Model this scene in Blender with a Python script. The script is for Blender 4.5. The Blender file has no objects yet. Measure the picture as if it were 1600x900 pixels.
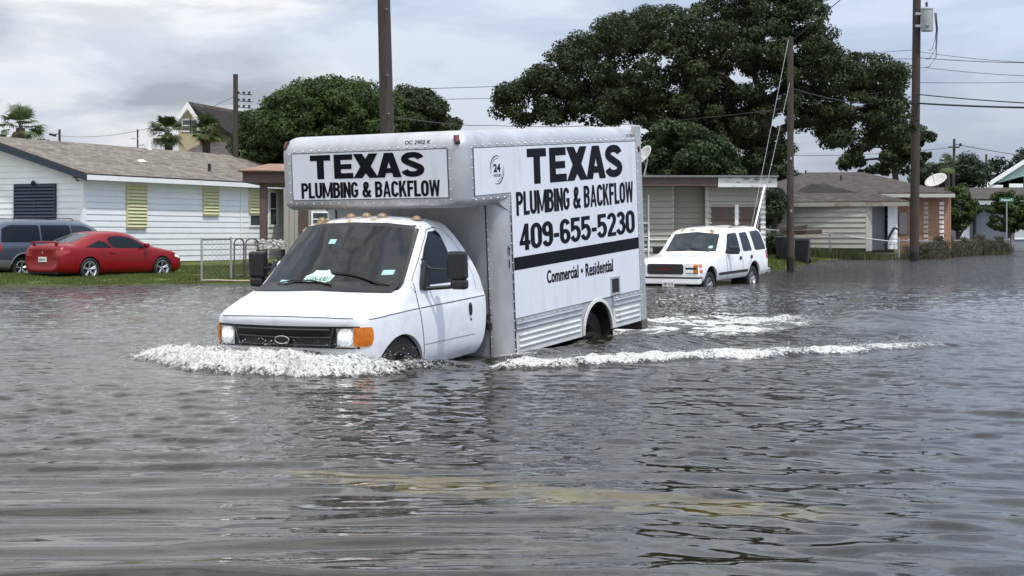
import bpy, bmesh, math, random
import numpy as np
from mathutils import Vector, Matrix
from mathutils.bvhtree import BVHTree
R = math.radians
sc = bpy.context.scene
col = sc.collection
random.seed(7)
# ------------------------------------------------------------------ camera
F, HX, HY, EYE = 2500.0, 800.0, 365.0, 1.33
cam_d = bpy.data.cameras.new("camera"); cam = bpy.data.objects.new("camera", cam_d); col.objects.link(cam)
cam.location = (0, 0, EYE); cam.rotation_euler = (R(90), 0, 0)
cam_d.sensor_width = 36.0; cam_d.lens = 36.0 * F / 1600.0
cam_d.shift_y = -(450.0 - HY) / 1600.0
cam_d.clip_start = 0.1; cam_d.clip_end = 5000
sc.camera = cam
sc.view_settings.view_transform = 'Standard'; sc.view_settings.look = 'None'
sc.view_settings.exposure = 0.0; sc.view_settings.gamma = 1.0
sc.cycles.max_bounces = 8; sc.cycles.transparent_max_bounces = 12
# ------------------------------------------------------------------ world
SUN_DIR = Vector((0.26, -0.36, 0.90)).normalized()
world = bpy.data.worlds.new("World"); sc.world = world; world.use_nodes = True
nt = world.node_tree; N = nt.nodes; L = nt.links
bg = N['Background']; bg.inputs['Strength'].default_value = 0.1
sky = N.new('ShaderNodeTexSky'); sky.sky_type = 'NISHITA'; sky.sun_disc = False
sky.sun_elevation = math.asin(SUN_DIR.z); sky.sun_rotation = math.atan2(SUN_DIR.x, SUN_DIR.y)
sky.air_density = 1.0; sky.dust_density = 1.5
tc = N.new('ShaderNodeTexCoord')
def wmath(op, a, b=None, c=None, clamp=False):
    n = N.new('ShaderNodeMath'); n.operation = op; n.use_clamp = clamp
    for i, v in enumerate((a, b, c)):
        if v is None: continue
        if isinstance(v, (int, float)): n.inputs[i].default_value = v
        else: L.new(v, n.inputs[i])
    return n.outputs[0]
sep = N.new('ShaderNodeSeparateXYZ'); L.new(tc.outputs['Generated'], sep.inputs[0])
comb = N.new('ShaderNodeCombineXYZ')
L.new(sep.outputs['X'], comb.inputs[0]); L.new(sep.outputs['Y'], comb.inputs[1])
L.new(wmath('MULTIPLY', sep.outputs['Z'], 3.4), comb.inputs[2])
def wnoise(scale, detail, rough, off, dist=0.0):
    m = N.new('ShaderNodeMapping'); m.inputs['Location'].default_value = off
    L.new(comb.outputs[0], m.inputs['Vector'])
    n = N.new('ShaderNodeTexNoise'); n.inputs['Scale'].default_value = scale
    n.inputs['Detail'].default_value = detail; n.inputs['Roughness'].default_value = rough
    n.inputs['Distortion'].default_value = dist
    L.new(m.outputs[0], n.inputs['Vector']); return n.outputs['Fac']
def wramp(inp, stops):
    r = N.new('ShaderNodeValToRGB'); L.new(inp, r.inputs[0]); e = r.color_ramp.elements
    while len(e) > 1: e.remove(e[-1])
    e[0].position, e[0].color = stops[0][0], (*stops[0][1], 1)
    for p, c in stops[1:]:
        k = e.new(p); k.color = (*c, 1)
    r.color_ramp.interpolation = 'EASE'
    return r.outputs[0]
n_big = wnoise(6.5, 7, 0.52, (3.1, 1.7, 0.4), 0.35)
n_cov = wnoise(2.4, 5, 0.5, (7.7, 2.2, 5.1), 0.2)
cloud = wramp(n_big, [(0.35, (3.3, 3.65, 4.15)), (0.44, (4.5, 4.8, 5.35)), (0.51, (5.5, 5.8, 6.2)), (0.61, (7.2, 7.35, 7.55))])
cover = wramp(n_cov, [(0.36, (0.30, 0.30, 0.30)), (0.50, (0.80, 0.80, 0.80)), (0.62, (1, 1, 1))])
xb = wmath('MULTIPLY_ADD', sep.outputs['X'], -1.6, 0.80, clamp=True)   # thinner cloud towards +X
cov = wmath('MULTIPLY', cover, xb, clamp=True)
cov2 = wmath('ADD', cov, 0.25, clamp=True)
skyb = N.new('ShaderNodeMix'); skyb.data_type = 'RGBA'; skyb.blend_type = 'MIX'
skyb.inputs[0].default_value = 0.75
L.new(sky.outputs[0], skyb.inputs[6]); skyb.inputs[7].default_value = (3.9, 5.0, 7.1, 1)
mx = N.new('ShaderNodeMix'); mx.data_type = 'RGBA'
L.new(cov2, mx.inputs[0]); L.new(skyb.outputs[2], mx.inputs[6]); L.new(cloud, mx.inputs[7])
vs_ = N.new('ShaderNodeVectorMath'); vs_.operation = 'SCALE'; L.new(mx.outputs[2], vs_.inputs[0]); L.new(wmath('MULTIPLY_ADD', wmath('MAXIMUM', sep.outputs['Z'], 0.0), 2.3, 1.02), vs_.inputs['Scale'])   # sky scaled brighter with height to lift the water's reflections
L.new(vs_.outputs[0], bg.inputs['Color'])
sun_d = bpy.data.lights.new("sun", 'SUN'); sun = bpy.data.objects.new("sun", sun_d); col.objects.link(sun)
sun_d.energy = 3.0; sun_d.angle = R(1.5); sun_d.color = (1.0, 0.965, 0.9)
sun.rotation_euler = SUN_DIR.to_track_quat('Z', 'Y').to_euler()

def wp(px, py, Y):
    "world point seen at photo pixel (px,py) at distance Y"
    return Vector(((px - HX) / F * Y, Y, EYE - (py - HY) / F * Y))
# ------------------------------------------------------------------ materials
def mat(name, color, rough=0.6, metal=0.0, var=0.0, vscale=4.0, bump=0.0, bscale=20.0, spec=None, coat=0.0, dark=None, dscale=2.0, damt=0.5, stretch=None, coord='Object'):
    m = bpy.data.materials.new(name); m.use_nodes = True
    t = m.node_tree; n = t.nodes; l = t.links; p = n['Principled BSDF']
    p.inputs['Base Color'].default_value = (*color, 1); p.inputs['Roughness'].default_value = rough
    p.inputs['Metallic'].default_value = metal
    if spec is not None: p.inputs['Specular IOR Level'].default_value = spec
    if coat: p.inputs['Coat Weight'].default_value = coat; p.inputs['Coat Roughness'].default_value = 0.05
    c = n.new('ShaderNodeTexCoord'); mp = n.new('ShaderNodeMapping'); l.new(c.outputs[coord], mp.inputs[0])
    if stretch: mp.inputs['Scale'].default_value = stretch
    last = None
    if var > 0:
        ns = n.new('ShaderNodeTexNoise'); ns.inputs['Scale'].default_value = vscale; ns.inputs['Detail'].default_value = 6
        ns.inputs['Roughness'].default_value = 0.6
        l.new(mp.outputs[0], ns.inputs[0])
        r = n.new('ShaderNodeValToRGB'); e = r.color_ramp.elements
        e[0].position = 0.3; e[1].position = 0.7
        e[0].color = (*[max(0, x * (1 - var)) for x in color], 1); e[1].color = (*[min(1, x * (1 + var)) for x in color], 1)
        l.new(ns.outputs['Fac'], r.inputs[0]); last = r.outputs[0]
        l.new(last, p.inputs['Base Color'])
        rr = n.new('ShaderNodeMath'); rr.operation = 'MULTIPLY_ADD'; rr.inputs[1].default_value = 0.25; rr.inputs[2].default_value = rough - 0.12
        l.new(ns.outputs['Fac'], rr.inputs[0]); l.new(rr.outputs[0], p.inputs['Roughness'])
    if dark is not None:
        ns = n.new('ShaderNodeTexNoise'); ns.inputs['Scale'].default_value = dscale; ns.inputs['Detail'].default_value = 8
        ns.inputs['Roughness'].default_value = 0.65; l.new(mp.outputs[0], ns.inputs[0])
        r = n.new('ShaderNodeValToRGB'); r.color_ramp.elements[0].position = 0.52; r.color_ramp.elements[1].position = 0.68
        r.color_ramp.elements[1].color = (damt, damt, damt, 1)
        l.new(ns.outputs['Fac'], r.inputs[0])
        mm = n.new('ShaderNodeMix'); mm.data_type = 'RGBA'; l.new(r.outputs[0], mm.inputs[0])
        if last is not None: l.new(last, mm.inputs[6])
        else: mm.inputs[6].default_value = (*color, 1)
        mm.inputs[7].default_value = (*dark, 1); l.new(mm.outputs[2], p.inputs['Base Color'])
    if bump > 0:
        nb = n.new('ShaderNodeTexNoise'); nb.inputs['Scale'].default_value = bscale; nb.inputs['Detail'].default_value = 6
        l.new(mp.outputs[0], nb.inputs[0]); b = n.new('ShaderNodeBump'); b.inputs['Strength'].default_value = bump
        b.inputs['Distance'].default_value = 0.02
        l.new(nb.outputs['Fac'], b.inputs['Height']); l.new(b.outputs[0], p.inputs['Normal'])
    return m

# ------------------------------------------------------------------ object helpers
def tag(o, label=None, cat=None, group=None, kind=None):
    if label: o['label'] = label
    if cat: o['category'] = cat
    if group: o['group'] = group
    if kind: o['kind'] = kind
    return o
def thing(name, label, cat, loc=(0, 0, 0), rotz=0.0, group=None):
    o = bpy.data.objects.new(name, None); col.objects.link(o); o.location = loc; o.rotation_euler = (0, 0, rotz)
    o.empty_display_size = 0.2
    return tag(o, label, cat, group)
def mesh_obj(name, me, m, parent=None):
    o = bpy.data.objects.new(name, me); col.objects.link(o)
    if m is not None:
        for k in (m if isinstance(m, (list, tuple)) else [m]): me.materials.append(k)
    if parent is not None: o.parent = parent
    return o
def copy_tree(o, parent=None):
    c = o.copy(); col.objects.link(c); c.parent = parent
    for ch in list(o.children): copy_tree(ch, c)
    return c
class MB:
    def __init__(s, off=(0, 0, 0)):
        s.v = []; s.f = []; s.mi = []; s.off = Vector(off); s.cur = 0
    def add(s, vs, fs):
        b = len(s.v); s.v += [tuple(Vector(p) + s.off) for p in vs]
        s.f += [tuple(b + i for i in f) for f in fs]; s.mi += [s.cur] * len(fs)
    def box(s, c, d, rot=None):
        c = Vector(c); x, y, z = d[0] / 2, d[1] / 2, d[2] / 2
        vs = [Vector((sx * x, sy * y, sz * z)) for sz in (-1, 1) for sx, sy in ((-1, -1), (1, -1), (1, 1), (-1, 1))]
        if rot is not None:
            if not isinstance(rot, Matrix): rot = Matrix.Rotation(rot, 3, 'Z')
            vs = [rot @ v for v in vs]
        s.add([v + c for v in vs], [(3, 2, 1, 0), (4, 5, 6, 7), (0, 1, 5, 4), (1, 2, 6, 5), (2, 3, 7, 6), (3, 0, 4, 7)])
    def tube(s, pts, r, n=8, r2=None, cap=True):
        pts = [Vector(p) for p in pts]; k = len(pts); rings = []
        rs = r if isinstance(r, (list, tuple)) else [r + ((r2 if r2 is not None else r) - r) * i / (k - 1) for i in range(k)]
        up = Vector((0, 0, 1)); vs = []
        for i, p in enumerate(pts):
            d = (pts[min(i + 1, k - 1)] - pts[max(i - 1, 0)]).normalized()
            a = up if abs(d.z) < 0.95 else Vector((1, 0, 0))
            u = d.cross(a).normalized(); w = d.cross(u).normalized()
            for j in range(n):
                t = 2 * math.pi * j / n
                vs.append(p + (u * math.cos(t) + w * math.sin(t)) * rs[i])
        fs = []
        for i in range(k - 1):
            for j in range(n):
                a, b = i * n + j, i * n + (j + 1) % n
                fs.append((a, b, b + n, a + n))
        if cap:
            fs.append(tuple(range(n - 1, -1, -1))); fs.append(tuple(range((k - 1) * n, k * n)))
        s.add(vs, fs)
    def prism(s, poly, h):
        "poly: list of 3D points (planar), h: extrusion vector"
        poly = [Vector(p) for p in poly]; h = Vector(h); k = len(poly)
        s.add(poly + [p + h for p in poly], [tuple(range(k - 1, -1, -1)), tuple(range(k, 2 * k))] + [(i, (i + 1) % k, k + (i + 1) % k, k + i) for i in range(k)])
    def lathe(s, prof, c, axis='Y', n=24, closed=False):
        "prof: list of (r, h)"
        c = Vector(c); vs = []
        for r_, h in prof:
            for j in range(n):
                t = 2 * math.pi * j / n; a, b = r_ * math.cos(t), r_ * math.sin(t)
                vs.append(c + (Vector((a, h, b)) if axis == 'Y' else Vector((a, b, h)) if axis == 'Z' else Vector((h, a, b))))
        fs = []
        for i in range(len(prof) - 1):
            for j in range(n):
                a, b = i * n + j, i * n + (j + 1) % n
                fs.append((a, b, b + n, a + n))
        s.add(vs, fs)
    def grid(s, P):
        "P[i][j] 3D points"
        a = len(P); b = len(P[0])
        s.add([p for row in P for p in row], [(i * b + j, i * b + j + 1, (i + 1) * b + j + 1, (i + 1) * b + j) for i in range(a - 1) for j in range(b - 1)])
    def dome(s, c, r, axis, n=6):
        c = Vector(c); ax = Vector(axis).normalized(); a = Vector((0, 0, 1)) if abs(ax.z) < .9 else Vector((1, 0, 0))
        u = ax.cross(a).normalized(); w = ax.cross(u)
        vs = [c + (u * math.cos(6.283 * j / n) + w * math.sin(6.283 * j / n)) * r for j in range(n)] + [c + (u * math.cos(6.283 * j / n) + w * math.sin(6.283 * j / n)) * r * .6 + ax * r * .6 for j in range(n)] + [c + ax * r * .75]
        s.add(vs, [(j, (j + 1) % n, n + (j + 1) % n, n + j) for j in range(n)] + [(n + j, n + (j + 1) % n, 2 * n) for j in range(n)])
    def build(s, name, m, parent=None, smooth=False, bevel=0.0, fixn=True, angle=35):
        me = bpy.data.meshes.new(name); me.from_pydata(s.v, [], s.f)
        if fixn:
            bm = bmesh.new(); bm.from_mesh(me); bmesh.ops.recalc_face_normals(bm, faces=bm.faces); bm.to_mesh(me); bm.free()
        o = mesh_obj(name, me, m, parent)
        if max(s.mi, default=0) > 0: me.polygons.foreach_set('material_index', s.mi)
        if smooth: smooth_me(me, angle)
        if bevel > 0:
            b = o.modifiers.new('bevel', 'BEVEL'); b.width = bevel; b.segments = 2; b.limit_method = 'ANGLE'; b.angle_limit = R(40)
        return o
def smooth_me(me, angle=35):
    me.polygons.foreach_set('use_smooth', [True] * len(me.polygons))
    try: me.set_sharp_from_angle(angle=R(angle))
    except Exception: pass
def np_mesh(name, co, quads, m=None, parent=None, smooth=False, attrs=None, tri=False):
    me = bpy.data.meshes.new(name); k = 3 if tri else 4; nq = len(quads)
    me.vertices.add(len(co)); me.vertices.foreach_set('co', np.ascontiguousarray(co, dtype=np.float32).ravel())
    me.loops.add(nq * k); me.loops.foreach_set('vertex_index', np.ascontiguousarray(quads, dtype=np.int32).ravel())
    me.polygons.add(nq); me.polygons.foreach_set('loop_start', np.arange(0, nq * k, k, dtype=np.int32))
    me.polygons.foreach_set('loop_total', np.full(nq, k, dtype=np.int32))
    if smooth: me.polygons.foreach_set('use_smooth', np.ones(nq, dtype=bool))
    me.update(calc_edges=True)
    if attrs:
        for an, av in attrs.items():
            a = me.attributes.new(an, 'FLOAT', 'POINT'); a.data.foreach_set('value', np.ascontiguousarray(av, dtype=np.float32).ravel())
    return mesh_obj(name, me, m, parent)
def grid_quads(ny, nx):
    i = np.arange(ny - 1)[:, None] * nx + np.arange(nx - 1)[None, :]
    return np.stack([i, i + 1, i + nx + 1, i + nx], -1).reshape(-1, 4)
def text_polys(txt, bold=0.0, shear=0.0, space=1.0):
    "unit-normalised text mesh: verts in 0..1 box, faces, aspect"
    c = bpy.data.curves.new('t', 'FONT'); c.body = txt; c.offset = bold; c.shear = shear; c.space_character = space
    c.resolution_u = 3; c.fill_mode = 'BOTH'
    o = bpy.data.objects.new('t', c); col.objects.link(o)
    dg = bpy.context.evaluated_depsgraph_get(); dg.update()
    me = bpy.data.meshes.new_from_object(o.evaluated_get(dg))
    vs = np.array([v.co[:2] for v in me.vertices]); fs = [tuple(p.vertices) for p in me.polygons]
    bpy.data.objects.remove(o); bpy.data.curves.remove(c); bpy.data.meshes.remove(me)
    mn = vs.min(0); mxx = vs.max(0); vs = (vs - mn) / (mxx - mn)
    return vs, fs
def put_text(mb, txt, fn, bold=0.0, **k):
    "fn(u,v) -> 3D point"
    vs, fs = text_polys(txt, bold, **k)
    mb.add([fn(u, v) for u, v in vs], fs)
# fast value noise
def _h(ix, iy, seed):
    h = (ix.astype(np.int64) * 374761393 + iy.astype(np.int64) * 668265263 + seed * 1442695041) & 0xffffffff
    h = ((h ^ (h >> 13)) * 1274126177) & 0xffffffff
    return ((h ^ (h >> 16)) & 0xffffff) / float(0xffffff)
def vnoise(x, y, seed=0):
    xi = np.floor(x); yi = np.floor(y); fx = x - xi; fy = y - yi
    fx = fx * fx * (3 - 2 * fx); fy = fy * fy * (3 - 2 * fy)
    a = _h(xi, yi, seed); b = _h(xi + 1, yi, seed); c = _h(xi, yi + 1, seed); d = _h(xi + 1, yi + 1, seed)
    return (a + (b - a) * fx) * (1 - fy) + (c + (d - c) * fx) * fy
def fbm(x, y, o=4, seed=0, g=0.5):
    s = 0; a = 1; t = 0
    for i in range(o):
        s = s + a * vnoise(x, y, seed + i * 17); t += a; a *= g; x = x * 2.03 + 11.3; y = y * 2.03 + 7.7
    return s / t
def sstep(a, b, x):
    t = np.clip((x - a) / (b - a), 0, 1); return t * t * (3 - 2 * t)
# ------------------------------------------------------------------ truck frame (used by the wake too)
EF = Vector((-0.49141917, -0.86823174, -0.06841666)); EL = Vector((0.87009368, -0.4928617, 0.0049325)); EU = EF.cross(EL).normalized()
EL = EU.cross(EF).normalized()
P0 = Vector((-0.39196216, 16.60856598, 1.67566733 - (1.39 - EYE)))
TORG = P0 - EL * 1.195                       # attic front, bottom, centre line
# ------------------------------------------------------------------ ground
SH = [(-200, 30), (-40, 38), (-13.4, 41.2), (-7.0, 43.0), (0, 46), (5.5, 51), (7.9, 53), (9.8, 58.5), (15.5, 80), (21, 90), (30, 119), (54, 185), (110, 330), (400, 900)]
SX = np.array([p[0] for p in SH]); SY = np.array([p[1] for p in SH])
def ground_z(X, Y):
    d = Y - np.interp(X, SX, SY)
    up = 0.30 * (1 - np.exp(-np.clip(d, 0, None) / 9.0)) + 0.006 * np.clip(d, 0, 60)
    dn = -0.42 * sstep(0.0, 7.0, -d)
    z = np.where(d > 0, up, dn)
    near = -0.09 - 0.29 * sstep(9.5, 12.5, Y + 0.31 * X)           # the bed rises to a verge on the near side
    z = np.where(Y < 14, np.maximum(z, near), z)
    return z
def gz(x, y): return float(ground_z(np.array([x]), np.array([y]))[0])
xs = np.unique(np.concatenate([np.linspace(-900, -30, 14), np.arange(-30, 60, 0.6), np.linspace(60, 900, 24)]))
ys = np.unique(np.concatenate([np.linspace(-60, 4, 8), np.arange(4, 70, 0.5), np.arange(70, 140, 1.5), np.linspace(140, 3000, 30)]))
GX, GY = np.meshgrid(xs, ys); GZ = ground_z(GX, GY) + (fbm(GX * 0.8, GY * 0.8, 3, 5) - 0.5) * 0.05
m_ground = bpy.data.materials.new('lawn'); m_ground.use_nodes = True
t = m_ground.node_tree; n = t.nodes; l = t.links; p = n['Principled BSDF']
geo = n.new('ShaderNodeNewGeometry'); sp = n.new('ShaderNodeSeparateXYZ'); l.new(geo.outputs['Position'], sp.inputs[0])
def gnoise(scale, detail=6, rough=0.6):
    q = n.new('ShaderNodeTexNoise'); q.inputs['Scale'].default_value = scale; q.inputs['Detail'].default_value = detail; q.inputs['Roughness'].default_value = rough
    l.new(geo.outputs['Position'], q.inputs['Vector']); return q.outputs['Fac']
def ramp(inp, stops, nodes=None, links=None):
    nodes = nodes or n; links = links or l
    r = nodes.new('ShaderNodeValToRGB'); links.new(inp, r.inputs[0]); e = r.color_ramp.elements
    while len(e) > 1: e.remove(e[-1])
    e[0].position, e[0].color = stops[0][0], (*stops[0][1], 1)
    for pz, c in stops[1:]: e.new(pz).color = (*c, 1)
    return r.outputs[0]
grass = ramp(gnoise(1.3), [(0.3, (0.055, 0.075, 0.018)), (0.5, (0.085, 0.11, 0.028)), (0.62, (0.13, 0.135, 0.045)), (0.75, (0.17, 0.145, 0.07))])
bed = ramp(gnoise(6.0), [(0.35, (0.03, 0.028, 0.02)), (0.65, (0.06, 0.052, 0.036))])
mr = n.new('ShaderNodeMapRange'); mr.inputs['From Min'].default_value = -0.03; mr.inputs['From Max'].default_value = 0.03; l.new(sp.outputs['Z'], mr.inputs['Value'])
mg = n.new('ShaderNodeMix'); mg.data_type = 'RGBA'; l.new(mr.outputs[0], mg.inputs[0]); l.new(bed, mg.inputs[6]); l.new(grass, mg.inputs[7])
l.new(mg.outputs[2], p.inputs['Base Color']); p.inputs['Roughness'].default_value = 0.95; p.inputs['Specular IOR Level'].default_value = 0.1
bp = n.new('ShaderNodeBump'); bp.inputs['Strength'].default_value = 0.9; bp.inputs['Distance'].default_value = 0.05
l.new(gnoise(14, 8, 0.7), bp.inputs['Height']); l.new(bp.outputs[0], p.inputs['Normal'])
g = np_mesh('ground', np.stack([GX, GY, GZ], -1).reshape(-1, 3), grid_quads(len(ys), len(xs)), m_ground, smooth=True)
tag(g, 'grassy lawns and the drowned street bed beneath the flood water', 'ground', kind='structure')
# submerged yellow kerb line on the near side
m_yellow = mat('kerb_yellow', (0.48, 0.40, 0.04), 0.7, var=0.5, vscale=3, dark=(0.85, 0.68, 0.06), dscale=1.2, damt=1.0, coord='Object')
mb = MB(); a = Vector((-1.5, 9.45, 0)); b = Vector((1.75, 7.95, 0)); rows = []
for i in range(60):
    c = a.lerp(b, i / 59); u = (b - a).normalized(); w = Vector((-u.y, u.x, 0))
    e_ = math.sin(math.pi * min(.999, max(.001, i / 59))) ** .8
    rows.append([c + w * (k * .8 * e_ * (1 + .35 * math.sin(i * .9 + k * 9) + .2 * math.sin(i * 2.3))) + Vector((0, 0, -.055 if abs(k) < .2 else -.10)) for k in (-0.31, -0.17, 0.17, 0.31)])
mb.grid(rows); o = mb.build('kerb', m_yellow); tag(o, 'yellow painted kerb under shallow water close to the camera', 'kerb', kind='structure')
# ------------------------------------------------------------------ water
def axis(segs):
    out = []
    for a_, b_, d0, d1 in segs:
        x = a_
        while x < b_:
            out.append(x); f_ = (x - a_) / (b_ - a_); x += d0 + (d1 - d0) * f_
    out.append(segs[-1][1]); return np.array(out)
wx = axis([(-12, -4.3, .10, .028), (-4.3, 1.2, .014, .014), (1.2, 6.2, .018, .03), (6.2, 14, .03, .12)])
wy = axis([(4.6, 14.2, .014, .022), (14.2, 19.4, .014, .02), (19.4, 30, .03, .09), (30, 46, .1, .25)])
X, Y = np.meshgrid(wx, wy); X = X.astype(np.float64)
rng = np.random.default_rng(3)
Z = np.zeros_like(X)
def waves(n_, lam0, lam1, ang, spread, slope, seed, skew=.3):
    rg = np.random.default_rng(seed); h = np.zeros_like(X)
    wob = (fbm(X * .45, Y * .45, 3, seed) - .5) * 1.6
    for i in range(n_):
        lam = lam0 * (lam1 / lam0) ** rg.random(); k = 2 * math.pi / lam; th = ang + rg.normal() * spread
        a_ = slope / k / math.sqrt(n_) * 1.41
        ph = k * (X * math.cos(th) + Y * math.sin(th)) + rg.random() * 6.28 + wob * rg.uniform(.6, 1.4) * 1.5
        h += a_ * (np.sin(ph + skew * np.sin(ph)) + 0.18 * np.cos(2 * ph))
    return h
near = 1 - sstep(8.5, 12.5, Y); mid = sstep(7.5, 11.0, Y)
patch = 0.45 + 1.1 * fbm(X * .35 + 3, Y * .25, 3, 9)
leftn = 1 - sstep(-1.2, .6, X)
Z += waves(4, .46, .66, math.pi / 2 + .06, .07, .10, 11, .85) * (0.15 + 0.85 * near) * (.65 + .35 * leftn)
Z += waves(10, .16, .34, math.pi / 2 + .05, .30, .012, 17, .5) * near * (.3 + 1.2 * sstep(.45, .65, fbm(X * .7, Y * 1.1, 3, 19)))
Z += waves(12, .22, .55, math.pi / 2 - .12, .28, .08, 12) * (0.12 + .88 * mid) * patch
rightm = sstep(-0.3, 1.6, X) * (1 - sstep(14, 19, Y))
Z += waves(8, .26, .6, math.atan2(.60, .38), .10, .11, 13, .6) * rightm * (0.4 + .9 * fbm(X * .6, Y * .6, 2, 4))
Z += waves(22, .11, .30, math.pi / 2, .85, .068, 14) * mid * patch * (1 - 0.45 * sstep(22, 40, Y))
Z += waves(10, .09, .2, math.pi / 2 + .3, .7, .025, 15) * near * sstep(-.9, .4, X)
leftm = (1 - sstep(-2.5, -.8, X)) * sstep(9, 12, Y) * (1 - sstep(13, 16, Y))
Z += waves(7, .3, .6, math.atan2(.75, -.5), .12, .07, 16) * leftm
fade = (1 - sstep(34, 45.5, Y)) * (1 - sstep(11, 13.8, np.abs(X)))
Z *= fade
def toe(px, py, z=0.0):
    yy = (EYE - z) * F / (py - HY); return ((px - HX) / F * yy, yy)
def poly_dist(pts):
    "signed distance (positive = behind the line, away from the camera) and running parameter"
    pts = np.array(pts); best = np.full(X.shape, 1e9); sgn = np.zeros_like(X); par = np.zeros_like(X); acc = 0.0
    tot = np.sum(np.hypot(*(np.diff(pts, axis=0).T)))
    for i in range(len(pts) - 1):
        ax_, ay_ = pts[i]; bx_, by_ = pts[i + 1]; dx, dy = bx_ - ax_, by_ - ay_; L_ = math.hypot(dx, dy)
        t_ = np.clip(((X - ax_) * dx + (Y - ay_) * dy) / L_ ** 2, 0, 1)
        d = np.hypot(X - ax_ - t_ * dx, Y - ay_ - t_ * dy)
        s_ = np.sign(dx * (Y - ay_) - dy * (X - ax_))
        m_ = d < best; best = np.where(m_, d, best); sgn = np.where(m_, s_, sgn); par = np.where(m_, (acc + t_ * L_) / tot, par); acc += L_
    return best * sgn, par
BOW = [(-4.5, 17.6), toe(225, 564), toe(300, 580), toe(400, 588), toe(500, 590), toe(600, 586), toe(660, 578), toe(745, 574)]
WAKE = [toe(742, 575), toe(790, 578), toe(900, 573), toe(1000, 569), toe(1100, 564), toe(1200, 559), toe(1350, 553), toe(1480, 544), toe(1600, 536)]
d1, s1 = poly_dist(BOW)
wob = (fbm(X * 2.2, Y * 1.0, 3, 31) - .5) * .22
d1w = d1 + wob
A1 = np.interp(s1, [0, .06, .18, .4, .62, .78, .9, 1.0], [0, .05, .12, .19, .21, .14, .08, .03])
prof = sstep(-.04, .26, d1w) * (1 - .08 * sstep(.3, .9, d1w)) * (1 - sstep(.7, 2.0, d1w))
on = (s1 > 0.0) & (s1 < 1.0)
Z += A1 * prof * on
foam = np.interp(s1, [0, .05, .12, .7, .86, .97, 1.0], [0, .0, 1, 1, .75, .45, 0]) * sstep(-.14, .12, d1w) * (1 - sstep(.14, .80, d1w)) * on
wash = np.interp(s1, [0, .1, .7, 1], [0, .55, .5, .3]) * sstep(.25, .4, d1w) * (1 - sstep(.7, 1.3, d1w)) * on
d2, s2 = poly_dist(WAKE)
d2w = d2 + (fbm(X * 1.8 + 5, Y * 1.0, 3, 41) - .5) * .30
A2 = np.interp(s2, [0, .05, .3, .6, .85, 1], [.02, .08, .09, .075, .05, .02])
on2 = (s2 > 0) & (s2 < 1)
Z += A2 * sstep(-.08, .16, d2w) * (1 - sstep(.16, 1.1, d2w)) * on2
f2 = np.interp(s2, [0, .03, .45, .7, .85, .92], [0, 1, 1, .8, .4, 0]) * sstep(-.12, .10, d2w) * (1 - sstep(.12, .6, d2w)) * on2
f2b = np.interp(s2, [0, .05, .8, 1], [0, .62, .5, 0]) * sstep(.1, .3, d2w) * (1 - sstep(.6, 1.5, d2w)) * on2 * sstep(.42, .62, fbm(X * 1.2, Y * 3.0, 4, 73))
# turbulent water astern of the truck
du = (X - TORG.x) * EF.x + (Y - TORG.y) * EF.y; dl = (X - TORG.x) * EL.x + (Y - TORG.y) * EL.y
ast = sstep(4.0, 4.6, -du) * (1 - sstep(9.0, 13.0, -du)) * (1 - sstep(1.1, 2.1, np.abs(dl - .45)))
ang_ = .45; da = du * math.cos(ang_) - dl * math.sin(ang_); db = du * math.sin(ang_) + dl * math.cos(ang_)
st = .5 * fbm(X * 1.3, Y * 2.6, 4, 51) + .5 * (1 - np.abs(2 * fbm(X * 1.6 + 4, Y * 3.2, 4, 52) - 1))
f3 = ast * sstep(.50, .74, st) * 1.2
Z += ast * (fbm(du * 2.5, dl * 4.0, 4, 55) - .5) * .12
side = sstep(-.2, .3, dl - 1.1) * (1 - sstep(.8, 1.5, dl - 1.1)) * sstep(0, .6, -du) * (1 - sstep(4.6, 5.6, -du))
Z += side * (0.05 + .07 * np.exp(-(du + 2.9) ** 2 / 1.2) + (fbm(du * 2, dl * 3.5, 4, 58) - .5) * .08)
hub = np.exp(-((du + 2.8) ** 2 + (dl - 1.25) ** 2) / .25); f4 = hub * .35 + np.exp(-((du + .65) ** 2 + (dl - 1.3) ** 2) / .12) * .8
f2 = f2 * (.80 + .35 * sstep(.35, .62, fbm(X * 2.1, Y * 3.0, 3, 71)))
Foam = np.clip(np.maximum.reduce([foam, f2, f2b, f3 * .95, wash, f4]), 0, 1)
lump = (fbm(X * 6, Y * 8, 5, 61, .55) - .45)
fine = (fbm(X * 28, Y * 28, 3, 63, .65) - .5)
Z += np.clip(np.maximum(foam, f2 * .5), 0, 1) * (lump * .16 + fine * .035) + f3 * fine * .03
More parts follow.
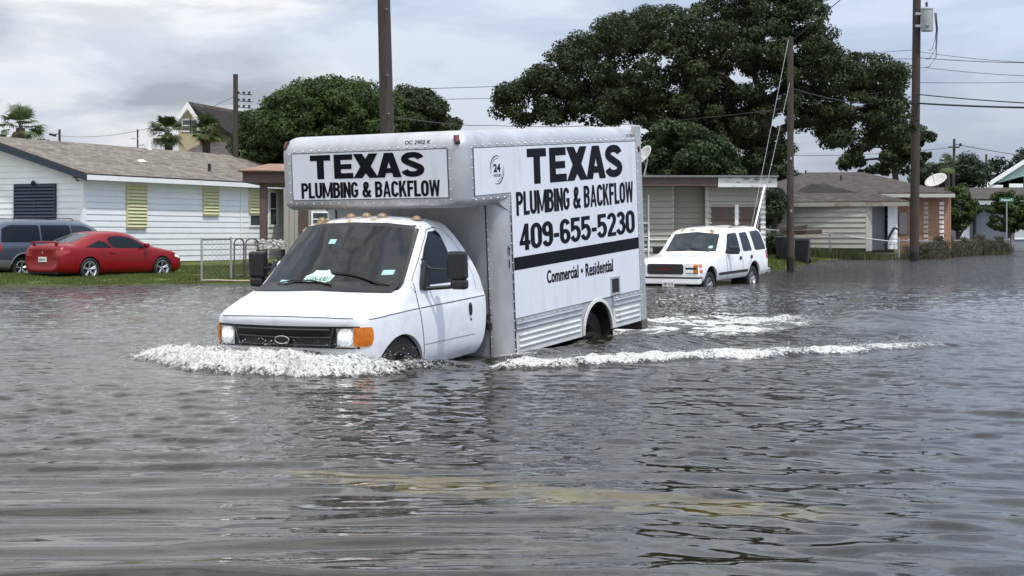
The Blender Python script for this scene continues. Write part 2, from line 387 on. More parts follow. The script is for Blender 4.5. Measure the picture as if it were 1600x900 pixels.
# dark brown swell right of the truck
sw = np.exp(-(((X - 5.5)) ** 2 / 1.6 + ((Y - 24.0) ** 2) / .6)); Z += sw * .20; Foam *= 1 - .8 * sw
Z += -0.004
CRACK = [wx, wy]
m_water = bpy.data.materials.new('flood_water'); m_water.use_nodes = True
t = m_water.node_tree; n = t.nodes; l = t.links; n.remove(n['Principled BSDF'])
out = n['Material Output']
geo = n.new('ShaderNodeNewGeometry')
def mnode(op, a_, b_=None, clamp=False):
    q = n.new('ShaderNodeMath'); q.operation = op; q.use_clamp = clamp
    for i, v in enumerate((a_, b_)):
        if v is None: continue
        if isinstance(v, (int, float)): q.inputs[i].default_value = v
        else: l.new(v, q.inputs[i])
    return q.outputs[0]
def pn(scale, detail, rough, sc3=(1, 1, 1), rot=0.0):
    mp = n.new('ShaderNodeMapping'); mp.inputs['Scale'].default_value = sc3; mp.inputs['Rotation'].default_value = (0, 0, rot)
    l.new(geo.outputs['Position'], mp.inputs[0])
    q = n.new('ShaderNodeTexNoise'); q.inputs['Scale'].default_value = scale; q.inputs['Detail'].default_value = detail; q.inputs['Roughness'].default_value = rough
    l.new(mp.outputs[0], q.inputs['Vector']); return q.outputs['Fac']
spz = n.new('ShaderNodeSeparateXYZ'); l.new(geo.outputs['Position'], spz.inputs[0])
far = n.new('ShaderNodeMapRange'); far.inputs['From Min'].default_value = 10; far.inputs['From Max'].default_value = 30; l.new(spz.outputs['Y'], far.inputs['Value'])
farx = n.new('ShaderNodeMapRange'); farx.inputs['From Min'].default_value = 24; farx.inputs['From Max'].default_value = 44; l.new(spz.outputs['Y'], farx.inputs['Value'])
rip = pn(9, 4, .6, (.8, 1, 1), .2); rip2 = pn(2.6, 3, .55, (.55, 1, 1), -.15)
hsum = mnode('ADD', mnode('MULTIPLY', rip, mnode('MULTIPLY_ADD' if False else 'ADD', mnode('MULTIPLY', far.outputs[0], .014), .0012)), mnode('MULTIPLY', rip2, mnode('MULTIPLY', farx.outputs[0], .26)))
bmp = n.new('ShaderNodeBump'); bmp.inputs['Strength'].default_value = 1.0; bmp.inputs['Distance'].default_value = 1.0
l.new(hsum, bmp.inputs['Height'])
fr = n.new('ShaderNodeFresnel'); fr.inputs['IOR'].default_value = 1.34; l.new(bmp.outputs[0], fr.inputs['Normal'])
gl = n.new('ShaderNodeBsdfGlossy'); gl.inputs['Roughness'].default_value = 0.03; gl.inputs['Color'].default_value = (1, 1, 1, 1); l.new(bmp.outputs[0], gl.inputs['Normal'])
df = n.new('ShaderNodeBsdfDiffuse'); df.inputs['Color'].default_value = (.020, .016, .010, 1)
tr = n.new('ShaderNodeBsdfTransparent'); tr.inputs['Color'].default_value = (.72, .68, .46, 1)
dep = n.new('ShaderNodeMapRange'); dep.inputs['From Min'].default_value = 10.5; dep.inputs['From Max'].default_value = 13; dep.inputs['To Min'].default_value = .50; dep.inputs['To Max'].default_value = .12; l.new(spz.outputs['Y'], dep.inputs['Value'])
m1 = n.new('ShaderNodeMixShader'); l.new(dep.outputs[0], m1.inputs[0]); l.new(df.outputs[0], m1.inputs[1]); l.new(tr.outputs[0], m1.inputs[2])
m2 = n.new('ShaderNodeMixShader'); l.new(fr.outputs[0], m2.inputs[0]); l.new(m1.outputs[0], m2.inputs[1]); l.new(gl.outputs[0], m2.inputs[2])
at = n.new('ShaderNodeAttribute'); at.attribute_name = 'foam'
fn1 = pn(22, 6, .70, (1, 1, 1)); fn2 = pn(62, 4, .6)
fs_ = mnode('ADD', mnode('MULTIPLY', fn1, .75), mnode('MULTIPLY', fn2, .25))
thr = mnode('MULTIPLY', mnode('SUBTRACT', mnode('ADD', mnode('MULTIPLY', at.outputs['Fac'], .40), fs_), .73), 6.5, True)
fd = n.new('ShaderNodeBsdfDiffuse'); fcol = ramp(fn2, [(.34, (.36, .36, .34)), (.58, (.74, .74, .71))], n, l); l.new(fcol, fd.inputs['Color'])
fb = n.new('ShaderNodeBump'); fb.inputs['Strength'].default_value = .8; fb.inputs['Distance'].default_value = .02; l.new(fs_, fb.inputs['Height']); l.new(fb.outputs[0], fd.inputs['Normal'])
ft = n.new('ShaderNodeBsdfTranslucent'); ft.inputs['Color'].default_value = (.7, .7, .66, 1)
fm = n.new('ShaderNodeMixShader'); fm.inputs[0].default_value = .2; l.new(fd.outputs[0], fm.inputs[1]); l.new(ft.outputs[0], fm.inputs[2])
m3 = n.new('ShaderNodeMixShader'); l.new(thr, m3.inputs[0]); l.new(m2.outputs[0], m3.inputs[1]); l.new(fm.outputs[0], m3.inputs[2])
l.new(m3.outputs[0], out.inputs['Surface'])
co = np.stack([X, Y, Z], -1).reshape(-1, 3); nv = len(co); fo = Foam.reshape(-1)
# flat outer rim sheets joined to the same mesh
x0, x1, y0, y1 = wx[0], wx[-1], wy[0], wy[-1]
rim = []; rq = []
def sheet(xa, xb, ya, yb, nx_, ny_):
    global rim, rq
    u_ = np.linspace(xa, xb, nx_); v_ = np.linspace(ya, yb, ny_); A_, B_ = np.meshgrid(u_, v_); k = nv + sum(len(r_) for r_ in rim)
    rim.append(np.stack([A_, B_, np.full_like(A_, -.004)], -1).reshape(-1, 3)); rq.append(grid_quads(ny_, nx_) + k)
sheet(-900, x0, -50, 900, 6, 12); sheet(x1, 900, -50, 900, 6, 12); sheet(x0, x1, y1, 900, 6, 12); sheet(x0, x1, -50, y0, 6, 6)
co = np.concatenate([co] + rim); q = np.concatenate([grid_quads(len(wy), len(wx))] + rq); fo = np.concatenate([fo, np.zeros(len(co) - nv)])
w = np_mesh('water', co, q, m_water, smooth=True, attrs={'foam': fo}); tag(w, 'grey rippled flood water covering the street with white foam', 'water', kind='structure')
# spray and clotted foam thrown up along both breaking crests
ico = bmesh.new(); bmesh.ops.create_icosphere(ico, subdivisions=1, radius=1.0)
iv = np.array([v.co[:] for v in ico.verts]); it = np.array([[v.index for v in f.verts] for f in ico.faces]); ico.free()
def spray(name, mask, count, rmin, rmax, lift, seed, label):
    rg = np.random.default_rng(seed); wgt = (mask * np.gradient(wy)[:, None] * np.gradient(wx)[None, :]).reshape(-1); wgt = wgt / wgt.sum()
    idx = rg.choice(len(wgt), count, p=wgt); base = np.stack([X, Y, Z], -1).reshape(-1, 3)[idx]
    r_ = rmin + (rmax - rmin) * rg.random(count) ** 3
    z_ = rg.random(count) ** 3 * lift
    c = base + np.stack([rg.normal(0, .012, count), rg.normal(0, .012, count), z_], -1)
    r_ = np.where(z_ > .03, np.minimum(r_, .006 + rmin), r_)
    sc_ = np.stack([r_, r_, r_ * .8], -1) * rg.uniform(.6, 1.4, (count, 3))
    v = (iv[None] * sc_[:, None, :] * rg.uniform(.75, 1.25, (count, len(iv), 1)) + c[:, None, :]).reshape(-1, 3)
    f = (it[None] + (np.arange(count) * len(iv))[:, None, None]).reshape(-1, 3)
    o = np_mesh(name, v, f, m_foam, smooth=True, tri=True); tag(o, label, 'foam', kind='stuff')
m_foam = mat('foam', (.74, .74, .70), .6)
spray('foam', foam * (foam > .3), 2600, .0015, .005, .13, 5, 'white foam churning along the bow wave in front of the box truck')
spray('foam', f2 * (f2 > .3), 2200, .0015, .005, .07, 6, 'thin line of white foam trailing sideways from the box truck')
# ------------------------------------------------------------------ loft / projection helpers for vehicles
def chaikin(P, ax):
    P = np.moveaxis(P, ax, 0); a, b = P[:-1], P[1:]
    Q = np.empty((2 * len(a) + 2,) + P.shape[1:]); Q[0] = P[0]; Q[-1] = P[-1]
    Q[1:-1:2] = .75 * a + .25 * b; Q[2:-1:2] = .25 * a + .75 * b
    return np.moveaxis(Q, 0, ax)
def loft(name, net, m, parent, it=2, off=(0, 0, 0), cuts=()):
    "net [stations][ring] of (x,y,z) for the +y half, ring from bottom centre to top centre; first and last station are capped"
    P = np.array(net, dtype=float)
    for _ in range(it): P = chaikin(P, 0); P = chaikin(P, 1)
    P[:, 0, 1] = 0; P[:, -1, 1] = 0
    S, K, _ = P.shape
    Q = np.concatenate([P, (P[:, -2:0:-1] * np.array([1, -1, 1]))], 1)      # closed ring
    K2 = Q.shape[1]; vs = (Q.reshape(-1, 3) + np.array(off)).tolist()
    fs = [(i * K2 + j, i * K2 + (j + 1) % K2, (i + 1) * K2 + (j + 1) % K2, (i + 1) * K2 + j) for i in range(S - 1) for j in range(K2)]
    c0 = len(vs); vs.append((Q[0].mean(0) + np.array(off)).tolist()); vs.append((Q[-1].mean(0) + np.array(off)).tolist())
    fs += [(j, c0, (j + 1) % K2) for j in range(K2)] + [((S - 1) * K2 + (j + 1) % K2, c0 + 1, (S - 1) * K2 + j) for j in range(K2)]
    me = bpy.data.meshes.new(name); me.from_pydata(vs, [], fs)
    bm = bmesh.new(); bm.from_mesh(me); bmesh.ops.remove_doubles(bm, verts=bm.verts, dist=.0008); bmesh.ops.recalc_face_normals(bm, faces=bm.faces); bm.to_mesh(me)
    o = mesh_obj(name, me, m, parent); bm.free()
    return cut(o, cuts) if cuts else o
def cut(o, cuts, smooth=True):
    "boolean-subtract closed meshes given as MB builders"
    for c in cuts:
        k = c.build('cutter', None, o.parent)
        md = o.modifiers.new('b', 'BOOLEAN'); md.operation = 'DIFFERENCE'; md.solver = 'EXACT'; md.object = k
        dg = bpy.context.evaluated_depsgraph_get(); dg.update()
        me = bpy.data.meshes.new_from_object(o.evaluated_get(dg)); o.modifiers.clear(); old = o.data; o.data = me; bpy.data.meshes.remove(old)
        km = k.data; bpy.data.objects.remove(k); bpy.data.meshes.remove(km)
    if smooth: smooth_me(o.data, 32)
    return o
def bvh_of(o):
    bm = bmesh.new(); bm.from_mesh(o.data); b = BVHTree.FromBMesh(bm); bm.free(); return b
class Proj:
    def __init__(s, o): s.b = bvh_of(o)
    def pt(s, a, z, ax, off):
        if ax == 'Y': o_, d = Vector((a, 5, z)), Vector((0, -1, 0))
        elif ax == '-Y': o_, d = Vector((a, -5, z)), Vector((0, 1, 0))
        elif ax == 'X': o_, d = Vector((9, a, z)), Vector((-1, 0, 0))
        elif ax == '-X': o_, d = Vector((-9, a, z)), Vector((1, 0, 0))
        elif ax == 'Z': o_, d = Vector((a, z, 9)), Vector((0, 0, -1))
        h = s.b.ray_cast(o_, d)
        if h[0] is None: return None
        nrm = h[1]
        if nrm.dot(d) > 0: nrm = -nrm
        return h[0] + (nrm * .5 - d * .5).normalized() * off
    def panel(s, mb, poly, ax, off, rings=5, grow=0.0, step=.06, skirt=.012, sm=0):
        poly = [Vector(p).to_2d() for p in poly]
        if sm:
            for _ in range(sm):
                q = []
                for i in range(len(poly)):
                    a, b = poly[i], poly[(i + 1) % len(poly)]; L_ = (b - a).length; t_ = min(.25, .035 / max(L_, 1e-5))
                    q += [a.lerp(b, t_), a.lerp(b, 1 - t_)]
                poly = q
        c = sum(poly, Vector((0, 0))) / len(poly)
        if grow: poly = [p + (p - c).normalized() * grow for p in poly]
        pts = []
        for i in range(len(poly)):
            a, b = poly[i], poly[(i + 1) % len(poly)]; k = max(1, int((b - a).length / step))
            pts += [a.lerp(b, j / k) for j in range(k)]
        vs = []; n_ = len(pts)
        cc = s.pt(c.x, c.y, ax, off)
        for r_ in range(rings):
            f_ = 1 - r_ / rings
            for p in pts:
                q = c.lerp(p, f_); h = s.pt(q.x, q.y, ax, off)
                vs.append(h if h is not None else (vs[-1] if vs else cc))
        inner = []
        for p in pts:
            h = s.pt(p.x, p.y, ax, off - skirt); inner.append(h if h is not None else vs[len(inner)])
        fs = []
        for r_ in range(rings - 1):
            for j in range(n_): fs.append((r_ * n_ + j, r_ * n_ + (j + 1) % n_, (r_ + 1) * n_ + (j + 1) % n_, (r_ + 1) * n_ + j))
        ci = rings * n_; vs.append(cc)
        for j in range(n_): fs.append(((rings - 1) * n_ + j, (rings - 1) * n_ + (j + 1) % n_, ci))
        b0 = len(vs); vs += inner
        for j in range(n_): fs.append((j, b0 + j, b0 + (j + 1) % n_, (j + 1) % n_))
        mb.add(vs, fs)
    def strip(s, mb, line, ax, off, w, step=.05):
        line = [Vector(p).to_2d() for p in line]; pts = []
        for a, b in zip(line[:-1], line[1:]):
            k = max(1, int((b - a).length / step)); pts += [a.lerp(b, j / k) for j in range(k)]
        pts.append(line[-1]); vs = []
        for i, p in enumerate(pts):
            d = (pts[min(i + 1, len(pts) - 1)] - pts[max(0, i - 1)]).normalized(); n_ = Vector((-d.y, d.x)) * w / 2
            for q in (p - n_, p + n_):
                h = s.pt(q.x, q.y, ax, off); vs.append(h if h is not None else (vs[-2] if len(vs) > 1 else Vector((0, 0, 0))))
        mb.add(vs, [(2 * i, 2 * i + 1, 2 * i + 3, 2 * i + 2) for i in range(len(pts) - 1)])
def arc_pts(cx_, cz_, r_, a0, a1, k=16):
    return [(cx_ + r_ * math.cos(R(a0 + (a1 - a0) * i / (k - 1))), cz_ + r_ * math.sin(R(a0 + (a1 - a0) * i / (k - 1)))) for i in range(k)]
def cyl_cut(x, z, r_, y0, y1, off=(0, 0, 0)):
    mb = MB(off); k = 40; a = [(x + r_ * math.cos(6.2832 * i / k), y0, z + r_ * math.sin(6.2832 * i / k)) for i in range(k)]
    mb.prism(a, (0, y1 - y0, 0)); return mb
m_black = mat('black_plastic', (.012, .012, .013), .45, bump=.15, bscale=120)
m_dark = mat('dark_shadow_metal', (.008, .008, .008), .8)
m_tyre = mat('tyre_rubber', (.014, .014, .014), .75, var=.3, vscale=12)
m_screen = bpy.data.materials.new('windscreen_glass'); m_screen.use_nodes = True
_t = m_screen.node_tree; _n = _t.nodes; _l = _t.links; _n.remove(_n['Principled BSDF'])
_tr = _n.new('ShaderNodeBsdfTransparent'); _tr.inputs[0].default_value = (.22, .28, .28, 1); _gl = _n.new('ShaderNodeBsdfGlossy'); _gl.inputs['Roughness'].default_value = .02
_c = _n.new('ShaderNodeTexCoord'); _ns = _n.new('ShaderNodeTexNoise'); _ns.inputs['Scale'].default_value = 1.8; _l.new(_c.outputs['Object'], _ns.inputs[0]); _b = _n.new('ShaderNodeBump'); _b.inputs['Strength'].default_value = .12; _b.inputs['Distance'].default_value = .12; _l.new(_ns.outputs['Fac'], _b.inputs['Height']); _l.new(_b.outputs[0], _gl.inputs['Normal'])
_fr = _n.new('ShaderNodeFresnel'); _fr.inputs[0].default_value = 1.55; _mx = _n.new('ShaderNodeMixShader'); _l.new(_fr.outputs[0], _mx.inputs[0]); _l.new(_tr.outputs[0], _mx.inputs[1]); _l.new(_gl.outputs[0], _mx.inputs[2]); _l.new(_mx.outputs[0], _n['Material Output'].inputs['Surface'])
m_glass = mat('tinted_glass', (.004, .007, .011), .06, spec=.22)
m_glass2 = mat('clear_dark_glass', (.012, .019, .022), .03, spec=.36)
m_chrome = mat('bright_metal', (.75, .75, .76), .16, metal=1.0)
m_rim = mat('alloy', (.62, .62, .63), .25, metal=.9, var=.1)
m_lens = mat('lamp_lens', (.75, .78, .80), .06, spec=1.0, var=.3, vscale=30)
m_lit = mat('lit_headlight', (.9, .9, .9), .2); _p = m_lit.node_tree.nodes['Principled BSDF']; _p.inputs['Emission Color'].default_value = (1, .97, .92, 1); _p.inputs['Emission Strength'].default_value = 4.5
m_amber = mat('amber_lens', (.50, .13, .006), .10, spec=.7, var=.35, vscale=14)
m_redlens = mat('red_lens', (.30, .01, .012), .1, spec=.9)
m_seam_crease = mat('seam_and_crease_shade', (.03, .03, .03), .8)  # dark joints and trims, also shade painted along the cab creases
m_sticker = mat('window_sticker', (.30, .52, .58), .5)
m_plate = mat('number_plate', (.75, .76, .74), .45)
m_ink = mat('black_ink', (.006, .006, .007), .5)
def wheel(parent, x, y, z, r_, w, face, rimr, spokes=5, rim_m=None, name='wheel', steel=False):
    wr = bpy.data.objects.new(name, None); col.objects.link(wr); wr.parent = parent; wr.location = (x, y, z)
    mb = MB(); h = w / 2
    mb.lathe([(rimr, -h * .8), (r_ * .9, -h), (r_ * .97, -h * .8), (r_, -h * .55), (r_, h * .55), (r_ * .97, h * .8), (r_ * .9, h), (rimr, h * .8), (rimr * .97, h * .3), (rimr * .97, -h * .3), (rimr, -h * .8)], (0, 0, 0), 'Y', 36)
    for k in range(44):
        t_ = 6.283 * k / 44
        mb.box((r_ * math.cos(t_) * 1.004, 0, r_ * math.sin(t_) * 1.004), (.012, w * .8, .02), Matrix.Rotation(-t_, 3, 'Y'))
    mb.build('tyre', m_tyre, wr, smooth=True)
    mb = MB(); s = 1 if face > 0 else -1
    if steel:
        mb.lathe([(.001, s * h * .1), (rimr * .35, s * h * .15), (rimr * .5, -s * h * .2), (rimr * .85, -s * h * .3), (rimr * .93, s * h * .65), (rimr, s * h * .82), (rimr * 1.04, s * h * .8)], (0, 0, 0), 'Y', 28)
    else:
        mb.lathe([(rimr * .80, -s * h * .2), (rimr * .9, s * h * .6), (rimr * .99, s * h * .84), (rimr * 1.03, s * h * .8)], (0, 0, 0), 'Y', 28)
        mb.lathe([(.001, s * h * .55), (rimr * .2, s * h * .55), (rimr * .24, s * h * .3), (rimr * .24, -s * h * .2)], (0, 0, 0), 'Y', 20)
        for k in range(spokes):
            t_ = 6.283 * k / spokes + .3
            for dt in (-.13, .13):
                a = Vector((math.cos(t_ + dt * 1.6) * rimr * .18, s * h * .38, math.sin(t_ + dt * 1.6) * rimr * .18)); b = Vector((math.cos(t_ + dt) * rimr * .93, s * h * .62, math.sin(t_ + dt) * rimr * .93))
                mb.tube([a, b], rimr * .075, 6)
    mb.build('rim', rim_m or m_rim, wr, smooth=True)
    if not steel:
        mb = MB(); mb.lathe([(.001, 0), (rimr * .85, 0)], (0, -s * h * .1, 0), 'Y', 24); mb.build('brake', m_dark, wr)
    return wr
# ------------------------------------------------------------------ the box truck
ZT = 1.93; TO = (0, 0, ZT); W2 = 1.195; RC = .19
truck = thing('box_truck', 'white box truck with black lettering ploughing a bow wave through the flood', 'box truck')
Mw = Matrix(((EF.x, EL.x, EU.x), (EF.y, EL.y, EU.y), (EF.z, EL.z, EU.z))).to_4x4()
Mw.translation = TORG - EU * ZT
truck.matrix_world = Mw
m_alu = mat('weathered_aluminium', (.46, .465, .475), .45, metal=.55, var=.12, vscale=3, dark=(.33, .32, .30), dscale=3.5, damt=.55, stretch=(1, 1, .5))
m_panel = mat('white_sign_panel', (.635, .655, .69), .32, var=.035, vscale=1.6, dark=(.44, .44, .42), dscale=3.2, damt=.45, stretch=(1.6, 1.6, .35), bump=.25, bscale=1.1)
m_skirt = mat('dirty_white_skirt', (.56, .56, .54), .5, var=.1, dark=(.25, .23, .20), dscale=5, damt=.5)
m_letter = mat('black_vinyl', (.004, .004, .007), .6, spec=.12)
def footprint(x0, x1, ins, rnd=RC):
    "rectangle x0..x1 by +-W2, front corners rounded, inset all round"
    r_ = max(rnd - ins, .002); pts = [(x0 + ins * .3, -W2 + ins)]
    for s, a0, a1 in ((-1, -90, 0), (1, 0, 90)):
        cy = s * (W2 - rnd if rnd > ins else W2 - ins)
        cxx = x1 - (rnd if rnd > ins else ins)
        for k in range(9):
            a_ = R(a0 + (a1 - a0) * k / 8); pts.append((cxx + r_ * math.cos(a_), cy + r_ * math.sin(a_)))
    pts.append((x0 + ins * .3, W2 - ins)); return pts
def stack(mb, x0, x1, levels):
    vs = []; k = 0
    for ins, z in levels:
        fp = footprint(x0, x1, ins); k = len(fp); vs += [(x, y, z) for x, y in fp]
    fs = [tuple(range(k - 1, -1, -1)), tuple(range((len(levels) - 1) * k, len(levels) * k))]
    for i in range(len(levels) - 1):
        for j in range(k): fs.append((i * k + j, i * k + (j + 1) % k, (i + 1) * k + (j + 1) % k, (i + 1) * k + j))
    mb.add(vs, fs)
XB0, XB1, XA = -4.13, -.58, .19
mb = MB(TO); stack(mb, XB0, XB1, [(0.004, -1.66), (0.004, .15)]); lower = mb.build('cargo_box', m_alu, truck)
cut(lower, [cyl_cut(-2.76, -1.66, .375, .55, 1.4, TO), cyl_cut(-2.76, -1.66, .375, -1.4, -.55, TO)])
box = lower
mb = MB(TO)
top = [(RC * (1 - math.cos(R(a))), .60 + RC * math.sin(R(a))) for a in (0, 15, 30, 45, 60, 75, 90)]
stack(mb, XB0, XA, [(.075, .0), (.030, .018), (.008, .045), (0, .08), (0, .35)] + top)
mb.build('roof_shell', m_alu, box, smooth=True, angle=50)
mb = MB(TO)                                                # underside of the attic, with the gusset where it meets the body
mb.prism([(XB1 - .02, -1.1, .002), (XA - .1, -1.1, .002), (XA - .1, 1.1, .002), (XB1 - .02, 1.1, .002)], (0, 0, -.012))
for s in (-1, 1):
    mb.prism([(XB1 - .19, s * (W2 + .003), -.12), (XB1 - .19, s * (W2 + .003), .085), (XB1 + .06, s * (W2 - .03), .06), (XB1 - .02, s * (W2 - .03), -.02)], (0, -s * .06, 0))
mb.build('attic_gusset', m_alu, box, bevel=.01)
S1 = W2
mb = MB(TO)
for s in (-1, 1):
    y = s * (S1 + .002)
    mb.prism([(XB0 + .165, y, .598), (XB0 + .165, y, -1.262), (-.775, y, -1.262), (-.775, y, .108)][::-1] + [], (0, s * .005, 0)) if False else None
    poly = [(-.02, .598), (-3.965, .598), (-3.965, -1.262), (-.775, -1.262), (-.775, .108), (-.02, .108)]
    P3 = [(a, y, b) for a, b in poly]; K = len(P3)
    vs = P3 + [(a, y + s * .005, b) for a, b in poly]
    quads = [(0, 1, 2, 3), (0, 3, 4, 5)]
    a1 = [(-.775, y, .598), (-.775, y + s * .005, .598)]
    for (xa, xb, za, zb) in ((-3.965, -.775, -1.262, .598), (-.7748, -.02, .108, .598)):
        mb.box(((xa + xb) / 2, y + s * .003, (za + zb) / 2), (xb - xa, .006, zb - za))
side_sign = mb.build('side_panel', m_panel, truck)
mb = MB(TO); mb.box((XA + .003, .01, .354), (.006, 1.99, .50)); front_sign = mb.build('front_panel', m_panel, truck)
# black trims round the panels
mb = MB(TO)
for s in (-1, 1):
    y = s * (S1 + .004)
    for (xa, za, xb, zb) in ((-.02, .603, -3.97, .603), (-.015, .603, -.015, .10), (-.77, -1.267, -3.97, -1.267), (-3.972, .6, -3.972, -1.26)):
        mb.box(((xa + xb) / 2, y, (za + zb) / 2), (abs(xb - xa) + .007, .005, abs(zb - za) + .007))
mb.box((XA + .004, .01, .608), (.005, 2.0, .008)); mb.box((XA + .004, .01, .099), (.005, 2.0, .007))
for yy in (-.99, 1.01): mb.box((XA + .004, yy, .354), (.005, .007, .5))
for yy in (-.985, .985): mb.box((XB1 + .003, yy, -.83), (.006, .010, 1.64))
mb.box((-.765, S1 + .001, -.83), (.008, .006, 1.66))
mb.build('panel_trim', m_seam_crease, box)
# rivets
m_rivet = mat('rivet', (.75, .75, .75), .3, metal=.8)
mb = MB(TO)
for k in range(26): mb.dome((-.06 - k * .155, S1 + .0, .632), .012, (0, 1, .2))
for k in range(18): mb.dome((XA + .0, -.95 + k * .113, .632), .012, (1, 0, .2)); mb.dome((XA - .004, -.95 + k * .113, .062), .012, (1, 0, 0))
for k in range(5): mb.dome((-.05 - k * .15, S1 - .003, .062), .012, (0, 1, 0))
for k in range(6):
    for yy in (-1.03, 1.03): mb.dome((XA - .002, yy, .08 + k * .105), .010, (1, 0, 0))
    mb.dome((.015, S1 + .001, .08 + k * .105), .010, (0, 1, 0))
for k in range(17):
    mb.dome((-.755, S1, -1.6 + k * .105), .010, (0, 1, 0)); mb.dome((XB1, 1.0, -1.55 + k * .105), .010, (1, 0, 0))
    mb.dome((-4.0, S1 + .012, -1.6 + k * .13), .010, (0, 1, 0))
for k in range(24):
    xx = -.85 - k * .135
    if abs(xx + 2.76) > .44: mb.dome((xx, S1 + .014, -1.295), .010, (0, 1, 0)); mb.dome((xx, S1 + .004, -1.405), .010, (0, 1, 0))
tag(mb.build('rivet', m_rivet, box, smooth=True), kind='stuff')
# rear corner frame
mb = MB(TO)
for s in (-1, 1): mb.box((-4.055, s * (S1 - .02), -.43), (.165, .062, 2.46)); mb.box((-4.08, s * (S1 - .06), .65), (.14, .12, .20))
mb.box((-4.12, 0, .70), (.06, 2.1, .14)); mb.build('rear_frame', m_alu, box, bevel=.015)
mb = MB(TO); mb.box((-4.135, 0, -.45), (.02, 2.2, 2.2)); mb.build('roller_door', m_panel, box)
# lower rails and ribbed skirts
for s in (-1, 1):
    for xa, xb in ((-2.335, -.775), (-3.968, -3.185)):
        mb = MB(TO); sk = MB(TO)
        cxx, ln = (xa + xb) / 2, xb - xa
        mb.box((cxx, s * (S1 + .005), -1.335), (ln, .014, .132))
        for zc in (-1.325, -1.385): mb.tube([(xa, s * (S1 + .012), zc), (xb, s * (S1 + .012), zc)], .013, 8)
        sk.box((cxx, s * (S1 - .002), -1.53), (ln - .004, .016, .25))
        for k in range(3):
            zc = -1.458 - k * .062
            sk.tube([(xa + .05, s * (S1 + .006), zc), (xb - .05, s * (S1 + .006), zc)], .0165, 8)
        mb.build('lower_rail', m_alu, box, smooth=True); sk.build('skirt_panel', m_skirt, box, smooth=True)
for s in (-1, 1):
    mb = MB(TO)
    pi_ = arc_pts(-2.76, -1.66, .372, 2, 178, 24); po = arc_pts(-2.76, -1.66, .412, 2, 178, 24)
    vs = [(a, s * (S1 + .001), b) for a, b in pi_] + [(a, s * (S1 + .02), b) for a, b in pi_] + [(a, s * (S1 + .016), b) for a, b in po] + [(a, s * (S1 + .001), b) for a, b in po]; k = 24
    mb.add(vs, [(j + r_ * k, j + 1 + r_ * k, j + 1 + (r_ + 1) * k, j + (r_ + 1) * k) for r_ in range(3) for j in range(k - 1)])
    mb.build('arch_trim', m_skirt, box, smooth=True)
    mb = MB(TO); mb.lathe([(.372, s * .56), (.372, s * 1.18)], (-2.76, 0, -1.66), 'Y', 36); mb.box((-2.76, s * .57, -1.6), (.7, .01, .6))
    mb.build('wheel_well', m_dark, box)
# fuel hatch
mb = MB(TO); y = S1 + .010
for (cx_, cz_, sx, sz) in ((-3.25, -1.045, .26, .03), (-3.25, -1.245, .26, .03), (-3.135, -1.145, .03, .17), (-3.365, -1.145, .03, .17)): mb.box((cx_, y, cz_), (sx, .016, sz))
hf = mb.build('fuel_hatch', m_alu, truck, bevel=.004); mb = MB(TO); mb.box((-3.25, S1 + .008, -1.145), (.2, .004, .17)); mb.build('hatch_shade', m_dark, hf)  # flat dark plate stands in for the shade inside the hatch
# marker lamps on the box
m_marker = mat('dull_marker', (.16, .018, .008), .3)
for nm, c, ax in (('f', (XA - .03, 1.115, .70), (.6, .6, .35)), ('f', (XA - .05, -1.10, .70), (.9, -.4, .35)), ('r', (-4.05, S1 + .012, .50), (0, 1, 0))):
    mb = MB(TO); a_ = Vector(ax).normalized(); q = a_.to_track_quat('X', 'Z').to_matrix()
    mb.box(c, (.03, .042 if nm == 'f' else .04, .075 if nm == 'f' else .05), q); o = mb.build('marker_lamp', m_marker, truck, bevel=.01)
    mb = MB(TO); mb.box(Vector(c) - a_ * .008, (.03, .062 if nm == 'f' else .06, .10 if nm == 'f' else .07), q); mb.build('lamp_base', m_black, o, bevel=.01)
# lettering -------------------------------------------------------
def heavy(ch):
    "hand-cut heavy wide capitals as convex pieces in a unit box"
    if ch == 'T': return [[(0, .76), (1, .76), (1, 1), (0, 1)], [(.33, 0), (.67, 0), (.67, .76), (.33, .76)]]
    if ch == 'E': return [[(0, 0), (.36, 0), (.36, 1), (0, 1)], [(.36, 0), (1, 0), (1, .23), (.36, .23)], [(.36, .39), (.92, .39), (.92, .60), (.36, .60)], [(.36, .77), (.98, .77), (.98, 1), (.36, 1)]]
    if ch == 'X': return [[(0, 0), (.36, 0), (.72, .5), (.30, .5)], [(.64, 0), (1.0, 0), (.72, .5), (.30, .5)][0:0] or [(.64, 0), (1, 0), (.70, .5), (.28, .5)], [(.28, .5), (.70, .5), (.37, 1), (.01, 1)], [(.30, .5), (.72, .5), (.99, 1), (.64, 1)]]
    if ch == 'A': return [[(0, 0), (.33, 0), (.60, 1), (.32, 1)], [(.67, 0), (1, 0), (.68, 1), (.40, 1)], [(.22, .18), (.78, .18), (.74, .38), (.26, .38)]]
def s_poly():
    c = []
    for i in range(13): a_ = R(5 + 215 * i / 12); c.append((.5 + .33 * math.cos(a_), .725 + .165 * math.sin(a_)))
    for i in range(13): a_ = R(60 - 235 * i / 12); c.append((.5 + .345 * math.cos(a_), .285 + .175 * math.sin(a_)))
    return c
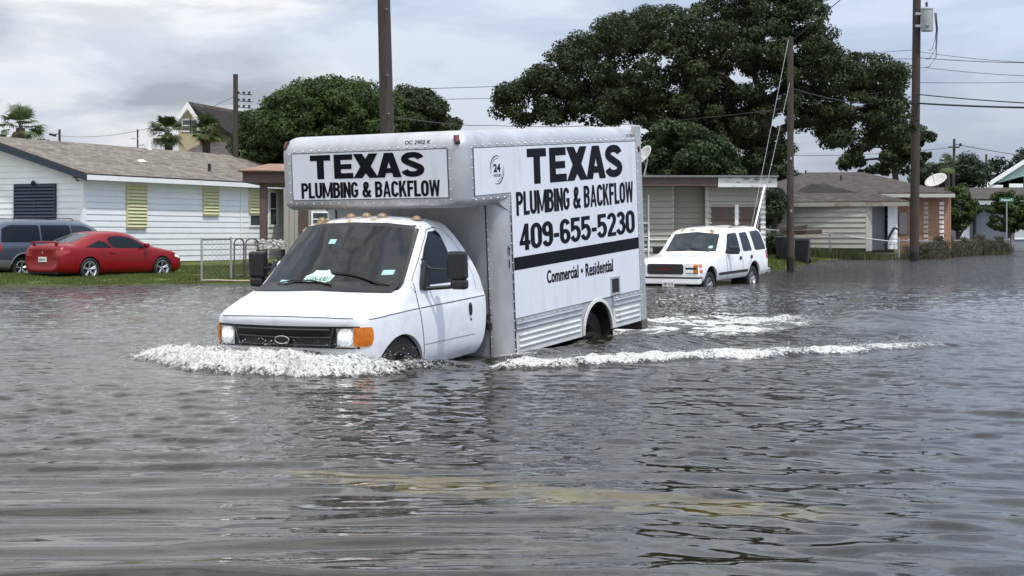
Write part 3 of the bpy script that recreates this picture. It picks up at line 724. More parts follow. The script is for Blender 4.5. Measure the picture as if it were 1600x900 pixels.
def texas(mb, fn):
    xs_ = {'T': (0, .185), 'E': (.215, .385), 'X': (.385, .605), 'A': (.59, .805)}
    for i, (ch, (a, b)) in enumerate(xs_.items()):
        for j, q in enumerate(heavy(ch)):
            mb.add([fn(a + (b - a) * u, v, (j + i * 2) * .00025) for u, v in q], [tuple(range(len(q)))])
    c = s_poly(); vs = []; a, b = .800, 1.0
    for i, (u, v) in enumerate(c):
        u0, v0 = c[max(i - 1, 0)]; u1, v1 = c[min(i + 1, len(c) - 1)]; dx, dy = (u1 - u0), (v1 - v0); L_ = math.hypot(dx, dy)
        tw = .118; nx_, ny_ = -dy / L_ * tw * 1.35, dx / L_ * tw
        if i in (0, len(c) - 1): pass
        for sgn in (-1, 1):
            vs.append(fn(a + (b - a) * min(1.0, max(0, (u + sgn * nx_))), min(1, max(0, v + sgn * ny_)), .0004 * (i % 2) + .0002))
    mb.add(vs, [(2 * i, 2 * i + 1, 2 * i + 3, 2 * i + 2) for i in range(len(c) - 1)])
def side_fn(x0, x1, z0, z1, z0b=None, z1b=None):
    z0b = z0 if z0b is None else z0b; z1b = z1 if z1b is None else z1b
    def f(u, v, e=0.0): return (x0 + (x1 - x0) * u, S1 + .0095 + e, (z0 + (z0b - z0) * u) * (1 - v) + (z1 + (z1b - z1) * u) * v)
    return f
def front_fn(y0, y1, z0, z1):
    def f(u, v, e=0.0): return (XA + .0075 + e, y0 + (y1 - y0) * u, z0 + (z1 - z0) * v)
    return f
# hand-drawn bold condensed capitals and figures (centre-line strokes)
def glyph(ch):
    "-> (width, [stroke centre lines], [filled polygons]); cap height 1"
    s = .088; W = .54
    if ch in 'MW': W = .80
    if ch == 'I': W = .18
    if ch == ' ': return .24, [], []
    if ch == '-': return .34, [[(.02, .40), (.32, .40)]], []
    if ch in '0123456789': W = .56
    if ch == '&': W = .66
    if ch in 'EFL': W = .47
    l, r, c, t, b = s, W - s, W / 2, 1 - s, s; rx = (r - l) / 2
    def A(cx, cy, ax, ay, a0, a1, k=9): return [(cx + ax * math.cos(R(a0 + (a1 - a0) * i / (k - 1))), cy + ay * math.sin(R(a0 + (a1 - a0) * i / (k - 1)))) for i in range(k)]
    V = [[(l, 0), (l, 1)]]; e = .22
    if ch == 'P': return W, V + [[(l, t), (c, t)] + A(c, .72, rx, .72 - .53, 90, -90) + [(l, .53 - .0)]], []
    if ch == 'L': return W, [[(l, 1), (l, b), (W, b)]], []
    if ch == 'U': return W, [[(l, 1), (l, .28)] + A(c, .28, rx, .28 - b, 180, 360) + [(r, 1)]], []
    if ch == 'I': return W, V, []
    if ch == 'M': return W, V + [[(r, 0), (r, 1)]], [[(l - s, 1), (l + s, 1), (c + s * .7, .08), (c - s * .7, .08)], [(r + s, 1), (r - s, 1), (c - s * .7, .08), (c + s * .7, .08)]]
    if ch == 'W':
        q = W * .27; return W, [], [[(0, 1), (.17, 1), (q + .07, 0), (q - .08, 0)], [(q - .08, 0), (q + .07, 0), (c + .08, 1), (c - .08, 1)], [(W - q - .07, 0), (W - q + .08, 0), (c + .08, 1), (c - .08, 1)], [(W - q - .07, 0), (W - q + .08, 0), (W, 1), (W - .17, 1)]]
    if ch == 'B': return W, V + [[(l, t), (c, t)] + A(c, .735, rx * .92, t - .735, 90, -90) + [(l, .735 * 2 - t)], [(c, .53), (c, .53)] and [(l, .545), (c, .545)] + A(c, .315, rx, .545 - .315, 90, -90) + [(l, b)]], []
    if ch == 'N': return W, V + [[(r, 0), (r, 1)]], [[(l - s, 1), (l + s * .9, 1), (r + s, 0), (r - s * .9, 0)]]
    if ch in 'CG':
        top = A(c, 1 - .30, rx, .30 - s, 10, 180); bot = A(c, .30, rx, .30 - s, 180, 350)
        return W, [top + bot] + ([[(r, .20), (r, .44), (c, .44)]] if ch == 'G' else []), []
    if ch in 'O0': return W, [A(c, 1 - .30, rx, .30 - s, 0, 180) + A(c, .30, rx, .30 - s, 180, 360) + [(r, .70)]], []
    if ch == 'A': return W + .06, [], [[(0, 0), (.17, 0), (c + .11, 1), (c - .05, 1)], [(W + .06, 0), (W - .11, 0), (c - .05, 1), (c + .11, 1)], [(.12, .20), (W - .06, .20), (W - .10, .35), (.16, .35)]]
    if ch == 'K': return W + .03, V, [[(l + s, .30), (l + s, .55), (W - .19, 1), (W + .01, 1)], [(.20, .50), (.34, .66), (W + .03, 0), (W - .17, 0)]]
    if ch == 'F': return W, V + [[(l, t), (W, t)], [(l, .52), (W - .05, .52)]], []
    if ch == '&': return W, [[(W, .02), (.50, .13), (.19, .62)] + A(.30, .78, .125, .135, 190, -20, 8) + [(.33, .58), (.14, .42)] + A(.27, .27, .18, .185, 150, 300, 8) + [(.50, .25), (.60, .46)]], []
    if ch == '4': return W + .02, [[(.40, 0), (.40, 1)], [(.02, .28), (W + .02, .28)]], [[(.31, 1), (.46, 1), (.17, .30), (.02, .30)]]
    if ch == '9': return W, [A(c, .70, rx, .30 - s, 0, 360, 15) , [(r, .70), (r, .34)] + A(c, .32, rx, .32 - s, 0, -160, 9)], []
    if ch == '6': return W, [A(c, .30, rx, .30 - s, 180, 540, 15), [(l, .30), (l, .66)] + A(c, .68, rx, .32 - s, 180, 20, 9)], []
    if ch == '5': return W, [[(W - .03, t), (l + .03, t), (l + .01, .53)] + A(c - .02, .345, rx + .02, .345 - s, 125, -160, 11)], []
    if ch == '2': return W, [A(c, .70, rx, .30 - s, 170, -25, 9) + [(l + .04, b + .06), (l + .04, b)], [(.02, b), (W, b)]], []
    if ch == '3': return W, [A(c - .02, .735, rx * .9, t - .735, 165, -75, 9) + [(c - .08, .53)], [(c - .08, .54)] + A(c - .02, .32, rx + .02, .32 - s, 75, -165, 10)], []
    return W, V, []
def stroke_text(mb, txt, fn, sw=.205, gap=.05, vs_=.80):
    gs = [glyph(ch) for ch in txt]; tot = sum(g_[0] for g_ in gs) + gap * (len(gs) - 1); x = 0; n_ = 0
    for W, strokes, polys in gs:
        for P in strokes:
            n_ += 1; Q = [P[0]]
            for p in P[1:]:
                if math.dist(p, Q[-1]) > 1e-4: Q.append(p)
            P = Q; vs = []; cl = math.dist(P[0], P[-1]) < .02 and len(P) > 8
            for i, p in enumerate(P):
                a = P[i - 1] if i > 0 else (P[-2] if cl else None); b = P[i + 1] if i < len(P) - 1 else (P[1] if cl else None); ns = []
                for q0, q1 in ((a, p), (p, b)):
                    if q0 is None or q1 is None: continue
                    dx, dy = q1[0] - q0[0], q1[1] - q0[1]; L_ = math.hypot(dx, dy) or 1; ns.append((-dy / L_, dx / L_))
                nx_, ny_ = sum(k[0] for k in ns), sum(k[1] for k in ns); L_ = math.hypot(nx_, ny_) or 1; nx_ /= L_; ny_ /= L_
                m_ = 1 / max(.62, nx_ * ns[0][0] + ny_ * ns[0][1])
                for sg in (-1, 1): vs.append((p[0] + sg * nx_ * sw / 2 * m_, p[1] + sg * ny_ * sw / 2 * m_ * vs_))
            mb.add([fn((x + u) / tot, min(1.0, max(0, v)), .0003 * (n_ % 7)) for u, v in vs], [(2 * i, 2 * i + 1, 2 * i + 3, 2 * i + 2) for i in range(len(P) - 1)])
        for P in polys: n_ += 1; mb.add([fn((x + u) / tot, v, .0003 * (n_ % 7)) for u, v in P], [tuple(range(len(P)))])
        x += W + gap
mb = MB(TO)
texas(mb, side_fn(-1.15, -3.57, .175, .568))
def fat(mb, txt, fn, bold, du, dv=0.0, **k):
    for i, (a_, b_) in enumerate(((-du, -dv), (-du, dv), (du, -dv), (du, dv), (0, 0))):
        put_text(mb, txt, lambda u, v, a_=a_, b_=b_, i=i: fn(u * (1 - 2 * du) + du + a_, v * (1 - 2 * dv) + dv + b_, i * .0003), bold, **k)
stroke_text(mb, "PLUMBING & BACKFLOW", side_fn(-.875, -3.85, -.155, .105))
stroke_text(mb, "409-655-5230", side_fn(-.905, -3.86, -.54, -.25), .215, .04, .74)
fat(mb, "Commercial", side_fn(-1.51, -2.29, -.955, -.805), .012, .006, .01, space=1.05)
fat(mb, "Residential", side_fn(-2.47, -3.21, -.965, -.810), .012, .006, .01, space=1.05)
mb.add([(-2.38 + .028 * math.cos(i * .5236), S1 + .0095, -.885 + .028 * math.sin(i * .5236)) for i in range(12)], [tuple(range(12))])
mb.box((-2.37, S1 + .0085, -.672), (3.185, .003, .140))
put_text(mb, "24", side_fn(-.41, -.56, .335, .425), .045); put_text(mb, "HOUR", side_fn(-.41, -.56, .285, .318), .02)
for a0, a1, rr, ww in ((65, 200, 1.0, .085), (250, 378, 1.0, .085), (75, 195, .80, .035), (265, 370, .80, .035)):
    k = 18; vs = []
    for i in range(k):
        a_ = R(a0 + (a1 - a0) * i / (k - 1)); w_ = ww * math.sin(math.pi * min(1, max(.08, i / (k - 1)))) * .5 + .008
        for q in (-1, 1): vs.append((-.485 - (.145 * rr + q * w_ * .15 * 1.0) * math.cos(a_), S1 + .0095, .360 + (.150 * rr + q * w_ * .15) * math.sin(a_)))
    mb.add(vs, [(2 * i, 2 * i + 1, 2 * i + 3, 2 * i + 2) for i in range(k - 1)])
mb.build('lettering', m_letter, side_sign, fixn=False)
mb = MB(TO)
texas(mb, front_fn(-.74, .73, .325, .585)); stroke_text(mb, "PLUMBING & BACKFLOW", front_fn(-.87, .91, .118, .288))
mb.build('lettering', m_letter, front_sign, fixn=False)
def curve_fn(y0, y1, z0, z1):
    def f(u, v, e=0.0):
        z_ = z0 + (z1 - z0) * v; s_ = (z_ - .60) / RC; return (XA - RC * (1 - math.sqrt(max(0, 1 - s_ * s_))) + .003, y0 + (y1 - y0) * u, z_)
    return f
mb = MB(TO); put_text(mb, "OC 2902 K", curve_fn(.48, .80, .665, .705), .01)
def scurve(u, v, e=0.0):
    z_ = .655 + .035 * v; s_ = (z_ - .60) / RC; return (-3.75 - .24 * u, S1 - RC * (1 - math.sqrt(1 - s_ * s_)) + .003, z_)
put_text(mb, "OC 2902 K", scurve, .01)
mb.box((-.70, W2 - .055 + .052, -.52), (.012, .004, .11)); mb.box((-.70, W2 - .003, -.66), (.012, .004, .10)); mb.box((-.712, W2 - .003, -.50), (.02, .004, .02))
mb.build('lettering', m_letter, box, fixn=False)
# chassis, bumper, flaps
mb = MB(TO)
for s in (-1, 1): mb.box((-1.9, s * .42, -1.72), (4.6, .08, .16))
mb.box((-.62, .95, -1.22), (.18, .10, .05)); mb.box((-.62, .95, -1.33), (.18, .12, .07)); mb.box((-2.3, 0, -1.69), (3.4, 2.1, .05))
mb.build('chassis', m_dark, truck)
mb = MB(TO); mb.box((-4.24, 0, -1.73), (.19, 2.25, .13)); mb.build('rear_bumper', mat('bumper_steel', (.10, .095, .085), .7, var=.3), truck, bevel=.01)
for s in (-1, 1):
    mb = MB(TO); mb.prism([(-3.30, s * .62, -1.67), (-3.34, s * .62, -1.96), (-3.34, s * 1.12, -1.96), (-3.30, s * 1.12, -1.67)], (-.012, 0, 0)); mb.build('mud_flap', m_black, truck)
for x, y, f_ in ((1.12, .84, 1), (1.12, -.84, -1)): wheel(truck, x, y, -1.60 + ZT, .385, .22, f_, .215, steel=True, rim_m=mat('dull_steel', (.10, .10, .10), .5, metal=.5))
for y, f_ in ((.96, 1), (.72, -1), (-.96, -1), (-.72, 1)): wheel(truck, -2.76, y, -1.77 + ZT, .385, .22, f_, .215, steel=True, rim_m=mat('dull_steel', (.10, .10, .10), .5, metal=.5))
# ---- cab
def rust_paint(name, color, zmin, xr):
    m = mat(name, color, .26, var=.03, vscale=2, coat=.5, dark=tuple(x * .66 for x in color), dscale=2.2, damt=.42)
    t = m.node_tree; n = t.nodes; l = t.links; p = n['Principled BSDF']; src = p.inputs['Base Color'].links[0].from_socket
    c = n.new('ShaderNodeTexCoord'); s = n.new('ShaderNodeSeparateXYZ'); l.new(c.outputs['Object'], s.inputs[0])
    ns = n.new('ShaderNodeTexNoise'); ns.inputs['Scale'].default_value = 3.6; ns.inputs['Detail'].default_value = 5; l.new(c.outputs['Object'], ns.inputs[0])
    def mr(inp, a, b, lo=0, hi=1):
        q = n.new('ShaderNodeMapRange'); q.inputs['From Min'].default_value = a; q.inputs['From Max'].default_value = b; q.inputs['To Min'].default_value = lo; q.inputs['To Max'].default_value = hi; l.new(inp, q.inputs['Value']); return q.outputs[0]
    def mul(a, b):
        q = n.new('ShaderNodeMath'); q.operation = 'MULTIPLY'; q.use_clamp = True; l.new(a, q.inputs[0]); l.new(b, q.inputs[1]); return q.outputs[0]
    k = mul(mul(mr(s.outputs['Z'], zmin - .03, zmin + .02), mr(s.outputs['X'], xr[0], xr[0] + .12)), mul(mr(s.outputs['X'], xr[1], xr[1] - .06), mr(ns.outputs['Fac'], .50, .58)))
    k = mul(k, mr(s.outputs['Y'], xr[2], xr[2] - .15))
    rc = n.new('ShaderNodeValToRGB'); l.new(ns.outputs['Fac'], rc.inputs[0]); rc.color_ramp.elements[0].position = .5; rc.color_ramp.elements[0].color = (.62, .50, .26, 1); rc.color_ramp.elements[1].position = .66; rc.color_ramp.elements[1].color = (.16, .06, .03, 1)
    q = n.new('ShaderNodeMix'); q.data_type = 'RGBA'; l.new(k, q.inputs[0]); l.new(src, q.inputs[6]); l.new(rc.outputs[0], q.inputs[7]); l.new(q.outputs[2], p.inputs['Base Color'])
    return m
m_cab = rust_paint('white_cab_paint', (.70, .715, .74), ZT - .19, (.02, .55, .45))
def rear_st(k, dx=0):
    Ps = [(-.36, 0, -1.62), (-.36, .86, -1.64), (-.47, .96, -1.5), (-.52, .985, -1.25), (-.52, .985, -.995), (-.52, .968, -.955), (-.44, .935, -.68), (-.20, .775, -.25), (-.05, .66, -.13), (-.03, .35, -.105), (-.03, 0, -.10)]
    return [(x + dx, y * k, z) for x, y, z in Ps]
def low(x, xa=None):
    xa = x if xa is None else xa
    return [(x, 0, -1.62), (x, .86, -1.64), (x, .955, -1.5), (x, .985, -1.25), (x, .985, -.995), (x, .968, -.955)]
net = [rear_st(.97), rear_st(1), rear_st(1, .02),
    low(.05) + [(.05, .94, -.72), (.06, .785, -.25), (.06, .70, -.135), (.06, .36, -.085), (.06, 0, -.075)],
    low(.45) + [(.45, .94, -.72), (.27, .785, -.25), (.26, .725, -.15), (.34, .38, -.105), (.36, 0, -.095)],
    low(.62) + [(.62, .94, -.74), (.36, .79, -.27), (.33, .735, -.17), (.41, .38, -.125), (.43, 0, -.115)],
    low(.66) + [(.68, .94, -.75), (.40, .795, -.30), (.36, .74, -.195), (.45, .38, -.15), (.47, 0, -.14)],
    low(.92) + [(.92, .945, -.80), (.90, .905, -.745), (.90, .86, -.74), (1.02, .42, -.73), (1.07, 0, -.73)],
    low(.97) + [(.96, .945, -.82), (.95, .90, -.775), (.95, .86, -.765), (1.07, .42, -.755), (1.12, 0, -.755)],
    low(1.05) + [(1.03, .94, -.845), (1.03, .90, -.79), (1.03, .85, -.78), (1.13, .42, -.765), (1.17, 0, -.765)],
    low(1.38) + [(1.36, .925, -.915), (1.36, .875, -.87), (1.37, .82, -.86), (1.42, .4, -.845), (1.44, 0, -.845)],
    [(1.58, 0, -1.62), (1.55, .80, -1.6), (1.57, .90, -1.5), (1.57, .955, -1.25), (1.56, .955, -1.02), (1.57, .94, -.99), (1.58, .90, -.965), (1.60, .86, -.945), (1.62, .80, -.935), (1.68, .4, -.92), (1.70, 0, -.92)],
    [(1.68, 0, -1.62), (1.66, .74, -1.6), (1.66, .84, -1.5), (1.66, .90, -1.25), (1.65, .90, -1.05), (1.655, .885, -1.02), (1.665, .86, -1.0), (1.68, .82, -.985), (1.70, .76, -.975), (1.75, .38, -.96), (1.77, 0, -.96)],
    [(1.73, 0, -1.62), (1.71, .68, -1.6), (1.71, .78, -1.5), (1.70, .84, -1.25), (1.68, .86, -1.07), (1.685, .84, -1.045), (1.69, .82, -1.03), (1.70, .78, -1.02), (1.72, .72, -1.01), (1.77, .36, -.995), (1.79, 0, -.995)],
    [(1.735, 0, -1.6), (1.72, .62, -1.58), (1.715, .72, -1.48), (1.705, .80, -1.25), (1.69, .82, -1.09), (1.695, .80, -1.075), (1.70, .78, -1.065), (1.71, .74, -1.06), (1.73, .68, -1.05), (1.775, .34, -1.04), (1.79, 0, -1.04)],
    [(1.74, 0, -1.45), (1.735, .4, -1.42), (1.73, .5, -1.38), (1.725, .6, -1.25), (1.715, .6, -1.15), (1.72, .58, -1.14), (1.725, .55, -1.135), (1.73, .5, -1.13), (1.74, .45, -1.125), (1.765, .2, -1.12), (1.77, 0, -1.12)]]
cab = loft('cab_body', net, m_cab, truck, 2, TO, cuts=[cyl_cut(1.12, -1.63, .425, .45, 1.4, TO), cyl_cut(1.12, -1.63, .425, -1.4, -.45, TO)])
for s in (-1, 1):
    mb = MB(TO); mb.lathe([(.42, s * .46), (.42, s * .93)], (1.12, 0, -1.63), 'Y', 36); mb.box((1.12, s * .47, -1.6), (.8, .01, .7))
    mb.build('wheel_well', m_dark, cab)
PJ = Proj(cab)
def sh(poly): return [(a, b + ZT) for a, b in poly]
# hollow cab: cavity opened through the windscreen
cv = MB(TO); cv_p = [(-.27, -1.25), (-.08, -.24), (.10, -.175), (.33, -.172), (1.0, -.172), (1.4, -.752), (1.06, -.754), (1.0, -.84), (.9, -1.25)]; kk = len(cv_p)
yv = lambda z: .685 + (-.172 - z) * .27 if z > -.80 else .855
vs = [(x, -yv(z), z) for x, z in cv_p] + [(x, yv(z), z) for x, z in cv_p]
cv.add(vs, [tuple(range(kk - 1, -1, -1)), tuple(range(kk, 2 * kk))] + [(i, (i + 1) % kk, kk + (i + 1) % kk, kk + i) for i in range(kk)])
m_trim = mat('cab_trim', (.05, .052, .055), .8)
_oldcut = cv.build
k_ = cv.build('cutter', m_trim, truck); md = cab.modifiers.new('b', 'BOOLEAN'); md.operation = 'DIFFERENCE'; md.solver = 'EXACT'; md.object = k_; md.material_mode = 'TRANSFER'
dg = bpy.context.evaluated_depsgraph_get(); dg.update(); me = bpy.data.meshes.new_from_object(cab.evaluated_get(dg)); cab.modifiers.clear(); cab.data = me; bpy.data.objects.remove(k_); smooth_me(me, 32)
m_seat = mat('grey_seat_cloth', (.13, .13, .125), .9, var=.15, vscale=20)
for s in (-1, 1):
    mb = MB(TO); mb.box((.16, s * .42, -1.06), (.48, .50, .14)); sq = mb.build('seat', m_seat, truck, bevel=.04); mb = MB(TO); mb.box((-.08, s * .42, -.74), (.13, .48, .58), Matrix.Rotation(R(-10), 3, 'Y')); mb.box((-.13, s * .42, -.42), (.09, .26, .16)); mb.build('seat_back', m_seat, sq, bevel=.04)
mb = MB(TO); mb.prism([(1.0, -.82, -.80), (.72, -.82, -.79), (.66, -.82, -.86), (.70, -.82, -1.1), (.98, -.82, -1.1)], (0, 1.64, 0)); mb.box((.70, 0, -.83), (.05, .5, .06)); mb.build('dashboard', m_trim, truck, bevel=.02)
mb = MB(TO); cs = Vector((.56, .42, -.80)); ax1 = Vector((0, 1, 0)); ax2 = Vector((.45, 0, .89)); mb.tube([cs + (ax1 * math.cos(i * .3142) + ax2 * math.sin(i * .3142)) * .19 for i in range(21)], .016, 6); mb.tube([cs - ax1 * .18, cs, cs + ax1 * .18], .014, 6); mb.tube([cs, (.72, .42, -.92)], .025, 6); mb.build('steering_wheel', m_black, truck, smooth=True)
# windshield
ws = sh([(-.855, -.765), (-.45, -.755), (0, -.752), (.45, -.755), (.855, -.765), (.80, -.55), (.715, -.205), (.38, -.165), (0, -.155), (-.38, -.165), (-.715, -.205), (-.80, -.55)])
mb = MB(); rim_ = ws + ws[:1]
PJ.strip(mb, [(y_ * 1.01, (z_ - ZT + .46) * 1.02 - .46 + ZT) for y_, z_ in rim_], 'X', .006, .034, step=.04); mb.build('windshield_seal', m_black, truck, smooth=True)
mb = MB(); PJ.panel(mb, ws, 'X', .009, 10, grow=-.012, step=.06); wsh = mb.build('windshield', m_screen, truck, smooth=True)
mb = MB(); PJ.panel(mb, sh([(-.86, -.80), (0, -.775), (.86, -.80), (.85, -.735), (0, -.722), (-.85, -.735)]), 'X', .012, 3, step=.06); mb.build('cowl', m_black, truck, smooth=True)
for poly, mm in (([(.60, -.60), (.72, -.60), (.72, -.645), (.60, -.645)], 0), ([(-.20, -.30), (-.11, -.30), (-.11, -.345), (-.20, -.345)], 0), ([(-.62, -.70), (-.50, -.70), (-.50, -.73), (-.62, -.73)], 0)):
    mb = MB(); PJ.panel(mb, sh(poly), 'X', .012, 2, skirt=.002); mb.build('sticker', m_sticker, wsh)
mb = MB(); PJ.panel(mb, sh([(-.29, -.705), (-.27, -.655), (-.20, -.63), (-.17, -.60), (-.03, -.60), (.0, -.59), (.05, -.635), (.10, -.645), (.07, -.70), (.0, -.715)]), 'X', .013, 3, skirt=.002)
pla = mb.build('placard', mat('pale_green_card', (.50, .68, .62), .5), wsh)
mb = MB()
def wfn(u, v, e=0.0):
    return PJ.pt(-.245 + .29 * u + .02 * v, ZT - .70 + .042 * v, 'X', .0145)
put_text(mb, "LGN-4301", wfn, .02); mb.build('lettering', mat('green_ink', (.02, .10, .07), .5), pla, fixn=False)
for pts in ([(-.62, -.745), (-.40, -.70), (-.16, -.70), (.12, -.735)][::-1], [(.74, -.745), (.60, -.715), (.30, -.64), (.05, -.615)]):
    mb = MB(); q = [PJ.pt(a, b + ZT, 'X', .03) for a, b in pts]; mb.tube([q[0], q[1]], .010, 6); mb.tube(q[1:], .008, 6); mb.dome(q[0], .02, (1, 0, 1)); mb.build('wiper', m_black, truck)
mb = MB(); PJ.strip(mb, sh([(-.82, -.99), (-.4, -.978), (0, -.972), (.4, -.978), (.80, -.99)]), 'X', .003, .007)
for s in ('Y', '-Y'):
    PJ.strip(mb, sh([(1.60, -1.005), (1.3, -.99), (.9, -.983), (.3, -.983), (-.50, -.983)]), s, .003, .008)  # dark strip paints the shade under the soft side crease
    PJ.strip(mb, sh([(.80, -.83), (.86, -.76)]), s, .003, .006)
mb.build('seam_crease_shade', m_seam_crease, truck)
# grille, lamps
gr = sh([(-.625, -1.275), (.625, -1.275), (.66, -1.075), (-.66, -1.075)])
mb = MB(); PJ.panel(mb, sh([(-.86, -1.28), (.86, -1.28), (.865, -1.065), (-.865, -1.065)]), 'X', .010, 6, step=.05); gro = mb.build('grille', m_black, truck, smooth=True)
mb = MB()
for z_ in (-1.095, -1.175, -1.255): mb.tube([PJ.pt(y_, z_ + ZT, 'X', .024) for y_ in (-.56, -.3, 0, .3, .56)], .011, 6)
for s in (-1, 1): mb.tube([PJ.pt(s * .60, -1.08 + ZT, 'X', .022), PJ.pt(s * .54, -1.27 + ZT, 'X', .022)], .010, 6)
mb.build('grille_bar', mat('grey_plastic', (.035, .035, .037), .35), gro)
mb = MB(); cx_ = PJ.pt(0, -1.20 + ZT, 'X', .035).x
mb.add([(cx_, .085 * math.cos(i * .3927), ZT - 1.205 + .036 * math.sin(i * .3927)) for i in range(16)], [tuple(range(16))]); eo = mb.build('emblem', m_black, gro, fixn=False)
mb = MB(); mb.tube([(cx_ + .002, .088 * math.cos(i * .3927), ZT - 1.205 + .038 * math.sin(i * .3927)) for i in range(17)], .006, 6); mb.build('emblem_ring', m_rim, eo, smooth=True)
for s in (-1, 1):
    a, b = (.64, .80) if s > 0 else (-.80, -.64)
    mb = MB(); PJ.panel(mb, sh([(a, -1.255), (b, -1.255), (b, -1.095), (a, -1.095)]), 'X', .022, 4, step=.04, skirt=.02, sm=1); h = mb.build('headlight', m_lens, truck, smooth=True)
    mb = MB(); PJ.panel(mb, sh([(a - .012, -1.268), (b + .012, -1.268), (b + .012, -1.083), (a - .012, -1.083)]), 'X', .016, 3, step=.05); mb.build('lamp_bezel', m_chrome, h)
    mb = MB(); c = (a + b) / 2
    for dy in (-.035, .03): q = PJ.pt(c + dy, -1.17 + ZT, 'X', .024); mb.dome(q, .030, (1, 0, 0), 8)
    mb.build('reflector', m_lit, h, smooth=True)
    poly = sh([(1.575, -1.12), (1.59, -1.08), (1.63, -1.075), (1.67, -1.075), (1.67, -1.262), (1.63, -1.262), (1.59, -1.245), (1.575, -1.20)])
    mb = MB(); PJ.panel(mb, poly, 'Y' if s > 0 else '-Y', .010, 5, step=.03); yy = (.805, .93) if s > 0 else (-.93, -.805)
    PJ.panel(mb, sh([(yy[0], -1.262), (yy[1] - .03, -1.262), (yy[1] - .03, -1.075), (yy[0], -1.075)]), 'X', .013, 4, step=.03); mb.build('turn_signal', m_amber, truck, smooth=True)
mb = MB(TO); 
for x_, zz, hh, ww in ((1.80, -1.43, .16, 1.86),): mb.box((x_ - .03, 0, zz), (.14, ww, hh))
mb.build('front_bumper', m_chrome, truck, bevel=.02)
# doors
def door(s):
    ax = 'Y' if s > 0 else '-Y'
    dp = sh([(.80, -.70), (.79, -.98), (.70, -1.45), (.66, -1.575), (.2, -1.59), (-.20, -1.60), (-.27, -1.45), (-.30, -1.1), (-.29, -.85), (-.22, -.55), (-.10, -.33), (.02, -.235), (.12, -.215), (.27, -.225), (.42, -.36), (.60, -.53)])
    mb = MB(); PJ.panel(mb, dp, ax, .002, 3, grow=.008, step=.05, skirt=.004); mb.build('door_gap', m_seam_crease, truck, smooth=True)
    mb = MB(); PJ.panel(mb, dp, ax, .006, 14, step=.04); d = mb.build('door', m_cab, truck, smooth=True)
    wn = sh([(.655, -.715), (.60, -.60), (.42, -.40), (.27, -.262), (.12, -.255), (.075, -.30), (.045, -.45), (.03, -.60), (.03, -.775), (.3, -.765), (.60, -.76)])
    mb = MB(); PJ.panel(mb, wn, ax, .009, 4, grow=.014, step=.05); mb.build('window_seal', m_black, d, smooth=True)
    mb = MB(); PJ.panel(mb, wn, ax, .013, 6, step=.05); mb.build('window', m_glass, d, smooth=True)
    mb = MB(); PJ.strip(mb, sh([(.78, -.983), (.3, -.983), (-.29, -.983)]), ax, .0085, .008); PJ.strip(mb, sh([(.71, -1.36), (.3, -1.365), (-.27, -1.37)]), ax, .0085, .005); mb.build('door_crease_shade', m_seam_crease, d)  # shade of the two door creases painted as dark strips
    mb = MB(); PJ.panel(mb, sh([(-.215, -1.03), (-.15, -1.03), (-.15, -1.165), (-.215, -1.165)]), ax, .010, 3, sm=1); q = PJ.pt(-.185, -1.205 + ZT, ax, .008); mb.dome(q, .014, (0, s, 0), 8)
    mb.tube([PJ.pt(-.165, -1.04 + ZT, ax, .022), PJ.pt(-.165, -1.155 + ZT, ax, .022)], .012, 6); mb.build('handle', m_black, d)
    # mirror
    mb = MB(TO); mb.box((.50, s * 1.27, -.575), (.10, .215, .285)); mb.box((.50, s * 1.285, -.765), (.10, .18, .105)); mr_ = mb.build('mirror', m_black, truck, bevel=.03)
    mb = MB(TO); mb.box((.447, s * 1.27, -.575), (.006, .17, .24)); mb.build('mirror_glass', m_chrome, mr_)
    mb = MB(TO); mb.tube([(.66, s * .95, -.80), (.50, s * 1.22, -.79)], .022, 8); mb.tube([(.60, s * .90, -.50), (.60, s * 1.0, -.60), (.52, s * 1.2, -.62)], .014, 6)
    mb.prism([(.73, s * .93, -.80), (.60, s * .93, -.82), (.56, s * .94, -.72), (.62, s * .93, -.52)], (0, s * .05, 0)); mb.build('mirror_arm', m_black, mr_, bevel=.01)
door(1); door(-1)
for ax in ('Y', '-Y'): mb = MB(); PJ.strip(mb, sh([(-.03 + .0, -.20), (-.16, -.38), (-.30, -.62), (-.36, -.90)]), ax, .003, .004); mb.build('pillar_crease_shade', m_seam_crease, truck)  # pillar crease shade drawn as a thin dark strip
m_dome = mat('weathered_amber', (.26, .17, .10), .35, var=.4, vscale=60)
for y_ in (-.62, -.20, 0, .20, .60):
    mb = MB(); p = PJ.pt(.19 if abs(y_) > .5 else .24, y_, 'Z', .0); mb.lathe([(.055, 0), (.052, .015), (.04, .033), (.02, .045), (.001, .048)], p, 'Z', 12); mb.build('roof_lamp', m_dome, truck, smooth=True)
# ------------------------------------------------------------------ parked vehicles
# local frame: x forward, y left, z up, ground 0, rear axle at x=0
def veh(name, label, cat, rw, heading, z=0.0, pitch=0.0, side=-1, track=.78):
    "rw: world XY of the rear wheel on the visible side; heading: direction vector angle from +Y towards +X"
    t = thing(name, label, cat)
    fx, fy = math.sin(heading), math.cos(heading); lx, ly = -fy, fx
    ox, oy = rw[0] - side * track * lx, rw[1] - side * track * ly
    t.matrix_world = Matrix.Translation((ox, oy, z)) @ Matrix.Rotation(math.pi / 2 - heading, 4, 'Z') @ Matrix.Rotation(pitch, 4, 'Y')
    return t
def full(x, zb, w, zbelt, wb, up):
    "lower five ring points then upper ones given"
    return [(x, 0, zb), (x, w - .12, zb), (x, w - .02, zb + .12), (x, w, (zb + zbelt) / 2), (x, w - .015, zbelt - .12), (x, wb, zbelt)] + [(u[0], u[1], u[2]) for u in up]
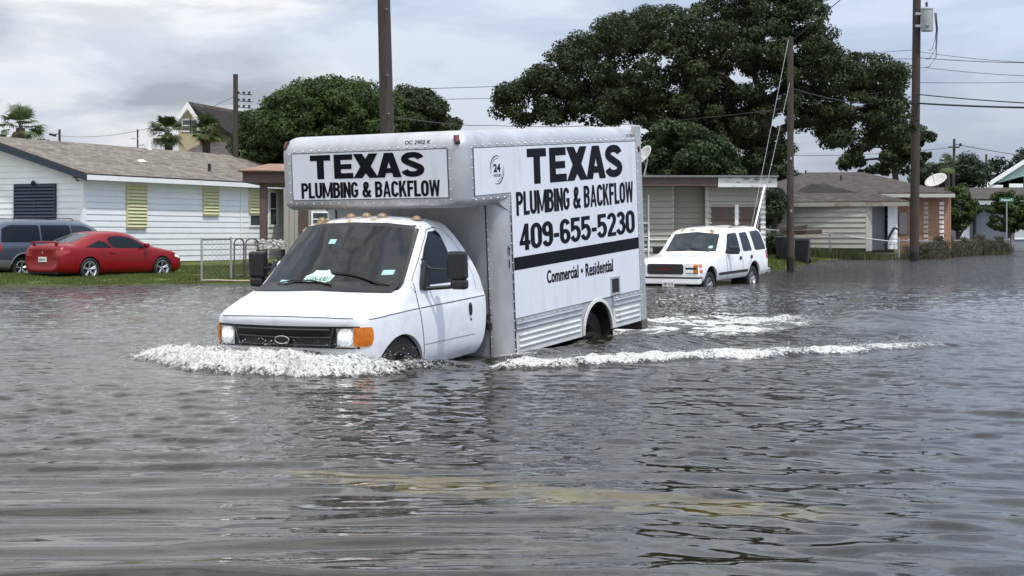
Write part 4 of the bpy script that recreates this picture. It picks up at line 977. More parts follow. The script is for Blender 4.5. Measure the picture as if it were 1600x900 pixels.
def finish_wells(o, arches, r_, yo, parent):
    for x, z in arches:
        for s in (-1, 1): mb = MB(); mb.lathe([(r_ - .004, s * .45), (r_ - .004, s * yo)], (x, 0, z), 'Y', 32); mb.box((x, s * .46, z), (2 * r_, .01, 2 * r_)); mb.build('wheel_well', m_dark, parent)
def arch_cuts(arches, r_):
    return [cyl_cut(x, z, r_, .42, 1.3) for x, z in arches] + [cyl_cut(x, z, r_, -1.3, -.42) for x, z in arches]
# ---- red coupe
m_red = mat('red_paint', (.20, .002, .004), .34, var=.04, coat=.12, spec=.3)
car = veh('coupe', 'red two-door car with alloy wheels parked on the grass by the white house', 'car', wp(139, 0, 44.9).to_2d(), R(37), .0, side=-1, track=.80)
W = .86
def dk(x, w, z, wm=.45, cr=.02): return [(x, w * .93, z), (x, w * .82, z + cr), (x, w * .55, z + cr * 1.6), (x, 0, z + cr * 2)]
cn = [full(-.96, .42, W * .74, .72, W * .70, dk(-.96, W * .76, .76)), full(-1.0, .30, W * .80, .80, W * .77, dk(-.97, W * .78, .90)), full(-.96, .24, W * .92, .86, W * .88, dk(-.90, W * .86, .97)),
    full(-.80, .20, W * .98, .88, W * .94, dk(-.80, W * .92, 1.0)), full(-.45, .19, W, .90, W * .95, [(-.45, W * .90, .95), (-.50, W * .80, 1.00), (-.56, W * .55, 1.03), (-.58, 0, 1.04)]),
    full(-.25, .19, W, .905, W * .95, [(-.15, W * .88, .99), (-.30, W * .78, 1.06), (-.38, W * .55, 1.09), (-.42, 0, 1.10)]),
    full(.25, .18, W, .905, W * .95, [(.45, W * .80, 1.20), (.38, W * .68, 1.31), (.30, W * .48, 1.345), (.26, 0, 1.355)]),
    full(.7, .18, W, .90, W * .95, [(.75, W * .76, 1.27), (.75, W * .66, 1.36), (.72, W * .46, 1.395), (.70, 0, 1.405)]),
    full(1.3, .18, W, .89, W * .95, [(1.25, W * .76, 1.28), (1.25, W * .66, 1.365), (1.30, W * .46, 1.40), (1.32, 0, 1.41)]),
    full(1.7, .18, W, .88, W * .95, [(1.62, W * .78, 1.20), (1.58, W * .68, 1.29), (1.68, W * .46, 1.34), (1.72, 0, 1.35)]),
    full(2.2, .18, W, .87, W * .95, [(2.20, W * .88, .95), (2.18, W * .80, .99), (2.35, W * .5, 1.03), (2.42, 0, 1.04)]),
    full(2.45, .18, W, .84, W * .95, [(2.42, W * .90, .91), (2.42, W * .80, .94), (2.55, W * .5, .97), (2.60, 0, .98)]),
    full(3.0, .19, W * .98, .76, W * .93, dk(3.0, W * .92, .83, cr=.025)), full(3.35, .20, W * .90, .68, W * .84, dk(3.35, W * .82, .73, cr=.02)),
    full(3.50, .22, W * .76, .60, W * .72, dk(3.52, W * .70, .64)), full(3.56, .28, W * .60, .52, W * .56, dk(3.58, W * .55, .55))]
arc = [(0, .325), (2.62, .325)]
body = loft('body', cn, m_red, car, 2, cuts=arch_cuts(arc, .365)); finish_wells(body, arc, .365, .80, car)
pj = Proj(body)
for ax in ('-Y', 'Y'):
    mb = MB(); pj.panel(mb, [(.80, .925), (.62, 1.08), (.40, 1.13), (.12, 1.03), (-.10, .945), (.3, .93)], ax, .006, 5, step=.05); pj.panel(mb, [(.86, .925), (2.12, .905), (1.98, 1.0), (1.72, 1.15), (1.5, 1.22), (1.15, 1.26), (.85, 1.25), (.72, 1.19), (.70, 1.10)], ax, .006, 6, step=.05); mb.build('side_window', m_glass, car, smooth=True)
    mb = MB(); pj.strip(mb, [(.62, 1.22), (.50, .92), (.42, .70), (.46, .45), (.60, .28), (1.9, .28), (2.10, .5), (2.12, .90)], ax, .003, .010); pj.strip(mb, [(.45, .60), (2.1, .585)], ax, .003, .006); mb.build('door_seam', m_seam_crease, car)
    mb = MB(); a_ = pj.pt(.72, .79, ax, .02); b_ = pj.pt(.90, .785, ax, .02); mb.tube([a_, b_], .014, 6); mb.build('door_handle', m_red, car)
    s = -1 if ax == '-Y' else 1
    mb = MB(); mb.box((1.95, s * .93, .99), (.12, .17, .12)); mb.build('wing_mirror', m_red, car, bevel=.03)
    mb = MB(); pj.panel(mb, [(3.12, .66), (3.36, .60), (3.40, .66), (3.2, .74)], ax, .006, 3, step=.04); mb.build('headlight', m_lens, car)
    mb = MB(); yy = (-.80, -.46) if s < 0 else (.46, .80)
    pj.panel(mb, [(yy[0], .70), (yy[1], .70), (yy[1], .87), (yy[0], .84)], '-X', .006, 4, step=.04); pj.panel(mb, [(-.93, .72), (-.70, .78), (-.62, .88), (-.92, .86)], ax, .006, 4, step=.04); mb.build('tail_lamp', m_redlens, car, smooth=True)
mb = MB(); pj.panel(mb, [(-.52, 1.07), (.52, 1.07), (.50, 1.2), (.44, 1.33), (0, 1.345), (-.44, 1.33), (-.50, 1.2)], '-X', .006, 7, step=.05); mb.build('rear_window', m_glass2, car, smooth=True)
mb = MB(); pj.panel(mb, [(-.60, 1.02), (0, 1.06), (.60, 1.02), (.52, 1.29), (0, 1.34), (-.52, 1.29)], 'X', .006, 7, step=.05); mb.build('windshield', m_glass2, car, smooth=True)
mb = MB(); mb.tube([(-.90, y_ * .62, 1.10 - .03 * abs(y_) ** 3) for y_ in (-1, -.7, -.3, 0, .3, .7, 1)], .022, 8)
for s in (-1, 1): mb.box((-.88, s * .5, 1.04), (.07, .04, .09))
mb.build('spoiler', m_red, car, smooth=True)
mb = MB(); pj.panel(mb, [(-.18, .54), (.18, .54), (.18, .68), (-.18, .68)], '-X', .012, 2); pl = mb.build('number_plate', m_plate, car)
mb = MB()
q0 = pj.pt(0, .6, '-X', .018).x
put_text(mb, "DKR-4317", lambda u, v, e=0: (q0, .14 - .28 * u, .575 + .06 * v), .02); mb.build('lettering', m_ink, pl, fixn=False)
mb = MB(); q0 = pj.pt(0, .80, '-X', .01).x; mb.add([(q0, 0, .855), (q0, .03, .815), (q0, 0, .745), (q0, -.03, .815)], [(0, 1, 2, 3)]); mb.build('emblem', m_chrome, car)
mb = MB(); mb.box((-.1, 0, .22), (1.6, 1.3, .06)); mb.box((1.3, 0, .20), (1.6, 1.4, .05)); mb.box((-.86, 0, .27), (.2, 1.35, .12)); mb.build('underbody', m_dark, car)
for x, s in ((0, -1), (0, 1), (2.62, -1), (2.62, 1)): wheel(car, x, s * .765, .322, .322, .21, s, .225, 5)
# ---- grey minivan
m_van = mat('grey_blue_paint', (.05, .065, .09), .3, metal=.2, var=.04, coat=.8)
m_clad = mat('grey_cladding', (.12, .115, .115), .5, var=.1)
van = veh('minivan', 'grey-blue minivan with dark windows parked behind the red car', 'minivan', wp(33, 0, 46.7).to_2d(), R(38), -.02, side=-1, track=.86)
W = .99
def rf(x, w, z, dx=0.0, s=0): return [(x, w * .86, z - .30), (x, w * .74, z - .07), (x, w * .50, z - .015), (x, 0, z)]
vn = [full(-.93, .50, W * .86, .95, W * .84, rf(-.86, W * .92, 1.45)), full(-1.0, .38, W * .90, 1.0, W * .88, rf(-.84, W * .94, 1.58)), full(-.98, .30, W * .95, 1.05, W * .92, rf(-.72, W * .96, 1.70)),
    full(-.80, .26, W, 1.06, W * .955, rf(-.50, W * .98, 1.755)), full(-.3, .24, W, 1.06, W * .955, rf(-.2, W, 1.785)), full(1.0, .24, W, 1.04, W * .955, rf(1.0, W, 1.80)), full(2.0, .24, W, 1.02, W * .955, rf(2.0, W, 1.77)),
    full(2.5, .24, W, 1.01, W * .955, [(2.55, W * .85, 1.42), (2.42, W * .74, 1.66), (2.5, W * .5, 1.71), (2.52, 0, 1.72)]), full(3.3, .24, W, .98, W * .95, [(3.3, W * .9, 1.08), (3.28, W * .8, 1.12), (3.5, W * .5, 1.16), (3.58, 0, 1.17)]),
    full(3.55, .25, W * .98, .92, W * .93, [(3.55, W * .88, 1.0), (3.6, W * .78, 1.03), (3.75, W * .5, 1.06), (3.8, 0, 1.07)]), full(3.95, .28, W * .88, .75, W * .82, dk(3.95, W * .78, .82)), full(4.02, .34, W * .7, .6, W * .65, dk(4.03, W * .62, .65))]
arc = [(0, .34), (3.03, .34)]
body = loft('body', vn, m_van, van, 2, cuts=arch_cuts(arc, .40)); finish_wells(body, arc, .40, .90, van)
pj = Proj(body)
for ax in ('-Y', 'Y'):
    s = -1 if ax == '-Y' else 1
    for nm, po in (('quarter_window', [(-.72, 1.10), (.62, 1.10), (.62, 1.60), (-.35, 1.60), (-.62, 1.50)]), ('door_window', [(.68, 1.10), (1.75, 1.09), (1.72, 1.60), (.68, 1.60)]), ('front_window', [(1.81, 1.09), (3.0, 1.08), (2.85, 1.20), (2.45, 1.52), (2.2, 1.58), (1.78, 1.60)])):
        mb = MB(); pj.panel(mb, po, ax, .006, 5, step=.07, sm=1); mb.build(nm, m_glass if nm != 'front_window' else m_glass2, van, smooth=True)
    mb = MB(); pj.panel(mb, [(.42, .26), (2.62, .26), (2.62, .50), (.42, .50)], ax, .012, 4, step=.1); pj.panel(mb, [(-.92, .40), (-.42, .34), (-.42, .58), (-.92, .60)], ax, .012, 3, step=.08); mb.build('lower_cladding', m_clad, van, smooth=True)
    mb = MB(); mb.tube([pj.pt(a_, b_, ax, .006) for a_, b_ in arc_pts(0, .34, .435, 8, 172, 18)], .022, 6); mb.build('arch_trim', m_clad, van, smooth=True)
    mb = MB(); pj.strip(mb, [(.66, .5), (.66, 1.05)], ax, .003, .010); pj.strip(mb, [(1.78, .5), (1.78, 1.6)], ax, .003, .010); pj.strip(mb, [(-.3, .93), (1.78, .93)], ax, .003, .012); mb.build('door_seam', m_seam_crease, van)
    mb = MB(); pj.panel(mb, [(-.96, .80), (-.76, .82), (-.72, 1.0), (-.78, 1.12), (-.94, 1.12)], ax, .01, 4, step=.05, sm=1); mb.build('tail_lamp', m_redlens, van, smooth=True)
    mb = MB(); mb.tube([(-.1, s * .62, 1.77), (.0, s * .62, 1.80), (1.9, s * .62, 1.80), (2.0, s * .62, 1.76)], .016, 6); mb.build('roof_rail', m_black, van)
    mb = MB(); mb.box((2.85, s * 1.06, 1.12), (.14, .2, .16)); mb.build('wing_mirror', m_black, van, bevel=.03)
mb = MB(); pj.panel(mb, [(-.68, 1.12), (.68, 1.12), (.60, 1.58), (-.60, 1.58)], '-X', .006, 6, step=.07); mb.build('rear_window', m_glass, van, smooth=True)
mb = MB(); pj.panel(mb, [(-.74, 1.18), (.74, 1.18), (.62, 1.62), (-.62, 1.62)], 'X', .006, 6, step=.07); mb.build('windshield', m_glass2, van, smooth=True)
for x, s in ((0, -1), (0, 1), (3.03, -1), (3.03, 1)): wheel(van, x, s * .83, .335, .335, .21, s, .22, 5)
# ---- white sport utility vehicle, standing in the water
m_suv = rust_paint('white_suv_paint', (.80, .80, .79), 1.66, (.6, 2.2, 2.0))
Ys = 43.6
suv = veh('suv', 'white four-door SUV with black grille standing in the flood by the beige garage', 'suv', wp(1171, 0, Ys).to_2d(), R(30) + math.pi, -.27, pitch=R(1.8), side=1, track=.80)
W = .965
def cab_(x, z, xo=0.0, k=1.0): return [(x + xo, W * .90 * k, z - .42), (x, W * .80 * k, z - .07), (x, W * .52 * k, z - .02), (x, 0, z)]
sn = [full(-1.0, .55, W * .92, 1.05, W * .90, [(-.98, W * .86, 1.38), (-.90, W * .76, 1.62), (-.90, W * .5, 1.68), (-.90, 0, 1.69)]), full(-1.08, .45, W * .95, 1.08, W * .93, [(-1.02, W * .88, 1.38), (-.84, W * .78, 1.70), (-.84, W * .5, 1.75), (-.84, 0, 1.76)]),
    full(-1.04, .42, W * .985, 1.09, W * .955, [(-.98, W * .90, 1.38), (-.78, W * .79, 1.74), (-.78, W * .52, 1.79), (-.78, 0, 1.80)]), full(-.9, .42, W, 1.10, W * .965, cab_(-.62, 1.815, -.2)), full(-.2, .42, W, 1.11, W * .965, cab_(-.2, 1.83)), full(1.0, .42, W, 1.11, W * .965, cab_(1.0, 1.835)),
    full(1.45, .42, W, 1.11, W * .965, cab_(1.42, 1.80)), full(1.62, .42, W, 1.11, W * .965, [(1.70, W * .905, 1.40), (1.55, W * .80, 1.70), (1.62, W * .5, 1.75), (1.65, 0, 1.765)]),
    full(2.15, .42, W, 1.10, W * .965, [(2.12, W * .93, 1.15), (2.10, W * .86, 1.17), (2.20, W * .5, 1.185), (2.24, 0, 1.19)]), full(2.28, .42, W, 1.09, W * .965, [(2.25, W * .93, 1.125), (2.25, W * .86, 1.14), (2.35, W * .5, 1.16), (2.38, 0, 1.165)]),
    full(2.6, .42, W, 1.07, W * .965, dk(2.6, W * .98, 1.09, cr=.02)), full(3.45, .42, W, 1.0, W * .96, dk(3.45, W * .98, 1.03, cr=.025)), full(3.66, .44, W * .985, .95, W * .94, dk(3.66, W * .96, .985, cr=.02)), full(3.72, .46, W * .96, .90, W * .92, dk(3.72, W * .94, .93, cr=.015)),
    full(3.725, .50, W * .90, .86, W * .86, dk(3.725, W * .88, .88, cr=.01))]
arc = [(0, .42), (2.98, .42)]
body = loft('body', sn, m_suv, suv, 2, cuts=arch_cuts(arc, .45)); finish_wells(body, arc, .45, .90, suv)
pj = Proj(body)
for ax in ('Y', '-Y'):
    s = -1 if ax == '-Y' else 1
    for nm, po in (('quarter_window', [(-.93, 1.15), (-.14, 1.15), (-.02, 1.66), (-.62, 1.68), (-.78, 1.60)]), ('rear_door_window', [(.10, 1.15), (.72, 1.15), (.76, 1.64), (.24, 1.66)]), ('front_door_window', [(.92, 1.15), (1.98, 1.15), (1.88, 1.22), (1.55, 1.62), (1.45, 1.65), (.95, 1.65)])):
        mb = MB(); pj.panel(mb, po, ax, .006, 5, step=.07, sm=1); mb.build(nm, m_glass, suv, smooth=True)
    for ln, w_ in (([(.84, .45), (.84, 1.68)], .012), ([(1.95, 1.12), (1.93, .80), (1.84, .45)], .02), ([(.02, 1.12), (.12, .95), (.42, .80), (.5, .45)], .010)): mb = MB(); pj.strip(mb, ln, ax, .003, w_); mb.build('door_seam', m_seam_crease, suv)
    mb = MB(); pj.panel(mb, [(.50, .60), (2.50, .60), (2.50, .67), (.50, .67)], ax, .012, 3, step=.1); mb.build('side_moulding', m_black, suv)
    for xx in (1.0, .22): mb = MB(); pj.panel(mb, [(xx - .09, .94), (xx + .05, .94), (xx + .05, 1.03), (xx - .09, 1.03)], ax, .014, 2, sm=1); mb.build('door_handle', m_black, suv)
    mb = MB(); mb.box((1.78, s * 1.10, 1.22), (.14, .26, .20)); mb.box((1.84, s * .97, 1.17), (.08, .12, .08)); mb.build('wing_mirror', m_black, suv, bevel=.03)
    mb = MB(); mb.tube([(-.45, s * .66, 1.79), (-.40, s * .66, 1.825), (.95, s * .66, 1.83), (1.05, s * .66, 1.79)], .016, 6); mb.build('roof_rail', m_black, suv)
    ya, yb = (.56, .90) if s > 0 else (-.90, -.56)
    hb = MB(); pj.panel(hb, [(ya, .70), (yb, .70), (yb, .955), (ya, .955)], 'X', .004, 3, step=.06); hb = hb.build('lamp_bezel', m_black, suv)
    for za, zb_ in ((.855, .94), (.715, .805)):
        mb = MB(); y2 = (ya + .01, ya + .22) if s > 0 else (yb - .22, yb - .01); pj.panel(mb, [(y2[0], za), (y2[1], za), (y2[1], zb_), (y2[0], zb_)], 'X', .012, 3, step=.05); mb.build('headlight' if za > .8 else 'lower_lamp', m_lens, suv)
        mb = MB(); y2 = (ya + .235, yb - .005) if s > 0 else (ya + .005, yb - .235); pj.panel(mb, [(y2[0], za), (y2[1], za), (y2[1], zb_), (y2[0], zb_)], 'X', .013, 3, step=.05); pj.panel(mb, [(3.56, za), (3.68, za), (3.68, zb_), (3.56, zb_)], ax, .008, 2); mb.build('turn_signal', m_amber, suv)
    mb = MB(); pj.panel(mb, [(-.98, .9), (-.88, .9), (-.88, 1.12), (-.98, 1.12)], ax, .008, 2); mb.build('tail_lamp', m_redlens, suv)
mb = MB(); pj.panel(mb, [(-.50, .68), (.50, .68), (.50, .945), (-.50, .945)], 'X', .010, 5, step=.08, sm=1); gr_ = mb.build('grille', m_black, suv, smooth=True)
q0 = pj.pt(0, .82, 'X', .03).x
mb = MB(); put_text(mb, "GMC", lambda u, v, e=0: (q0, -.22 + .44 * u, .765 + .10 * v), .03, space=1.1); mb.build('lettering', mat('red_badge', (.11, .010, .014), .3), gr_, fixn=False)
mb = MB(); pj.panel(mb, [(-.72, 1.20), (0, 1.215), (.72, 1.20), (.64, 1.64), (0, 1.70), (-.64, 1.64)], 'X', .006, 7, step=.07); wsu = mb.build('windshield', m_glass2, suv, smooth=True)
mb = MB(); pj.panel(mb, [(.50, 1.28), (.60, 1.28), (.60, 1.34), (.50, 1.34)], 'X', .012, 2); mb.build('sticker', m_sticker, wsu)
for pts in ([(-.65, 1.20), (-.30, 1.23), (-.1, 1.25)], [(.55, 1.20), (.2, 1.25), (-.0, 1.30)]):
    mb = MB(); mb.tube([pj.pt(a_, b_, 'X', .02) for a_, b_ in pts], .012, 5); mb.build('wiper', m_black, suv)
mb = MB(); mb.box((3.70, 0, .51), (.22, 1.90, .15)); mb.build('front_bumper', m_suv, suv, bevel=.03)
mb = MB(); mb.box((3.70, 0, .60), (.235, 1.92, .035)); mb.build('bumper_strip', m_black, suv, bevel=.01)
mb = MB(); mb.box((-1.10, 0, .55), (.20, 1.92, .16)); mb.build('rear_bumper', m_chrome, suv, bevel=.03)
mb = MB(); mb.box((3.825, .12, .44), (.012, .32, .17)); pl = mb.build('number_plate', m_plate, suv); mb = MB(); put_text(mb, "HBV 6218", lambda u, v, e=0: (3.834, -.02 + .28 * u, .40 + .08 * v), .02); mb.build('lettering', m_ink, pl, fixn=False)
for x, s in ((0, 1), (0, -1), (2.98, 1), (2.98, -1)): wheel(suv, x, s * .80, .36, .365, .235, s, .20, 5)
# ------------------------------------------------------------------ houses
def inv_mat_brick():
    m = bpy.data.materials.new('brick'); m.use_nodes = True; t = m.node_tree; n = t.nodes; l = t.links; p = n['Principled BSDF']
    c = n.new('ShaderNodeTexCoord'); mp = n.new('ShaderNodeMapping'); l.new(c.outputs['UV'], mp.inputs[0])
    b = n.new('ShaderNodeTexBrick'); b.inputs['Scale'].default_value = 1; b.inputs['Brick Width'].default_value = .22; b.inputs['Row Height'].default_value = .075; b.inputs['Mortar Size'].default_value = .009
    b.inputs['Color1'].default_value = (.27, .12, .06, 1); b.inputs['Color2'].default_value = (.35, .17, .085, 1); b.inputs['Mortar'].default_value = (.30, .25, .19, 1)
    l.new(mp.outputs[0], b.inputs[0]); l.new(b.outputs[0], p.inputs['Base Color']); p.inputs['Roughness'].default_value = .9
    return m
def shingle(name, c1, c2, c3=None):
    m = bpy.data.materials.new(name); m.use_nodes = True; t = m.node_tree; n = t.nodes; l = t.links; p = n['Principled BSDF']
    c = n.new('ShaderNodeTexCoord'); mp = n.new('ShaderNodeMapping'); l.new(c.outputs['UV'], mp.inputs[0])
    b = n.new('ShaderNodeTexBrick'); b.inputs['Scale'].default_value = 1; b.inputs['Brick Width'].default_value = .32; b.inputs['Row Height'].default_value = .14; b.inputs['Mortar Size'].default_value = .006
    b.inputs['Color1'].default_value = (*c1, 1); b.inputs['Color2'].default_value = (*c2, 1); b.inputs['Mortar'].default_value = tuple(x * .55 for x in c1) + (1,); b.inputs['Bias'].default_value = .0
    l.new(mp.outputs[0], b.inputs[0]); ns = n.new('ShaderNodeTexNoise'); ns.inputs['Scale'].default_value = 2.4; ns.inputs['Detail'].default_value = 8; ns.inputs['Roughness'].default_value = .7; l.new(c.outputs['Object'], ns.inputs[0])
    q = n.new('ShaderNodeMix'); q.data_type = 'RGBA'; q.blend_type = 'OVERLAY'; q.inputs[0].default_value = .75; l.new(b.outputs[0], q.inputs[6]); l.new(ns.outputs['Fac'], q.inputs[7]); l.new(q.outputs[2], p.inputs['Base Color'])
    p.inputs['Roughness'].default_value = .95; p.inputs['Specular IOR Level'].default_value = .15
    return m
def uvquad(name, quads, m, parent, thick=0.0):
    "quads: list of 4 (or 3) 3D points; UV in metres along first edge and up"
    vs = []; fs = []; uv = []
    for q in quads:
        q = [Vector(p) for p in q]; b = len(vs); vs += q; fs.append(tuple(range(b, b + len(q))))
        u = (q[1] - q[0]).normalized(); nr = u.cross(q[2] - q[1]).normalized(); w = nr.cross(u)
        uv += [((p - q[0]).dot(u), (p - q[0]).dot(w)) for p in q]
        if thick:
            b2 = len(vs); vs += [p - nr * thick for p in q]; k = len(q)
            fs.append(tuple(range(b2 + k - 1, b2 - 1, -1))); uv += [(0, 0)] * k
            for i in range(k): fs.append((b + i, b2 + i, b2 + (i + 1) % k, b + (i + 1) % k)); uv += [(0, 0)] * 4
    me = bpy.data.meshes.new(name); me.from_pydata([tuple(v) for v in vs], [], fs); lay = me.uv_layers.new(name='uv'); lay.data.foreach_set('uv', [c for p in uv for c in p])
    return mesh_obj(name, me, m, parent)
class Wall:
    "vertical wall plane from A towards B"
    def __init__(s, A, B): s.A = Vector((*A, 0)); s.B = Vector((*B, 0)); s.d = (s.B - s.A).normalized(); s.L = (s.B - s.A).length; s.n = Vector((s.d.y, -s.d.x, 0))
    def p(s, t_, z, off=0.0): return s.A + s.d * t_ + s.n * off + Vector((0, 0, z))
    def hit(s, px, py):
        "photo pixel -> (t, z) on the wall"
        rx = (px - HX) / F; k = s.n.x * s.A.x + s.n.y * s.A.y; Yd = k / (s.n.x * rx + s.n.y); q = Vector((rx * Yd, Yd, 0)) - s.A
        return q.dot(s.d), EYE - (py - HY) / F * Yd
    def siding(s, mb, t0, t1, z0, z1, e=.2, out=.022, clip=None):
        z = z0
        while z < z1 - .01:
            zt = min(z + e, z1); a0, a1, b0, b1 = t0, t1, t0, t1
            if clip: (a0, a1), (b0, b1) = clip(z), clip(zt)
            if b1 - b0 > .02 or a1 - a0 > .02:
                mb.add([s.p(a0, z, out), s.p(a1, z, out), s.p(b1, zt, .002), s.p(b0, zt, .002), s.p(a0, z, -.0), s.p(a1, z, -.0)], [(0, 1, 2, 3), (4, 5, 1, 0)])
            z += e
    def box(s, mb, t0, t1, z0, z1, o0, o1):
        P = [s.p(t0, z0, o0), s.p(t1, z0, o0), s.p(t1, z0, o1), s.p(t0, z0, o1)]; mb.prism(P, (0, 0, z1 - z0))
m_ws = mat('white_siding', (.78, .79, .80), .55, var=.03, vscale=1.2, dark=(.55, .56, .55), dscale=1.1, damt=.3)
m_wt = mat('white_trim', (.80, .80, .79), .5, dark=(.5, .48, .44), dscale=3, damt=.3)
m_navy = mat('navy_paint', (.018, .030, .050), .5)
m_yel = mat('pale_yellow_louvre', (.60, .57, .32), .5, dark=(.4, .36, .2), dscale=6, damt=.3)
m_win = mat('window_glass', (.05, .06, .07), .05, spec=.8)
m_brown = mat('brown_fascia', (.085, .055, .045), .7, var=.25, vscale=3)
m_beige = mat('beige_siding', (.33, .315, .27), .65, var=.06, vscale=1.5, dark=(.25, .23, .19), dscale=1.5, damt=.35)
m_cream = mat('cream_siding', (.43, .42, .37), .65, var=.05, vscale=1.5, dark=(.3, .28, .24), dscale=1.8, damt=.3)
m_roofA = shingle('tan_grey_shingles', (.125, .108, .090), (.22, .192, .16)); m_roofB = shingle('brown_grey_shingles', (.055, .046, .040), (.092, .078, .068)); m_roofC = shingle('dark_shingles', (.05, .042, .038), (.09, .075, .068))
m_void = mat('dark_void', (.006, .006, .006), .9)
def louvre(name, wall, px0, py0, px1, py1, m, house, e=.115, frame=.05, split=False):
    t0, zt = wall.hit(px0, py0); t1, _ = wall.hit(px1, py0); tm = (t0 + t1) / 2; _, z1 = wall.hit((px0 + px1) / 2, py0); _, z0 = wall.hit((px0 + px1) / 2, py1)
    mb = MB(); wall.box(mb, t0, t1, z0, z1, .02, .035); 
    for a, b in ((t0, t0 + frame), (t1 - frame, t1)) + (((tm - frame / 2, tm + frame / 2),) if split else ()): wall.box(mb, a, b, z0, z1, .035, .09)
    wall.box(mb, t0, t1, z1 - frame, z1, .035, .088); wall.box(mb, t0, t1, z0, z0 + frame, .035, .088)
    z = z0 + frame
    while z < z1 - frame:
        P = [wall.p(t0 + .01, z + e * .95, .04), wall.p(t1 - .01, z + e * .95, .04), wall.p(t1 - .01, z, .095), wall.p(t0 + .01, z, .095)]
        mb.prism(P, wall.n * .012); z += e
    return mb.build(name, m, house)
def window(name, wall, px0, py0, px1, py1, house, frame=.07, m=None, mid=True):
    t0, _ = wall.hit(px0, py0); t1, _ = wall.hit(px1, py0); c = (px0 + px1) / 2; _, z1 = wall.hit(c, py0); _, z0 = wall.hit(c, py1)
    mb = MB()
    for a, b, q0, q1 in ((t0 - frame, t0, z0 - frame, z1 + frame), (t1, t1 + frame, z0 - frame, z1 + frame), (t0, t1, z1, z1 + frame), (t0 - frame * .4, t1 + frame * .4, z0 - frame, z0)): wall.box(mb, a, b, q0, q1, .0, .05)
    if mid: wall.box(mb, t0, t1, (z0 + z1) / 2 - .02, (z0 + z1) / 2 + .02, .03, .045)
    w_ = mb.build(name, m or m_wt, house); mb = MB(); wall.box(mb, t0, t1, z0, z1, .018, .026); mb.build('pane', m_win, w_); return w_
